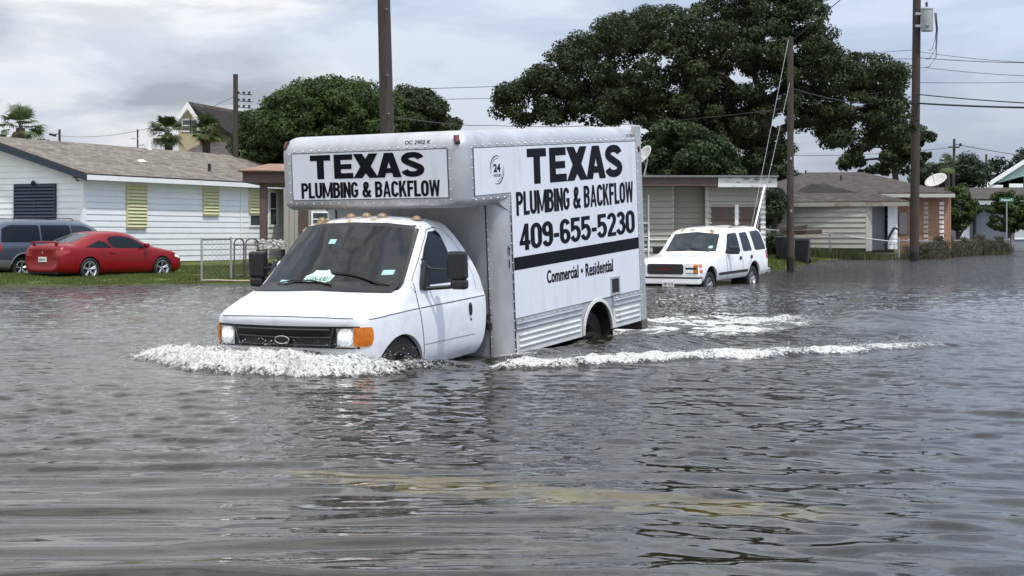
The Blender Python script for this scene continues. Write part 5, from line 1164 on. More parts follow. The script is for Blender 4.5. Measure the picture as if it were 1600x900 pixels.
# ---- white clapboard house, left
A = Vector((-13.8, 51.5)); d = Vector((4.15, 9.4)).normalized(); g = Vector((-d.y, d.x))
hs = thing('white_house', 'white clapboard house with grey shingle roof, yellow window shutters and a navy shutter pair', 'house', (A.x, A.y, .2))
def HP(v): return v
hs.location = (0, 0, 0); hs.location = (A.x, A.y, .2); hoff = Vector((-A.x, -A.y, -.2))
WR = Wall(A, A + d * 18.5); WG = Wall(A + g * 8.0, A)
class OMB(MB):
    pass
def HM(): return MB(hoff)
_MB = MB
def with_off(off, fn, *a, **k):
    "build with every MB shifted to the thing's local frame"
    global MB
    class M2(_MB):
        def __init__(s, o=(0, 0, 0)): _MB.__init__(s, off)
    old = MB; MB = M2
    try: return fn(*a, **k)
    finally: MB = old
def white_house():
    zb, ze = .36, 3.28; sl = .30
    mb = MB(); WR.siding(mb, 0, 18.5, zb, ze, .20); mb.build('side_wall', m_ws, hs, fixn=False)
    mb = MB(); WG.siding(mb, 0, 8.0, zb, ze + 4 * sl, .20, clip=lambda z: (0, 8.0) if z <= ze else ((z - ze) / sl, 8.0 - (z - ze) / sl)); mb.build('gable_wall', m_ws, hs, fixn=False)
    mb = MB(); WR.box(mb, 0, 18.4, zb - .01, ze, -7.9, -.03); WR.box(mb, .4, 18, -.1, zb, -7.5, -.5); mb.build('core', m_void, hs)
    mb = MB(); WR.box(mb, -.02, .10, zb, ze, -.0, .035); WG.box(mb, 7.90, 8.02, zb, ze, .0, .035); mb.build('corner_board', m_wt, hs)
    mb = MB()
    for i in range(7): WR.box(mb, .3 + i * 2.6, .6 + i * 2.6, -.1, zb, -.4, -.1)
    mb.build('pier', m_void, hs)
    # roof : two pitches with overhangs
    oh, og = .42, .35; zr = ze + 4 * sl + .08
    def rp(t_, u, z): return WR.A + WR.d * t_ + (-WR.n) * u + Vector((0, 0, z)) + hoff
    e0, e1 = -og, 18.9; zo = ze + .10 - oh * sl
    uvquad('roof', [[rp(e0, -oh, zo), rp(e1, -oh, zo), rp(e1, 4, zr + .03), rp(e0, 4, zr + .03)], [rp(e1, 8 + oh, zo), rp(e0, 8 + oh, zo), rp(e0, 4, zr + .031), rp(e1, 4, zr + .031)]], m_roofA, hs, .05)
    mb = MB(); WR.box(mb, -og + .02, 18.9, zo - .20, zo - .045, oh - .03, oh); mb.build('eave_fascia', m_wt, hs)
    mb = MB(); WR.box(mb, -og + .02, 18.8, zo - .19, zo - .17, 0, oh - .03); mb.build('soffit', m_wt, hs)
    mb = MB()
    for s in (0, 1):
        u0, u1 = (-oh, 4) if s == 0 else (8 + oh, 4); P = [rp(e0 - .03, u0, zo - .04), rp(e0 - .03, u1, zr - .02), rp(e0 - .03, u1, zr - .24), rp(e0 - .03, u0, zo - .24)]
        P = [p - hoff for p in P]; mb.prism(P, WR.d * .04)
    mb.build('rake_board', m_navy, hs)
    for q in ((196, 289, 227, 357), (316, 295, 340, 337), (388, 296, 411, 335)): louvre('yellow_shutter', WR, *q, m_yel, hs)
    window('window', WR, 390, 337, 408, 352, hs, mid=False); window('window', WR, 421, 301, 431, 351, hs, .09)
    louvre('navy_shutter', WG, 24, 288, 89, 347, m_navy, hs, e=.11, split=True)
    t_, z_ = WG.hit(55, 286); mb = MB(); q = WG.p(t_, z_, .10); mb.dome(q, .09, WG.n, 8); mb.box(q, (.1, .1, .06)); mb.build('wall_lamp', m_black, hs)
    t_, z_ = WG.hit(122, 276); mb = MB(); q = WG.p(t_, z_, .12); mb.box(q, (.14, .14, .08)); mb.tube([q, q + Vector((.1, -.12, -.12))], .05, 8); mb.build('flood_lamp', m_black, hs)
    t_, z_ = WR.hit(375, 300); mb = MB(); mb.tube([WR.p(t_, .5, .04), WR.p(t_, 3.15, .04)], .02, 6); mb.build('conduit', m_wt, hs)
    for px, py, h_, r_, mm in ((233, 232, .32, .07, m_wt), (327, 268, .30, .06, m_black), (220, 252, .06, .12, m_wt)):
        # find the point on the near pitch
        best = None
        for i in range(2, 180):
            for j in range(0, 40):
                q = rp(i * .1, j * .1, zo + (j * .1 + oh) * sl) - hoff; x = HX + q.x / q.y * F; y = HY - (q.z - EYE) / q.y * F
                dd = (x - px) ** 2 + (y - py) ** 2
                if best is None or dd < best[0]: best = (dd, q)
        q = best[1]; mb = MB(); mb.tube([q - Vector((0, 0, .05)), q + Vector((0, 0, h_))], r_, 8); mb.tube([q - Vector((0, 0, .03)), q + Vector((0, 0, .03))], r_ * 1.8, 8, r2=r_ * 1.1); mb.build('roof_vent', mm, hs)
with_off(hoff, white_house)
# ---- tan house with brown porch roof, mostly hidden by the truck
def tan_house():
    Wt = Wall((-8.62, 60.5), (2.2, 62.4))
    mb = MB(); Wt.box(mb, 0, 11.3, .3, 3.2, -7, -.02); mb.build('core', m_beige, th)
    mb = MB()
    for i in range(56): Wt.box(mb, i * .2, i * .2 + .17, .3, 3.2, -.02, .01)
    mb.build('wall', m_beige, th)
    t0, _ = Wt.hit(466, 335); t1, _ = Wt.hit(482, 335); mb = MB(); Wt.box(mb, t0, t1, .35, 2.45, .01, .03); mb.build('door', m_brown, th)
    window('window', Wt, 489, 333, 512, 352, th)
    mb = MB(); P = [Vector((-8.42, 50, 0)), Vector((-2.5, 50.6, 0)), Vector((3.2, 53.0, 0)), Vector((3.2, 58, 0)), Vector((-8.4, 55.5, 0))]
    mb.prism([p + Vector((0, 0, 2.93)) for p in P], (0, 0, .36)); mb.build('roof_edge', m_brown, th)
    lo = Vector(th.location); K = lambda x, y, z: Vector((x, y, z)) - lo
    uvquad('roof', [[K(-8.55, 49.85, 3.30), K(-2.5, 50.45, 3.30), K(-2.8, 52.8, 3.62), K(-8.0, 52.5, 3.62)], [K(-2.5, 50.45, 3.30), K(3.3, 52.9, 3.30), K(2.6, 55.4, 3.62), K(-2.8, 52.8, 3.62)], [K(-8.5, 55.6, 3.30), K(-8.55, 49.85, 3.30), K(-8.0, 52.5, 3.62), K(-8.0, 53.5, 3.62)], [K(-8.0, 52.5, 3.62), K(2.6, 55.4, 3.62), K(3.3, 58.1, 3.30), K(-8.5, 55.6, 3.30)]], shingle('rusty_shingles', (.22, .13, .09), (.33, .21, .15)), th, .04)
    for px in (412,):
        q = wp(px, 0, 50.4); mb = MB(); mb.box((q.x, q.y, 1.6), (.22, .22, 2.75)); mb.build('porch_post', m_brown, th)
th = thing('tan_house', 'tan board-sided house with a rusty brown porch roof behind the truck', 'house', (-6, 61, .3))
with_off(-Vector(th.location), tan_house)
# ---- beige garage house right of the truck
def garage_house():
    off = -gh.location
    Wa = Wall((3.3, 55.0), (6.95, 58.3)); 
    # frontage seen square-on
    Y0 = 56.6
    W1 = Wall((wp(960, 0, Y0 + .15).x, Y0 + .15), (wp(1053, 0, Y0 + .15).x, Y0 + .15)); W2_ = Wall((wp(1053, 0, Y0 + .6).x, Y0 + .6), (wp(1104, 0, Y0 + .6).x, Y0 + .6)); W3 = Wall((wp(1102, 0, Y0).x, Y0), (wp(1196, 0, Y0).x, Y0 + .1))
    zt = 3.02
    for nm, W_ in (('wall', W1), ('wall', W2_), ('garage_wall', W3)):
        mb = MB(); W_.siding(mb, 0, W_.L, .28, zt, .20, .045); mb.build(nm, m_beige, gh, fixn=False)
    mb = MB(); W1.box(mb, 0, 5.5, .1, zt, -8, -.9); W3.box(mb, 0, W3.L - .02, .1, zt, -8, -.02); W1.box(mb, 0, W1.L, .1, zt, -1.0, -.02); mb.build('core', m_beige, gh)
    mb = MB(); W1.box(mb, W1.L - .06, W1.L, .28, zt, .0, .03); W3.box(mb, 0, .12, .28, zt, .0, .035); W3.box(mb, W3.L - .16, W3.L, .2, zt, .0, .04); mb.build('corner_board', m_cream, gh)
    mb = MB()
    for i in range(15): W3.box(mb, W3.L - .17, W3.L + .005, .25 + i * .18, .33 + i * .18, .04, .06)
    mb.build('quoin', m_wt, gh)
    for (xa, xb) in ((1111, 1147), (1155, 1188)):
        t0, z1 = W3.hit(xa, 320); t1, _ = W3.hit(xb, 320); mb = MB(); W3.box(mb, t0, t1, .2, z1, .024, .034)
        for i in range(5): W3.box(mb, t0 + .03, t1 - .03, .25 + i * (z1 - .3) / 5, .2 + (i + .86) * (z1 - .3) / 5, .034, .05)
        mb.build('garage_door', m_brown, gh)
    t0, z1 = W3.hit(1150.5, 320); mb = MB(); W3.box(mb, t0 - .06, t0 + .06, .2, z1, .03, .08); mb.build('door_post', m_wt, gh)
    # flat roof with deep fascia
    xL, xR = wp(955, 0, 56.0).x, wp(1213, 0, 56.3).x; xm = wp(1122, 0, 56.1).x
    mb = MB(); mb.prism([(xL, 56.0, 3.0), (xm, 56.1, 3.0), (xm, 66, 3.0), (xL, 66, 3.0)], (0, 0, .30)); mb.build('fascia', m_brown, gh)
    mb = MB(); mb.prism([(xm + .002, 56.08, 2.96), (xR, 56.15, 2.96), (xR, 66, 2.96), (xm + .002, 66, 2.96)], (0, 0, .33)); mb.build('peeling_fascia', m_peel, gh)
    mb = MB(); mb.prism([(xL - .1, 55.9, 3.302), (xR + .04, 56.05, 3.302), (xR + .04, 66.1, 3.302), (xL - .1, 66.1, 3.302)], (0, 0, .07)); mb.build('roof', m_tar, gh)
    window('window', W1, 1001, 350, 1012, 388, gh)
    mb = MB(); t_, _ = W1.hit(1012, 300); W1.box(mb, t_, t_ + .05, .5, 2.7, .03, .08); W1.box(mb, t_ - .0, t_ + .9, 1.1, 1.14, .03, .07); mb.build('downpipe', m_wt, gh)
m_peel = mat('peeling_white', (.62, .63, .62), .6, dark=(.10, .08, .07), dscale=3.2, damt=1.0, stretch=(1, 1, 3))
m_tar = mat('grey_felt', (.16, .16, .155), .9, var=.2)
gh = thing('garage_house', 'beige flat-roofed house with two dark garage doors and a peeling white fascia', 'house', (6, 60, .3))
with_off(-Vector(gh.location), garage_house)
# ---- brick house with hipped roof
m_brick = inv_mat_brick()
def brick_house():
    off = -bh.location; Z = lambda z: Vector((0, 0, z))
    Wc = Wall((wp(1195, 0, 88).x, 88), (wp(1353, 0, 85.5).x, 85.5)); zc = 3.0
    mb = MB(); Wc.siding(mb, 0, Wc.L, .55, zc - .05, .28, .05); mb.build('cream_wall', m_cream, bh, fixn=False)
    Wd = Wall((wp(1353, 0, 85.5).x, 85.5), (wp(1402, 0, 85.9).x, 85.9)); mb = MB(); Wd.box(mb, 0, .35, .4, zc, -.3, .02); mb.build('corner_pier', m_cream, bh)
    t0, z1 = Wd.hit(1365, 319); t1, _ = Wd.hit(1386, 319); mb = MB(); Wd.box(mb, t0, t1, .45, z1, -.35, -.30); mb.build('recessed_door', mat('grey_door', (.16, .17, .18), .6), bh)
    t0, _ = Wd.hit(1387, 319); mb = MB(); Wd.siding(mb, t0, Wd.L, .5, zc, .28, .03); mb.build('wall', m_ws, bh, fixn=False)
    mb = MB(); Wc.box(mb, 0, Wc.L, .3, zc - .02, -6, -.03); Wd.box(mb, 0, Wd.L, .3, zc - .02, -6, -.36); mb.build('core', m_void, bh)
    x0, x1, x2 = wp(1402, 0, 89.5).x, wp(1434, 0, 89.5).x, wp(1486, 0, 89.5).x; zt = 3.35
    q = [[(x0, 89.5, .3), (x2, 89.5, .3), (x2, 89.5, zt), (x0, 89.5, zt)], [(x2, 89.5, .3), (x2 + 1, 100, .3), (x2 + 1, 100, zt), (x2, 89.5, zt)]]
    uvquad('brick_wall', [[Vector(p) + off for p in k] for k in q], m_brick, bh)
    Wb = Wall((x0, 89.5), (x2, 89.5))
    for pxc, w_ in ((1446.5, 2.2), (1471, 3)):
        t_, _ = Wb.hit(pxc, 300); mb = MB()
        for i in range(9): Wb.box(mb, t_ - .13, t_ + .13, .85 + i * .26, 1.02 + i * .26, .0, .04)
        mb.build('block_screen', m_wt if w_ > 2.5 else m_cream, bh)
    t0, _ = Wb.hit(1405, 300); mb = MB(); Wb.box(mb, t0, t0 + .4, 1.3, 2.5, .0, .05); mb.build('window_unit', mat('grey_unit', (.25, .26, .27), .5), bh)
    # hip roofs
    a, b = wp(1186, 0, 87.8).x, wp(1419, 0, 84.8).x; ze = 3.05
    r1 = [[(a, 87.6, ze), (b, 84.6, ze), (wp(1300, 0, 90.5).x, 90.5, 4.25), (wp(1255, 0, 90.8).x, 90.8, 4.3)], [(b, 84.6, ze), (b + .3, 97, ze), (wp(1300, 0, 90.5).x, 95, 4.25), (wp(1300, 0, 90.5).x, 90.5, 4.25)], [(a - 1, 97, ze), (a, 87.6, ze), (wp(1255, 0, 90.8).x, 90.8, 4.3), (wp(1255, 0, 90.8).x, 95, 4.3)]]
    uvquad('porch_roof', [[Vector(p) + off for p in k] for k in r1], m_roofB, bh, .06)
    mb = MB(); mb.prism([(a, 87.55, ze - .26), (b, 84.55, ze - .26), (b, 84.55, ze - .04), (a, 87.55, ze - .04)], (0, .05, 0)); mb.build('fascia', mat('worn_fascia', (.36, .33, .28), .7, dark=(.12, .07, .05), dscale=1.2, damt=.9), bh)
    e0, e1 = wp(1340, 0, 88.5).x, wp(1492, 0, 88.7).x; zf = 3.60
    k0, k1 = (wp(1262, 0, 96).x, 96, 5.0), (wp(1347, 0, 96).x, 96, 5.02)
    r2 = [[(e0 - 6.5, 88.6, zf - .02), (e1, 88.7, zf), k1, k0], [(e1, 88.7, zf), (e1 + 1, 104, zf), (k1[0], 99, 5.02), k1], [(wp(1196, 0, 95).x, 104, zf), (wp(1205, 0, 92).x, 90, zf - .02), k0, (k0[0], 99, 5.0)]]
    uvquad('roof', [[Vector(p) + off for p in k] for k in r2], m_roofB, bh, .06)
    mb = MB(); mb.prism([(e0 - 6, 88.55, zf - .26), (e1, 88.65, zf - .26), (e1, 88.65, zf - .06), (e0 - 6, 88.55, zf - .06)], (0, .05, 0)); mb.build('gutter', m_cream, bh)
    for px, py, h_ in ((1314, 283, .35), (1259, 274, .3)):
        q = wp(px, py, 93 if py > 280 else 96); mb = MB(); mb.tube([q - Z(.3), q + Z(h_)], .05, 8); mb.build('roof_vent', m_black, bh)
bh = thing('brick_house', 'low house with cream boards and orange brick under a brown-grey hipped roof', 'house', (19, 90, .4))
with_off(-Vector(bh.location), brick_house)
# ---- grey low house, far right
def far_house():
    off = -fh.location; Y0 = 118; x0, x1 = wp(1478, 0, Y0).x, wp(1660, 0, Y0).x; zt = 3.9
    z_e = wp(0, 313, Y0).z; z_r = wp(0, 293, 124).z
    mb = MB(); mb.prism([(x0, Y0 + 1, .3), (x1, Y0 + 1, .3), (x1, Y0 + 9, .3), (x0, Y0 + 9, .3)], (0, 0, z_e - .6)); mb.build('wall', mat('grey_render', (.21, .23, .26), .8, var=.08), fh)
    mb = MB(); mb.box(((x0 + x1) / 2, Y0, z_e - .1), (x1 - x0 + 1, .12, .32)); mb.build('fascia', mat('grey_fascia', (.40, .41, .42), .7), fh)
    q = [[(x0 - 1, Y0 - .1, z_e + .1), (x1 + 2, Y0 - .1, z_e + .1), (x1 + 2, 124, z_r), (x0 - 1, 124, z_r)]]
    uvquad('roof', [[Vector(p) + off for p in k] for k in q], m_roofC, fh, .1)
    Wf = Wall((x0, Y0 + .95), (x1, Y0 + .95)); 
    for a_, b_ in ((1520, 1523),): t0, _ = Wf.hit(a_, 350); mb = MB(); Wf.box(mb, t0, t0 + .15, .3, z_e - .3, .02, .4); mb.build('porch_post', m_black, fh)
    t0, _ = Wf.hit(1494, 350); t1, _ = Wf.hit(1515, 350); mb = MB(); Wf.siding(mb, t0, t1, .4, 2.1, .25, .03); mb.build('white_boards', m_ws, fh, fixn=False)
    t0, _ = Wf.hit(1585, 350); mb = MB(); Wf.siding(mb, t0, t0 + 6, .9, 2.2, .25, .03); mb.build('white_boards', m_ws, fh, fixn=False)
fh = thing('grey_house', 'low grey house with dark roof behind the round clipped trees', 'house', (38, 120, .4))
with_off(-Vector(fh.location), far_house)
def green_house():
    off = -gn.location; Y0 = 150; P = lambda px, py, Y=Y0: wp(px, py, Y)
    apex = P(1668, 205); l0 = P(1528, 294)
    mg_ = mat('mint_boards', (.36, .52, .47), .7)
    mb = MB(); mb.prism([P(1560, 300), P(1560, 274), apex + Vector((0, 0, -.4)), P(1790, 300)], (4.0, 9, 0)); mb.build('gable_wall', mg_, gn)
    mb = MB(); mb.prism([P(1537, 300), P(1537, 292), P(1600, 275), P(1600, 300)], (3.6, 8, 0)); mb.build('side_wall', mat('dark_recess', (.10, .11, .11), .8), gn)
    mb = MB(); mb.prism([l0 + Vector((0, -.5, 0)), apex + Vector((0, -.5, 0)), apex + Vector((0, -.5, -.42)), l0 + Vector((0, -.5, -.42))], (0, .15, 0)); mb.build('bargeboard', m_wt, gn)
    mb = MB(); mb.prism([l0 + Vector((0, -.34, .02)), apex + Vector((0, -.34, .02)), apex + Vector((0, -.34, -.1)), l0 + Vector((0, -.34, -.1))], (4.2, 10, 0)); mb.build('roof', m_roofC, gn)
    mb = MB(); mb.box(P(1552, 292) + Vector((0, -.3, 0)), (1.6, .1, .35)); mb.box(P(1586, 290) + Vector((0, -.3, 0)), (1.3, .1, .35)); mb.build('white_band', m_wt, gn)
gn = thing('gabled_house', 'mint-green gabled house with white roof edge far at the right', 'house', (48, 150, 3))
with_off(-Vector(gn.location), green_house)
# ---- yellow two-storey house behind the white one
def yellow_house():
    off = -yh.location; Y0 = 92; P = lambda px, py, Y=Y0: wp(px, py, Y)
    my = mat('yellow_boards', (.42, .34, .22), .7, var=.08)
    ap = P(294, 162); l0 = P(275, 190); r0 = P(313, 188)
    mb = MB(); mb.prism([P(279, 250), P(311, 250), P(311, 188), ap + Vector((0, 0, -.3)), P(279, 188)], (2.0, 6, 0)); mb.build('gable_wall', my, yh)
    mb = MB(); mb.prism([l0 + Vector((0, -.3, -.3)), l0 + Vector((0, -.3, 0)), ap + Vector((0, -.3, .1)), r0 + Vector((0, -.3, 0)), r0 + Vector((0, -.3, -.3)), ap + Vector((0, -.3, -.28))], (0, .15, 0)); mb.build('bargeboard', m_wt, yh)
    e = Vector((5.2, 12.5, 0)); top2 = P(380, 173, 97)
    q = [[r0 + Vector((.1, -.1, 0)), P(402, 236, 92), P(400, 178, 99), ap + Vector((0, -.1, .12))], [P(272, 246, 88), P(402, 246, 88), P(380, 222, 91.5), P(318, 222, 91.5)]]
    uvquad('roof', [[Vector(p) + off for p in k] for k in q], m_roofC, yh, .08)
    Wy = Wall((P(279, 0).x, Y0), (P(311, 0).x, Y0)); window('window', Wy, 286, 188, 297, 204, yh, .08); window('window', Wy, 299, 188, 308, 204, yh, .08)
yh = thing('gabled_house', 'two-storey yellow house with a steep dark roof beyond the white house', 'house', (-19, 94, 3))
with_off(-Vector(yh.location), yellow_house)
# ------------------------------------------------------------------ poles and wires
m_wood = mat('weathered_pole_wood', (.052, .038, .030), .85, var=.35, vscale=3, bump=.5, bscale=30, stretch=(6, 6, .4), dark=(.03, .02, .016), dscale=2.5, damt=.6)
def wet_base(m, z0, z1):
    t = m.node_tree; n = t.nodes; l = t.links; p = n['Principled BSDF']; src = p.inputs['Base Color'].links[0].from_socket
    c = n.new('ShaderNodeTexCoord'); s = n.new('ShaderNodeSeparateXYZ'); l.new(c.outputs['Object'], s.inputs[0]); ns = n.new('ShaderNodeTexNoise'); ns.inputs['Scale'].default_value = 6; l.new(c.outputs['Object'], ns.inputs[0])
    a = n.new('ShaderNodeMath'); a.operation = 'MULTIPLY_ADD'; a.inputs[1].default_value = .25; l.new(ns.outputs['Fac'], a.inputs[0]); l.new(s.outputs['Z'], a.inputs[2])
    r = n.new('ShaderNodeMapRange'); r.inputs['From Min'].default_value = z0; r.inputs['From Max'].default_value = z1; l.new(a.outputs[0], r.inputs['Value'])
    q = n.new('ShaderNodeMix'); q.data_type = 'RGBA'; l.new(r.outputs[0], q.inputs[0]); q.inputs[6].default_value = (.008, .007, .007, 1); l.new(src, q.inputs[7]); l.new(q.outputs[2], p.inputs['Base Color'])
wet_base(m_wood, .78, .92)
m_wire = mat('cable', (.02, .02, .022), .6)
m_steelg = mat('galvanised', (.36, .37, .38), .45, metal=.6, var=.15)
def pole(base, top, r0, r1, label, name='utility_pole', group='wooden utility poles'):
    t = thing(name, label, 'utility pole', base, group=group); mb = MB(); b = Vector((0, 0, -.6)); tp = Vector(top) - Vector(base)
    mb.tube([b, b.lerp(tp, .33), b.lerp(tp, .66), tp], r0, 16, r2=r1); mb.build('pole_shaft', m_wood, t, smooth=True); return t
Zb = lambda x, y: gz(x, y)
p1 = pole((wp(611.5, 0, 44).x, 44, -.02), wp(596.5, -130, 44), .215, .165, 'thick brown leaning utility pole rising behind the truck')
for py in (14, 117, 177): mb = MB(); q = wp(604 + (py - 100) * .02, py, 43.8) - p1.location; mb.tube([q + Vector((-.02, .05, 0)), q + Vector((.06, -.12, -.02))], .016, 6); mb.build('bolt', m_steelg, p1)
p2 = pole((wp(1235, 0, 58).x, 58, -.25), wp(1235, 58, 58), .145, .105, 'thin brown utility pole with guy wires standing in the water near the SUV')
mb = MB(); 
for z_ in (2.4, 4.3): mb.box((.0, -.13, z_), (.06, .04, .10))
mb.build('step_bolt', m_steelg, p2)
p3 = pole((wp(1428, 0, 79).x, 79, -.3), wp(1434, -140, 79), .235, .185, 'tall dark utility pole at right carrying a grey transformer')
q = wp(1448.5, 31, 78.6) - p3.location; mb = MB(); mb.lathe([(.001, -.56), (.28, -.56), (.29, -.5), (.29, .48), (.31, .50), (.31, .56), (.2, .62), (.001, .64)], q, 'Z', 24); tr_ = mb.build('transformer', mat('light_grey_enamel', (.34, .36, .36), .4, var=.05), p3, smooth=True)
mb = MB(); mb.lathe([(.05, .6), (.075, .68), (.05, .74), (.07, .80), (.04, .88), (.001, .92)], q + Vector((-.02, 0, 0)), 'Z', 12); mb.build('bushing', m_black, tr_, smooth=True)
mb = MB(); mb.box(q + Vector((-.06, -.29, -.36)), (.16, .02, .12)); mb.build('stencil_plate', mat('grey_ink', (.1, .1, .1), .6), tr_)
mb = MB(); mb.box(q + Vector((-.42, 0, .3)), (.30, .10, .12)); mb.box(q + Vector((-.42, 0, -.3)), (.30, .10, .12)); mb.build('bracket', m_steelg, p3)
def drop(P, r_=.018): mb = MB(); mb.tube([Vector(p) - p3.location for p in P], r_, 6); return mb
for i, (xe, ye) in enumerate(((1454, 78), (1450, 92), (1449, 105))):
    drop([wp(1460 + i * 1.5, 20, 78.4), wp(1463 + i, 45, 78.4), wp(1461 + i * .8, ye - 16, 78.4), wp(xe + 2, ye, 78.4), wp(xe - 3, ye + .5, 78.4)]).build('drop_lead', m_wire, p3, smooth=True)
p4 = pole((wp(369, 0, 66).x, 66, .3), wp(368, 116, 66), .115, .10, 'dark utility pole standing left of the round tree')
for py in (146, 157, 167): 
    mb = MB(); a_ = wp(365, py, 66) - p4.location; mb.tube([a_, a_ + Vector((.75, .1, -.05))], .02, 6)
    for k in range(3): mb.lathe([(.001, -.06), (.06, -.05), (.04, 0), (.06, .05), (.001, .06)], a_ + Vector((.2 + k * .22, .02, .02)), 'Z', 8)
    mb.build('insulator_arm', m_black, p4)
p5 = pole((wp(93.5, 0, 85).x, 85, .3), wp(93, 202, 85), .07, .06, 'small pole with a street-lamp arm showing above the white roof')
mb = MB(); a_ = wp(93, 209, 85) - p5.location; mb.tube([a_, a_ + Vector((-.25, 0, -.03))], .025, 6); mb.box(a_ + Vector((-.36, 0, -.06)), (.34, .2, .12), Matrix.Rotation(R(14), 3, 'Y')); mb.build('lamp_head', m_black, p5)
p6 = pole((wp(216, 0, 120).x, 120, .3), wp(215, 202, 120), .085, .06, 'distant pole with two crossarms between the palms')
mb = MB()
for py, w_ in ((217, .5), (227, -.5)): a_ = wp(216, py, 119.8) - p6.location; mb.tube([a_, a_ + Vector((-w_ if py < 220 else .45, 0, .05))], .04, 6)
mb.build('crossarm', m_steelg, p6)
p7 = pole((wp(1488, 0, 130).x, 130, .4), wp(1491, 217, 130), .13, .10, 'distant leaning pole beyond the grey house')
mb = MB(); a_ = wp(1490.5, 230, 129.8) - p7.location; mb.box(a_, (.9, .1, .12)); mb.dome(a_ + Vector((.5, -.1, .2)), .14, (0, -1, 0), 8); mb.build('crossarm', m_wood, p7)
p8 = pole((wp(1541, 0, 190).x, 190, .4), wp(1541, 241, 190), .14, .12, 'farthest small pole above the dark trees at right')
def wire(a, b, sag, label, r_=.012, group='overhead wires'):
    a, b = Vector(a), Vector(b); P = []
    for i in range(25):
        t_ = i / 24; p = a.lerp(b, t_); p.z -= 4 * sag * t_ * (1 - t_); P.append(p - a)
    mb = MB(); mb.tube(P, r_, 5, cap=True); o = mb.build('overhead_wire', m_wire, None, smooth=True); o.location = a; tag(o, label, 'wire', group)
WL = [((1432, 90), 79, (1760, 94), 88, .2, .018, 'dark wire leaving the transformer pole just below its drop leads'), ((1432, 80), 79, (1760, 100), 60, .2, .012, 'thin upper wire running right from the transformer pole'),
      ((1432, 104), 79, (1700, 122), 60, .1, .012, 'thin wire sloping gently down right of the transformer pole'), ((1432, 129), 79, (1700, 124), 120, .1, .014, 'nearly level wire midway down the transformer pole'),
      ((1430, 147), 79, (1760, 167), 65, .1, .028, 'upper of the two thick cables at the right edge'), ((1430, 161), 79, (1760, 168), 65, .1, .045, 'thickest black cable at the right edge'),
      ((1430, 160), 79, (1237, 138), 58, .3, .022, 'cable from the transformer pole down to the thin pole over the oak'), ((1430, 157), 79, (1000, 185), 110, .2, .018, 'cable crossing in front of the oak crown to its left side'),
      ((1237, 64), 58, (1360, -40), 44, .0, .014, 'wire rising from the top of the thin pole'), ((1430, 78), 79, (1370, 82), 120, .0, .015, 'short faint wire left of the transformer pole'),
      ((1430, 92), 79, (1180, 86), 160, .1, .015, 'faint wire going behind the oak from the transformer pole'),
      ((600, 180), 44, (770, 196), 85, .1, .016, 'wire from the thick leaning pole towards the oak'), ((770, 196), 85, (1237, 168), 58, .3, .014, 'sagging wire across the oak to the thin pole'),
      ((620, 140), 90, (1000, 128), 120, .0, .018, 'faint wire across the sky right of the round tree'), ((620, 157), 90, (1000, 148), 120, .0, .016, 'second faint wire right of the round tree'),
      ((93, 212), 85, (368, 150), 66, .6, .01, 'faint low wire over the white roof'),
      ((1491, 225), 130, (1760, 262), 130, .2, .03, 'wire running down right from the leaning distant pole'), ((1491, 230), 130, (1240, 243), 130, .2, .02, 'faint far wire under the oak branches')]
for (a, ya, b, yb, sg, r_, lb) in WL: wire(wp(*a, ya), wp(*b, yb), sg, lb, r_)
# guy wires with pale guards
gy = thing('guy_wire', 'pair of slanting guy wires with a pale plastic guard beside the thin pole', 'guy wire', (wp(1172, 0, 54).x, 54, .1))
top = wp(1234, 62, 57.9) - gy.location
for k, (px, tx, ty) in enumerate(((1166, 1232, 62), (1174, 1234, 130))):
    mb = MB(); b = wp(px, 395, 54.0) - gy.location; tt = wp(tx, ty, 57.9) - gy.location; mb.tube([b, tt], .009, 6); mb.build('cable', m_steelg, gy)
mb = MB(); b = wp(1173.5, 378, 54.0) - gy.location; tt = wp(1234, 130, 57.9) - gy.location; mb.tube([b, b.lerp(tt, .34)], .034, 8); mb.build('guard', m_wt, gy, smooth=True)
# ------------------------------------------------------------------ satellite dishes
def dish(c, nrm, r_, label, stand):
    t = thing('satellite_dish', label, 'satellite dish', tuple(Vector(c) - Vector((0, 0, stand)))); mb = MB(); n_ = Vector(nrm).normalized(); u = n_.orthogonal().normalized(); w = n_.cross(u); o = Vector((0, 0, stand)); vs = [o - n_ * r_ * .28]; fs = []
    K = 20
    for i in range(1, 6):
        rr = i / 5
        for j in range(K): a_ = 6.2832 * j / K; vs.append(o + (u * math.cos(a_) + w * math.sin(a_)) * rr * r_ - n_ * r_ * .28 * (1 - rr * rr))
    fs = [(0, 1 + j, 1 + (j + 1) % K) for j in range(K)] + [(1 + i * K + j, 1 + i * K + (j + 1) % K, 1 + (i + 1) * K + (j + 1) % K, 1 + (i + 1) * K + j) for i in range(4) for j in range(K)]
    mb.add(vs, fs); k = mb.build('reflector_bowl', m_dish, t, smooth=True, fixn=False); s_ = k.modifiers.new('s', 'SOLIDIFY'); s_.thickness = .02
    mb = MB(); mb.tube([o - n_ * r_ * .3, o - n_ * r_ * .5 + Vector((0, 0, -.1)), (0, 0, -.1)], .03, 6); mb.build('mast', m_steelg, t); mb = MB(); mb.tube([o - n_ * .1 - Vector((0, 0, r_ * .9)), o + n_ * r_ * .9 - Vector((0, 0, r_ * .2))], .018, 6); mb.box(o + n_ * r_ * .9 - Vector((0, 0, r_ * .2)), (.08, .1, .08)); mb.build('feed_arm', m_steelg, t)
m_dish = mat('dish_enamel', (.45, .44, .41), .6, var=.06)
dish(wp(1006, 241, 56.5), (-.75, -.45, .5), .36, 'satellite dish on the beige flat roof right behind the truck', .7)
dish(wp(1462, 281, 93), (-.45, -.42, .80), .66, 'large pale satellite dish on the brick house roof', .85)
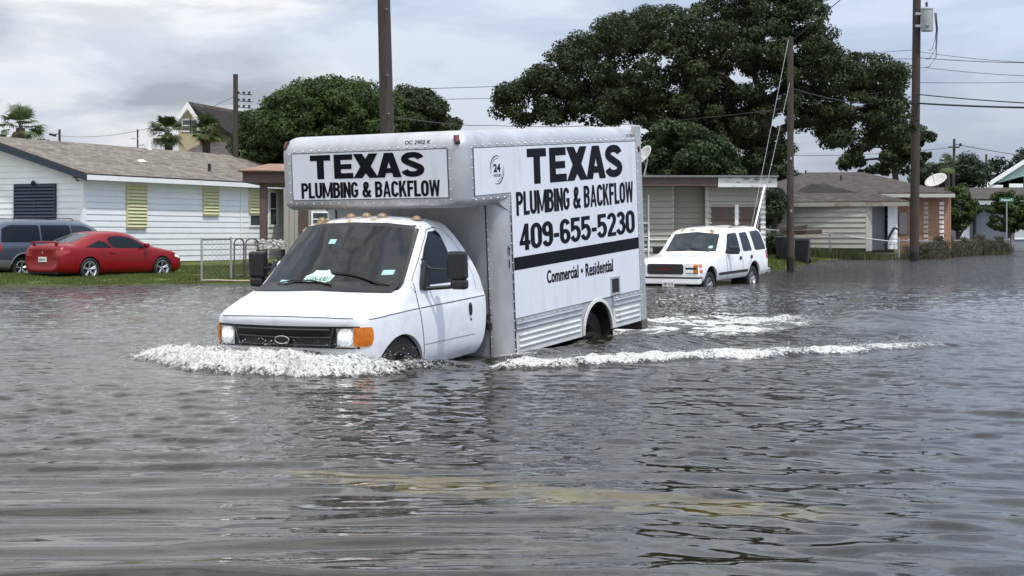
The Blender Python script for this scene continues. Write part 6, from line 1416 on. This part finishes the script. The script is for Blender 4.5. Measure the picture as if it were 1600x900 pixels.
# ------------------------------------------------------------------ fences
m_chain = mat('chain_link_wire', (.20, .20, .195), .6, metal=.3, var=.2)
m_rust = mat('rusty_tube', (.07, .05, .04), .8, var=.4, vscale=6)
def chain(mb, P0_, P1_, h, step=.14, r_=.004):
    P0_, P1_ = Vector(P0_), Vector(P1_); d_ = (P1_ - P0_); L_ = d_.length; d_.normalize(); n_ = int(L_ / step); k = h
    i = -int(h / step)
    while i * step < L_:
        for sg in (1, -1):
            a = i * step; b = a + h; za, zb_ = (0, h) if sg > 0 else (h, 0)
            a2, b2 = max(0, a), min(L_, b)
            if b2 > a2:
                f = lambda s_: za + (zb_ - za) * (s_ - a) / h
                p, q = P0_ + d_ * a2 + Vector((0, 0, f(a2))), P0_ + d_ * b2 + Vector((0, 0, f(b2))); w_ = Vector((0, 0, r_)); mb.add([p - w_, q - w_, q + w_, p + w_], [(0, 1, 2, 3)])
        i += 1
def fence(pts, h, label, mpost, mrail, px=.03, gap=None, z=None, name='chain_link_fence'):
    t = thing(name, label, 'fence', (pts[0][0], pts[0][1], Zb(*pts[0]))); o = t.location
    for i, (x, y) in enumerate(pts):
        zz = Zb(x, y); mb = MB(); mb.tube([Vector((x, y, zz - .2)) - o, Vector((x, y, zz + h + .06)) - o], px, 8); mb.dome(Vector((x, y, zz + h + .06)) - o, px * 1.2, (0, 0, 1)); mb.build('post', mpost, t, smooth=True)
    rl = MB(); ch = MB()
    for a, b in zip(pts[:-1], pts[1:]):
        A_ = Vector((*a, Zb(*a))) - o; B_ = Vector((*b, Zb(*b))) - o; rl.tube([A_ + Vector((0, 0, h)), B_ + Vector((0, 0, h))], px * .6, 6); chain(ch, A_ + Vector((0, 0, .03)), B_ + Vector((0, 0, .03)), h - .04)
    rl.build('top_rail', mrail, t); ch.build('mesh_panel', m_chain, t, fixn=False); return t
fz = lambda px, Y: (wp(px, 0, Y).x, Y)
fence([fz(315, 43.6), fz(361, 44.2)], 1.12, 'short chain-link fence panel on the lawn by the white house', m_steelg, m_rust)
gt = thing('garden_gate', 'rusty double-arched garden gate with chain-link infill next to the fence panel', 'gate', (*fz(366, 44.4), .08)); o = gt.location
for a, b in ((366, 381), (384, 403)):
    A_, B_ = Vector((*fz(a, 44.4), .06)) - o, Vector((*fz(b, 44.8), .06)) - o; mb = MB(); hh = 1.0
    P = [A_, A_ + Vector((0, 0, hh))] + [A_.lerp(B_, .5 - .5 * math.cos(R(q))) + Vector((0, 0, hh + .13 * math.sin(R(q)))) for q in range(15, 180, 15)] + [B_ + Vector((0, 0, hh)), B_]
    mb.tube(P, .022, 6, cap=True); mb.tube([A_ + Vector((0, 0, .08)), B_ + Vector((0, 0, .08))], .018, 6); mb.tube([A_ + Vector((0, 0, .95)), B_ + Vector((0, 0, .95))], .018, 6); k = mb.build('gate_leaf', m_rust, gt, smooth=True)
    mb = MB(); chain(mb, A_ + Vector((0, 0, .08)), B_ + Vector((0, 0, .08)), .86); mb.build('mesh_infill', m_chain, k, fixn=False)
fence([fz(1196, 84.2), fz(1297, 83.4), fz(1404.5, 82.6)], 1.25, 'chain-link fence in front of the cream-boarded wall', m_steelg, m_steelg, .045)
fence([fz(1404.5, 83.0), fz(1420, 83.4), fz(1448, 84.5), fz(1484, 91), fz(1528, 99), fz(1577, 104)], 1.35, 'weed-covered chain-link fence running right past the brick house', m_steelg, m_steelg, .045)
# curved pipe at the fence corner
mb = MB(); mb.tube([wp(1383, 383, 82.8), wp(1390, 368, 82.8), wp(1397, 356, 82.8), wp(1404, 358, 82.8)], .07, 8); o = mb.build('fallen_pipe', m_black, None, smooth=True); tag(o, 'bent dark pipe leaning against the corner of the wire fence', 'pipe')
# boards leaning on the fence
for i, (xa, ya, xb, yb, lb) in enumerate(((1217, 356, 1261, 350, 'upper brown board hooked on the wire fence behind the thin pole'), (1220, 362, 1284, 357, 'lower longer brown board hooked on the wire fence behind the thin pole'))):
    a = wp(xa, ya, 83.6); b = wp(xb, yb + 1.5, 83.3); mb = MB(); mb.prism([(0, 0, 0), b - a, b - a + Vector((0, 0, -.22)), (0, 0, -.22)], (0, -.04, 0)); o = mb.build('board', m_brown, None); o.location = a; tag(o, lb, 'board', 'boards hooked on the fence')
# ------------------------------------------------------------------ bins lying on their sides
def bin_(px, py, Y, rot, label):
    c = wp(px, py, Y); t = thing('wheeled_bin', label, 'bin', (c.x, c.y, Zb(c.x, c.y) + .02), group='black bins on the verge'); M_ = Matrix.Rotation(rot, 3, 'Z')
    def X_(v): return M_ @ Vector(v)
    mb = MB(); P = [X_((-.26, -.28, 0)), X_((.26, -.28, 0)), X_((.26, .28, 0)), X_((-.26, .28, 0))]; Q = [X_((-.31, -.36, .95)), X_((.31, -.36, .95)), X_((.31, .36, .95)), X_((-.31, .36, .95))]
    mb.add(P + Q, [(3, 2, 1, 0), (4, 5, 6, 7)] + [(i, (i + 1) % 4, 4 + (i + 1) % 4, 4 + i) for i in range(4)])
    for s in (-1, 0, 1): mb.box(X_((s * .17, -.335, .48)), (.03, .03, .82), M_)
    mb.build('bin_body', m_bin, t, bevel=.03)
    mb = MB(); mb.add([X_(v) for v in ((-.34, -.40, .95), (.34, -.40, .95), (.34, .38, 1.0), (-.34, .38, 1.0), (-.30, -.30, 1.04), (.30, -.30, 1.04), (.30, .34, 1.07), (-.30, .34, 1.07))], [(3, 2, 1, 0), (4, 5, 6, 7), (0, 1, 5, 4), (1, 2, 6, 5), (2, 3, 7, 6), (3, 0, 4, 7)]); mb.build('bin_lid', m_bin, t, bevel=.02)
    for s in (-1, 1): mb = MB(); mb.lathe([(.001, -.03), (.11, -.03), (.11, .03), (.001, .03)], X_((s * .29, .28, .1)), 'X', 14); mb.build('bin_wheel', m_tyre, t, smooth=True)
m_bin = mat('black_bin_plastic', (.014, .016, .020), .55, var=.2)
bin_(1226, 400, 71.5, .25, 'black bin partly hidden by the thin pole'); bin_(1254, 400, 71.0, -.3, 'black bin standing right of the thin pole')
# ------------------------------------------------------------------ street sign
c = wp(1573, 0, 108); ss = thing('street_sign', 'green street name sign on a grey post before the round trees', 'street sign', (c.x, c.y, Zb(c.x, c.y)))
zt_ = wp(0, 314, 108).z - ss.location.z; mb = MB(); mb.tube([(0, 0, -.3), (0, 0, zt_)], .045, 8); mb.build('sign_post', m_steelg, ss)
mb = MB(); mb.box((.0, 0, zt_ + .08), (.98, .03, .30)); pl = mb.build('sign_blade', mat('sign_green', (.010, .13, .075), .4), ss)
mb = MB(); put_text(mb, "Avenue R", lambda u, v, e=0: (-.40 + .8 * u, -.018, zt_ + .0 + .16 * v), .02); mb.build('lettering', m_wt, pl, fixn=False)
# ------------------------------------------------------------------ yard clutter by the porch post
m_pattern = mat('patterned_cover', (.42, .41, .38), .7, dark=(.02, .02, .02), dscale=7, damt=1.0)
c = wp(423, 0, 49.5); tb = thing('yard_table', 'low dark table under a black and white patterned cover on the lawn', 'table', (c.x, c.y, Zb(c.x, c.y)))
mb = MB(); mb.box((0, 0, .78), (.9, .6, .26))
_r = random.Random(4)
for _k in range(70): mb.dome((_r.uniform(-.45, .45), _r.choice((-.3, _r.uniform(-.3, .3))), _r.uniform(.66, .93)), _r.uniform(.03, .07), (_r.uniform(-.5, .5), -1, .5), 7)
mb.build('patterned_cover', m_pattern, tb, bevel=.03)
for sx in (-1, 1):
    for sy in (-1, 1): mb = MB(); mb.box((sx * .38, sy * .24, .32), (.06, .06, .64)); mb.build('leg', m_black, tb)
c = wp(433, 393, 48.7); mb = MB(); mb.lathe([(.001, -.16), (.17, -.12), (.20, 0), (.15, .12), (.05, .18), (.001, .18)], (0, 0, 0), 'Z', 12); o = mb.build('white_sack', mat('white_sack', (.6, .6, .6), .7), None, smooth=True); o.location = (c.x, c.y, c.z); o.location.z = Zb(c.x, c.y) + .16; tag(o, 'small white sack on the ground beside the covered yard table', 'sack')
c = wp(418, 0, 48.0); mb = MB(); mb.lathe([(.12, 0), (.15, .26), (.17, .28), (.14, .26), (.02, .24)], (0, 0, 0), 'Z', 14); pt = mb.build('flower_pot', m_black, None, smooth=True); pt.location = (c.x, c.y, Zb(c.x, c.y)); tag(pt, 'dark flower pot in front of the patterned yard table', 'flower pot')
c = wp(335, 432, 43.2); mb = MB(); mb.tube([(-.35, .1, .04), (-.1, 0, .05), (.1, .02, .05), (.5, .05, .03), (1.2, .1, .03)], .035, 6); o = mb.build('fallen_branch', mat('pale_stick', (.35, .27, .19), .8), None, smooth=True); o.location = (c.x, c.y, Zb(c.x, c.y)); tag(o, 'pale fallen stick lying on the lawn before the wire fence', 'stick')
# ------------------------------------------------------------------ vegetation
def leaf_mat(name, c1, c2, c3=None, rough=.6):
    m = bpy.data.materials.new(name); m.use_nodes = True; t = m.node_tree; n = t.nodes; l = t.links; p = n['Principled BSDF']
    a = n.new('ShaderNodeAttribute'); a.attribute_name = 'tint'; r = n.new('ShaderNodeValToRGB'); l.new(a.outputs['Fac'], r.inputs[0]); e = r.color_ramp.elements
    e[0].color = (*c1, 1); e[1].color = (*c2, 1)
    if c3: k = e.new(.93); k.color = (*c2, 1); e[-1].color = (*c3, 1)
    l.new(r.outputs[0], p.inputs['Base Color']); p.inputs['Roughness'].default_value = rough; p.inputs['Specular IOR Level'].default_value = .25
    tl = n.new('ShaderNodeBsdfTranslucent'); l.new(r.outputs[0], tl.inputs['Color']); mx_ = n.new('ShaderNodeMixShader'); mx_.inputs[0].default_value = .22
    l.new(p.outputs[0], mx_.inputs[1]); l.new(tl.outputs[0], mx_.inputs[2]); l.new(mx_.outputs[0], n['Material Output'].inputs['Surface']); return m
def leaves(name, C, Rr, per, size, m, parent, seed, flat=.65, off=(0, 0, 0), aspect=.55):
    "leaf-sized bent quads on the shells of clumps with centres C and radii Rr"
    rg = np.random.default_rng(seed); C = np.asarray(C, float); Rr = np.asarray(Rr, float); k = len(C); cnt = np.maximum((per * (Rr / Rr.mean()) ** 2).astype(int), 8)
    idx = np.repeat(np.arange(k), cnt); n_ = len(idx); v = rg.normal(size=(n_, 3)); v /= np.linalg.norm(v, axis=1)[:, None]
    rad = Rr[idx] * rg.uniform(.35, 1.08, n_) ** .6; pos = C[idx] + v * rad[:, None] * np.array([1, 1, flat])
    nrm = v + rg.normal(0, .75, (n_, 3)) + np.array([0, 0, .45]); nrm /= np.linalg.norm(nrm, axis=1)[:, None]
    u = np.cross(nrm, rg.normal(size=(n_, 3))); u /= np.linalg.norm(u, axis=1)[:, None]; w = np.cross(nrm, u)
    s = size * rg.uniform(.6, 1.4, n_)[:, None]
    P = np.stack([pos - u * s, pos - w * s * aspect + nrm * s * .15, pos + u * s, pos + w * s * aspect + nrm * s * .15], 1).reshape(-1, 3) - np.array(off)
    ctint = rg.random(k); tint = np.clip(.55 * ctint[idx] + .45 * rg.random(n_), 0, 1)
    q = np.arange(n_ * 4).reshape(-1, 4); return np_mesh(name, P, q, m, parent, attrs={'tint': np.repeat(tint, 4)})
def in_poly(px, py, poly):
    c = np.zeros(len(px), bool); j = len(poly) - 1
    for i in range(len(poly)):
        xi, yi = poly[i]; xj, yj = poly[j]
        c ^= ((yi > py) != (yj > py)) & (px < (xj - xi) * (py - yi) / (yj - yi + 1e-9) + xi); j = i
    return c
def fill(poly, holes, Y0, depth, n_, seed, mind):
    "scatter clump centres through a crown volume of the given outline and real depth"
    rg = np.random.default_rng(seed); poly = np.array(poly, float); mn, mx_ = poly.min(0), poly.max(0); out = []; tries = 0
    cx_, cy_ = poly.mean(0)
    while len(out) < n_ and tries < 60:
        tries += 1; p = rg.uniform(mn, mx_, (n_, 2)); ok = in_poly(p[:, 0], p[:, 1], poly)
        for h in holes: ok &= ~in_poly(p[:, 0], p[:, 1], h)
        for q in p[ok]:
            ex = min(1, max(abs(q[0] - cx_) / (mx_[0] - mn[0]) * 2, abs(q[1] - cy_) / (mx_[1] - mn[1]) * 2)); D = depth * math.sqrt(max(.05, 1 - ex ** 2))
            Y = Y0 + rg.uniform(-D, D); w = wp(q[0], q[1], Y)
            out.append(w)
            if len(out) >= n_: break
    return out
m_bark = mat('bark', (.060, .048, .038), .9, var=.35, vscale=5, bump=.5)
m_oak = leaf_mat('oak_leaves', (.013, .024, .009), (.052, .070, .023), (.09, .105, .036))
m_oak2 = leaf_mat('bright_leaves', (.014, .028, .010), (.048, .074, .022))
m_bush = leaf_mat('bushy_leaves', (.018, .034, .010), (.070, .105, .026), (.11, .14, .042))
m_fardark = leaf_mat('dark_far_leaves', (.012, .022, .012), (.045, .065, .028))
def tree(name, label, base, group=None): return thing(name, label, 'tree', tuple(base), group=group)
def limb(mb, t, pts, r0, r1, jit=.15, seed=0):
    rg = random.Random(seed); P = [Vector(p) for p in pts]; Q = [P[0]]
    for a, b in zip(P[:-1], P[1:]):
        m_ = a.lerp(b, .5) + Vector((rg.uniform(-jit, jit), rg.uniform(-jit, jit), rg.uniform(-jit, jit))); Q += [m_, b]
    mb.tube([q - t.location for q in Q], r0, 8, r2=r1)
# big live oak
Yo = 72.0; S = Yo / F
oak = tree('oak_tree', 'huge spreading dark oak towering behind the garage house and the thin pole', (wp(1165, 0, Yo).x, Yo, .4))
oak_poly = [(772, 152), (790, 135), (832, 122), (848, 98), (885, 72), (915, 48), (960, 30), (1010, 20), (1070, 18), (1100, 6), (1140, -25), (1190, -45), (1240, -30), (1275, 0), (1295, 35), (1298, 78), (1330, 82), (1368, 86), (1398, 100), (1415, 140), (1418, 185), (1404, 215), (1385, 220), (1350, 205), (1345, 235), (1325, 240), (1300, 228), (1280, 205), (1245, 192), (1228, 235), (1215, 268), (1110, 275), (1040, 262), (1020, 240), (1005, 205), (960, 190), (860, 188), (790, 190)]
oak_holes = [[(1140, 112), (1160, 106), (1178, 122), (1180, 140), (1150, 138)], [(1205, 134), (1226, 132), (1230, 160), (1208, 160)], [(1034, 134), (1050, 130), (1054, 148), (1038, 152)], [(962, 190), (985, 182), (1010, 196), (1008, 222), (985, 215)], [(1144, 252), (1158, 244), (1164, 260), (1150, 266)], [(1315, 196), (1352, 190), (1350, 210), (1320, 212)], [(1225, 200), (1262, 196), (1290, 232), (1232, 232)]]
C = fill(oak_poly, oak_holes, Yo, 4.0, 1250, 21, .3); rr = np.random.default_rng(2).uniform(.20, .72, len(C)) ** 1.15
leaves('crown', C, rr, 190, .068, m_oak, oak, 22, off=oak.location)
T = lambda px, py, dy=0: wp(px, py, Yo + dy)
mb = MB(); B = T(1165, 395); K = T(1196, 150)
limb(mb, oak, [B, T(1172, 300), T(1190, 220), K], .55, .34, .12, 1)
for i, (pts, r0) in enumerate(((((1198, 160), (1165, 148), (1130, 118), (1095, 95), (1060, 80)), .26), (((1200, 165), (1180, 120), (1185, 90), (1170, 55)), .20), (((1203, 160), (1222, 140), (1228, 112), (1245, 85)), .2), (((1203, 175), (1225, 155), (1255, 140), (1290, 120)), .17), (((1206, 215), (1240, 195), (1290, 190), (1340, 170), (1390, 165)), .22), (((1200, 200), (1150, 190), (1090, 195), (1020, 175), (930, 160)), .22), (((1165, 148), (1130, 140), (1080, 128), (1000, 100)), .13), (((1130, 118), (1150, 95), (1145, 60)), .10), (((1090, 195), (1030, 150), (950, 110)), .12), (((1228, 112), (1215, 80), (1225, 40)), .1), (((1290, 190), (1320, 215), (1335, 232)), .07), (((1180, 120), (1160, 100), (1150, 80)), .08), (((1222, 140), (1240, 138), (1268, 122)), .09))):
    limb(mb, oak, [T(a, b, (i % 3 - 1) * 1.2 * j / len(pts)) for j, (a, b) in enumerate(pts)], r0, r0 * .3, .22, i + 3)
mb.build('trunk', m_bark, oak, smooth=True)
# lighter bushy tree below the oak
t2 = tree('leafy_tree', 'lower and greener leafy tree directly behind the beige flat roof', (wp(1075, 0, 64).x, 64, .35))
C = fill([(1000, 278), (1005, 215), (1040, 195), (1080, 200), (1120, 215), (1150, 245), (1150, 285), (1000, 290)], [], 64, 1.8, 95, 31, .3)
leaves('crown', C, np.random.default_rng(4).uniform(.28, .55, len(C)), 230, .08, m_oak2, t2, 32, off=t2.location)
mb = MB(); limb(mb, t2, [wp(1075, 395, 64), wp(1072, 300, 64), wp(1065, 240, 64)], .22, .08); mb.build('trunk', m_bark, t2, smooth=True)
# round tree behind the leaning pole
t3 = tree('round_tree', 'broad rounded green tree behind the box truck and the leaning pole', (wp(500, 0, 68).x, 68, .35))
P3_ = [(372, 240), (376, 205), (384, 182), (405, 172), (425, 155), (455, 142), (485, 130), (525, 127), (560, 133), (590, 142), (612, 155), (628, 172), (632, 250), (600, 265), (450, 268), (378, 262)]
C = fill(P3_, [], 68, 3.0, 620, 41, .3); leaves('crown', C, np.random.default_rng(5).uniform(.22, .62, len(C)), 190, .068, m_bush, t3, 42, off=t3.location)
mb = MB(); limb(mb, t3, [wp(500, 400, 68), wp(500, 300, 68), wp(490, 220, 68)], .3, .1); limb(mb, t3, [wp(500, 300, 68), wp(560, 220, 68)], .16, .06); limb(mb, t3, [wp(500, 300, 68), wp(430, 220, 68)], .16, .06); mb.build('trunk', m_bark, t3, smooth=True)
t4 = tree('round_tree', 'darker smaller tree adjoining the rounded one right of the leaning pole', (wp(655, 0, 70).x, 70, .35))
C = fill([(612, 160), (630, 142), (655, 142), (680, 155), (690, 175), (700, 188), (716, 192), (712, 205), (600, 215), (600, 180)], [], 70, 2.2, 200, 51, .3); leaves('crown', C, np.random.default_rng(6).uniform(.2, .5, len(C)), 200, .07, m_oak, t4, 52, off=t4.location)
mb = MB(); limb(mb, t4, [wp(655, 400, 70), wp(655, 300, 70), wp(650, 200, 70)], .22, .08); mb.build('trunk', m_bark, t4, smooth=True)
# open tree hanging behind the brick house
t5 = tree('wispy_tree', 'sparse tree with bare spreading branches behind the brick house roof', (wp(1400, 0, 104).x, 104, .4))
C = fill([(1308, 262), (1315, 248), (1345, 232), (1370, 205), (1400, 195), (1440, 190), (1455, 215), (1450, 245), (1425, 262), (1400, 275), (1345, 272), (1330, 262)], [[(1340, 240), (1372, 215), (1385, 240), (1372, 262), (1345, 258)]], 104, 2.5, 90, 61, .3); leaves('crown', C, np.random.default_rng(7).uniform(.28, .62, len(C)), 110, .13, m_oak, t5, 62, off=t5.location)
mb = MB(); X5 = lambda a, b: wp(a, b, 104)
limb(mb, t5, [X5(1402, 380), X5(1402, 300), X5(1398, 240), X5(1405, 200)], .3, .09)
for pts in (((1400, 262), (1370, 248), (1335, 250), (1312, 262)), ((1398, 240), (1375, 230), (1350, 228)), ((1400, 250), (1430, 235), (1445, 210))): limb(mb, t5, [X5(*p) for p in pts], .10, .03)
mb.build('trunk', m_bark, t5, smooth=True)
# clipped round shrubs / small trees
for (px, Y, poly, lab, sd, n_) in ((1497, 101, [(1478, 308), (1482, 296), (1505, 290), (1520, 305), (1530, 325), (1526, 345), (1505, 352), (1492, 360), (1482, 355)], 'round-crowned small tree touching the corner of the orange brick wall', 71, 60), (1576, 112, [(1546, 335), (1552, 312), (1562, 300), (1578, 298), (1594, 308), (1606, 325), (1606, 350), (1590, 360), (1562, 360), (1548, 350)], 'larger round clipped tree behind the green street sign', 72, 70)):
    tt = tree('clipped_tree', lab, (wp(px, 0, Y).x, Y, .4), 'round clipped trees'); C = fill(poly, [], Y, 1.1, n_, sd, .3); leaves('crown', C, np.random.default_rng(sd).uniform(.28, .45, len(C)), 190, .085, m_bush, tt, sd + 1, off=tt.location)
    mb = MB(); limb(mb, tt, [wp(px - 2, 392, Y), wp(px, 365, Y), wp(px + 2, 335, Y)], .2, .07); limb(mb, tt, [wp(px, 372, Y), wp(px + 14, 340, Y)], .1, .04); mb.build('trunk', m_bark, tt, smooth=True)
# far dark trees on the right
for i, (Y, poly, lab) in enumerate(((135, [(1468, 285), (1475, 262), (1492, 250), (1512, 244), (1528, 250), (1530, 272), (1535, 292), (1470, 295)], 'dark upright bushy tree behind the low grey house'), (175, [(1530, 275), (1545, 260), (1562, 250), (1575, 252), (1590, 240), (1640, 232), (1640, 290), (1532, 292)], 'far dark tree line clump at the right edge'), (150, [(1425, 292), (1432, 270), (1448, 258), (1468, 262), (1476, 292)], 'dark palm-like tree behind the large satellite dish'), (98, [(1200, 300), (1205, 268), (1222, 258), (1245, 270), (1248, 300)], 'small dark tree between the flat roof and the hipped roof'), (86, [(1195, 345), (1196, 300), (1210, 290), (1222, 305), (1220, 330), (1205, 348)], 'narrow dark shrub beside the beige corner wall'))):
    px = sum(p[0] for p in poly) / len(poly); tt = tree('background_tree', lab, (wp(px, 0, Y).x, Y, .4), 'background trees'); C = fill(poly, [], Y, 2.0, 60, 80 + i, .3); sz = Y / 1000
    leaves('crown', C, np.random.default_rng(80 + i).uniform(.35, .75, len(C)) * Y / 110, 90, sz * 1.1, m_fardark, tt, 90 + i, off=tt.location)
    mb = MB(); limb(mb, tt, [wp(px, 380, Y), wp(px, 300, Y), wp(px, 270, Y)], .18, .06); mb.build('trunk', m_bark, tt, smooth=True)
# fan palms
m_frond = leaf_mat('palm_frond', (.030, .050, .014), (.10, .135, .045)); m_dead = leaf_mat('dry_frond', (.12, .08, .045), (.24, .17, .10))
def palm(px, py, Y, r_, label, seed, nf=30, dead=8, lean=0):
    c = wp(px, py, Y); t = tree('fan_palm', label, (c.x, c.y, .35), 'fan palms'); o = Vector((0, 0, c.z - .35)); rg = random.Random(seed)
    mb = MB(); mb.tube([(0, 0, -.3), o * .5 + Vector((.05, 0, 0)), o], .22, 10, r2=.18); mb.build('trunk', m_bark, t, smooth=True)
    for kind, cnt, mm in (('frond_crown', nf, m_frond), ('dry_skirt', dead, m_dead)):
        V = []; Q = []; Tn = []
        for i in range(cnt):
            az = rg.uniform(0, 6.283); el = rg.uniform(-.75, 1.4) if kind == 'frond_crown' else rg.uniform(-1.3, -.5); L1 = r_ * rg.uniform(.30, .62) * (1 if kind == 'frond_crown' else .55)
            d_ = Vector((math.cos(az) * math.cos(el), math.sin(az) * math.cos(el), math.sin(el))); hub = o + d_ * L1; side_ = d_.cross(Vector((0, 0, 1))).normalized(); upv = side_.cross(d_)
            tn = rg.random()
            b = len(V); V += [o - side_ * .015, o + side_ * .015, hub + side_ * .012, hub - side_ * .012]; Q.append([b, b + 1, b + 2, b + 3]); Tn += [tn] * 4
            L2 = r_ * rg.uniform(.42, .72) * (1 if kind == 'frond_crown' else .7)
            for k in range(17):
                a_ = R(-75 + 150 * k / 16); dd = (d_ * math.cos(a_) + side_ * math.sin(a_)).normalized(); tip = hub + dd * L2 * rg.uniform(.85, 1.05) + Vector((0, 0, -L2 * rg.uniform(.05, .4))); mid = hub + dd * L2 * .55 + upv * .03
                wv = dd.cross(upv).normalized() * r_ * .024; b = len(V); V += [hub, mid - wv, tip, mid + wv]; Q.append([b, b + 1, b + 2, b + 3]); Tn += [min(1, max(0, tn + rg.uniform(-.2, .2)))] * 4
        np_mesh(kind, np.array([tuple(v) for v in V]), np.array(Q), mm, t, attrs={'tint': np.array(Tn)})
palm(32, 200, 66, 1.05, 'fan palm behind the left end of the grey shingle roof', 1, 34, 6); palm(64, 217, 68, .62, 'small browning fan palm next to the leftmost palm', 5, 14, 16)
palm(263, 208, 72, .98, 'fan palm left of the yellow gable window', 2, 40, 14); palm(322, 206, 74, .90, 'fan palm in front of the yellow house, right of its window', 3, 34, 12)
palm(2, 228, 64, .7, 'fan palm cut by the left edge of the photo', 6, 16, 4); palm(1480, 258, 128, 1.0, 'small distant palm beside the leaning far pole', 8, 16, 4)
# weeds, fence creepers and lawn blades
def blades(name, pts, hmin, hmax, m, label, cat, seed, w_=.012, lean=.35):
    rg = np.random.default_rng(seed); P = np.asarray(pts, float); n_ = len(P); z = ground_z(P[:, 0], P[:, 1]) - .01; h = rg.uniform(hmin, hmax, n_); az = rg.uniform(0, 6.283, n_); ln = rg.uniform(0, lean, n_) * h; wd = rg.uniform(.6, 1.5, n_) * w_; a2 = rg.uniform(0, 6.283, n_)
    b = np.stack([P[:, 0], P[:, 1], z], -1); s = np.stack([np.cos(a2) * wd, np.sin(a2) * wd, 0 * wd], -1); tip = b + np.stack([np.cos(az) * ln, np.sin(az) * ln, h], -1)
    v = np.stack([b - s, b + s, tip], 1).reshape(-1, 3); o = np_mesh(name, v, np.arange(n_ * 3).reshape(-1, 3), m, tri=True, attrs={'tint': np.repeat(rg.random(n_), 3)}); return tag(o, label, cat, kind='stuff')
m_grass = leaf_mat('grass_blades', (.055, .080, .018), (.135, .165, .045), (.26, .22, .10), .8)
m_weed = leaf_mat('weed_blades', (.035, .055, .018), (.11, .135, .05), (.28, .23, .15), .8)
rg = np.random.default_rng(77)
def scatter(n_, x0, x1, y0, y1, cond):
    p = np.stack([rg.uniform(x0, x1, n_), rg.uniform(y0, y1, n_)], -1); return p[cond(p[:, 0], p[:, 1])]
sh_ = lambda x, y: y - np.interp(x, SX, SY)
L1_ = scatter(110000, -17, -5, 40.5, 52, lambda x, y: (sh_(x, y) > -.15 + .5 * (fbm(x * 1.5, y * 1.5, 3, 3) - .5)) & (fbm(x * 2, y * 2, 3, 8) > .36))
blades('grass', L1_, .03, .085, m_grass, 'short green grass of the lawn around the red car and wire fence', 'grass', 1, .014)
L2_ = scatter(60000, 7, 24, 52, 84, lambda x, y: (sh_(x, y) > -.2) & (fbm(x * 1.5, y * 1.5, 3, 9) > .38))
blades('grass', L2_, .04, .12, m_grass, 'grass verge at the waterline right of the SUV', 'grass', 2, .02)
def along(pts, n_, w_):
    out = []
    for a, b in zip(pts[:-1], pts[1:]):
        k = int(n_ * math.dist(a, b)); t_ = rg.random(k); out.append(np.stack([a[0] + (b[0] - a[0]) * t_ + rg.normal(0, w_, k), a[1] + (b[1] - a[1]) * t_ + rg.normal(0, w_, k)], -1))
    return np.concatenate(out)
F1 = [fz(1196, 84.0), fz(1297, 83.2), fz(1404, 82.4)]; F2 = [fz(1406, 82.8), fz(1420, 83.2), fz(1448, 84.3), fz(1484, 90.8), fz(1528, 98.8), fz(1577, 103.8)]
w1 = along(F1, 900, .35); blades('weeds', w1, .15, .62, m_weed, 'knee-high weeds growing along the straight wire fence', 'weeds', 3, .022, .3)
w2 = along(F2, 230, .2); w2 = w2[fbm(w2[:, 0] * 1.7, w2[:, 1] * 1.7, 3, 12) > .40]; blades('weeds', w2, .3, 1.40, leaf_mat('dry_weed_blades', (.05, .05, .028), (.13, .115, .07), (.24, .20, .14), .8), 'tall tangled weeds and creepers overgrowing the right wire fence', 'weeds', 4, .022, .25)
wl = along(F2[1:], 330, .12); zz = ground_z(wl[:, 0], wl[:, 1]) + rg.uniform(.2, 1.35, len(wl)) * (.55 + .75 * fbm(wl[:, 0] * .9, wl[:, 1] * .9, 3, 14));  
o = leaves('creepers', np.stack([wl[:, 0], wl[:, 1], zz], -1), np.full(len(wl), .14), 6, .045, leaf_mat('creeper_leaves', (.045, .045, .030), (.12, .105, .075), (.24, .21, .17)), None, 5); tag(o, 'brownish creeper leaves woven through the right wire fence', 'creepers', kind='stuff')
sh1 = thing('dark_shrub', 'rounded dark green shrub at the base of the cream wall beside the garage', 'shrub', (wp(1211, 0, 80).x, 80, .3)); C = fill([(1196, 396), (1197, 372), (1210, 366), (1222, 374), (1226, 396)], [], 80, .6, 30, 91, .2); leaves('foliage', C, np.full(len(C), .3), 110, .07, m_oak2, sh1, 92, off=sh1.location)
mb = MB(); mb.tube([(0, 0, -.2), (0, 0, .5)], .05, 6); mb.build('stem', m_bark, sh1)
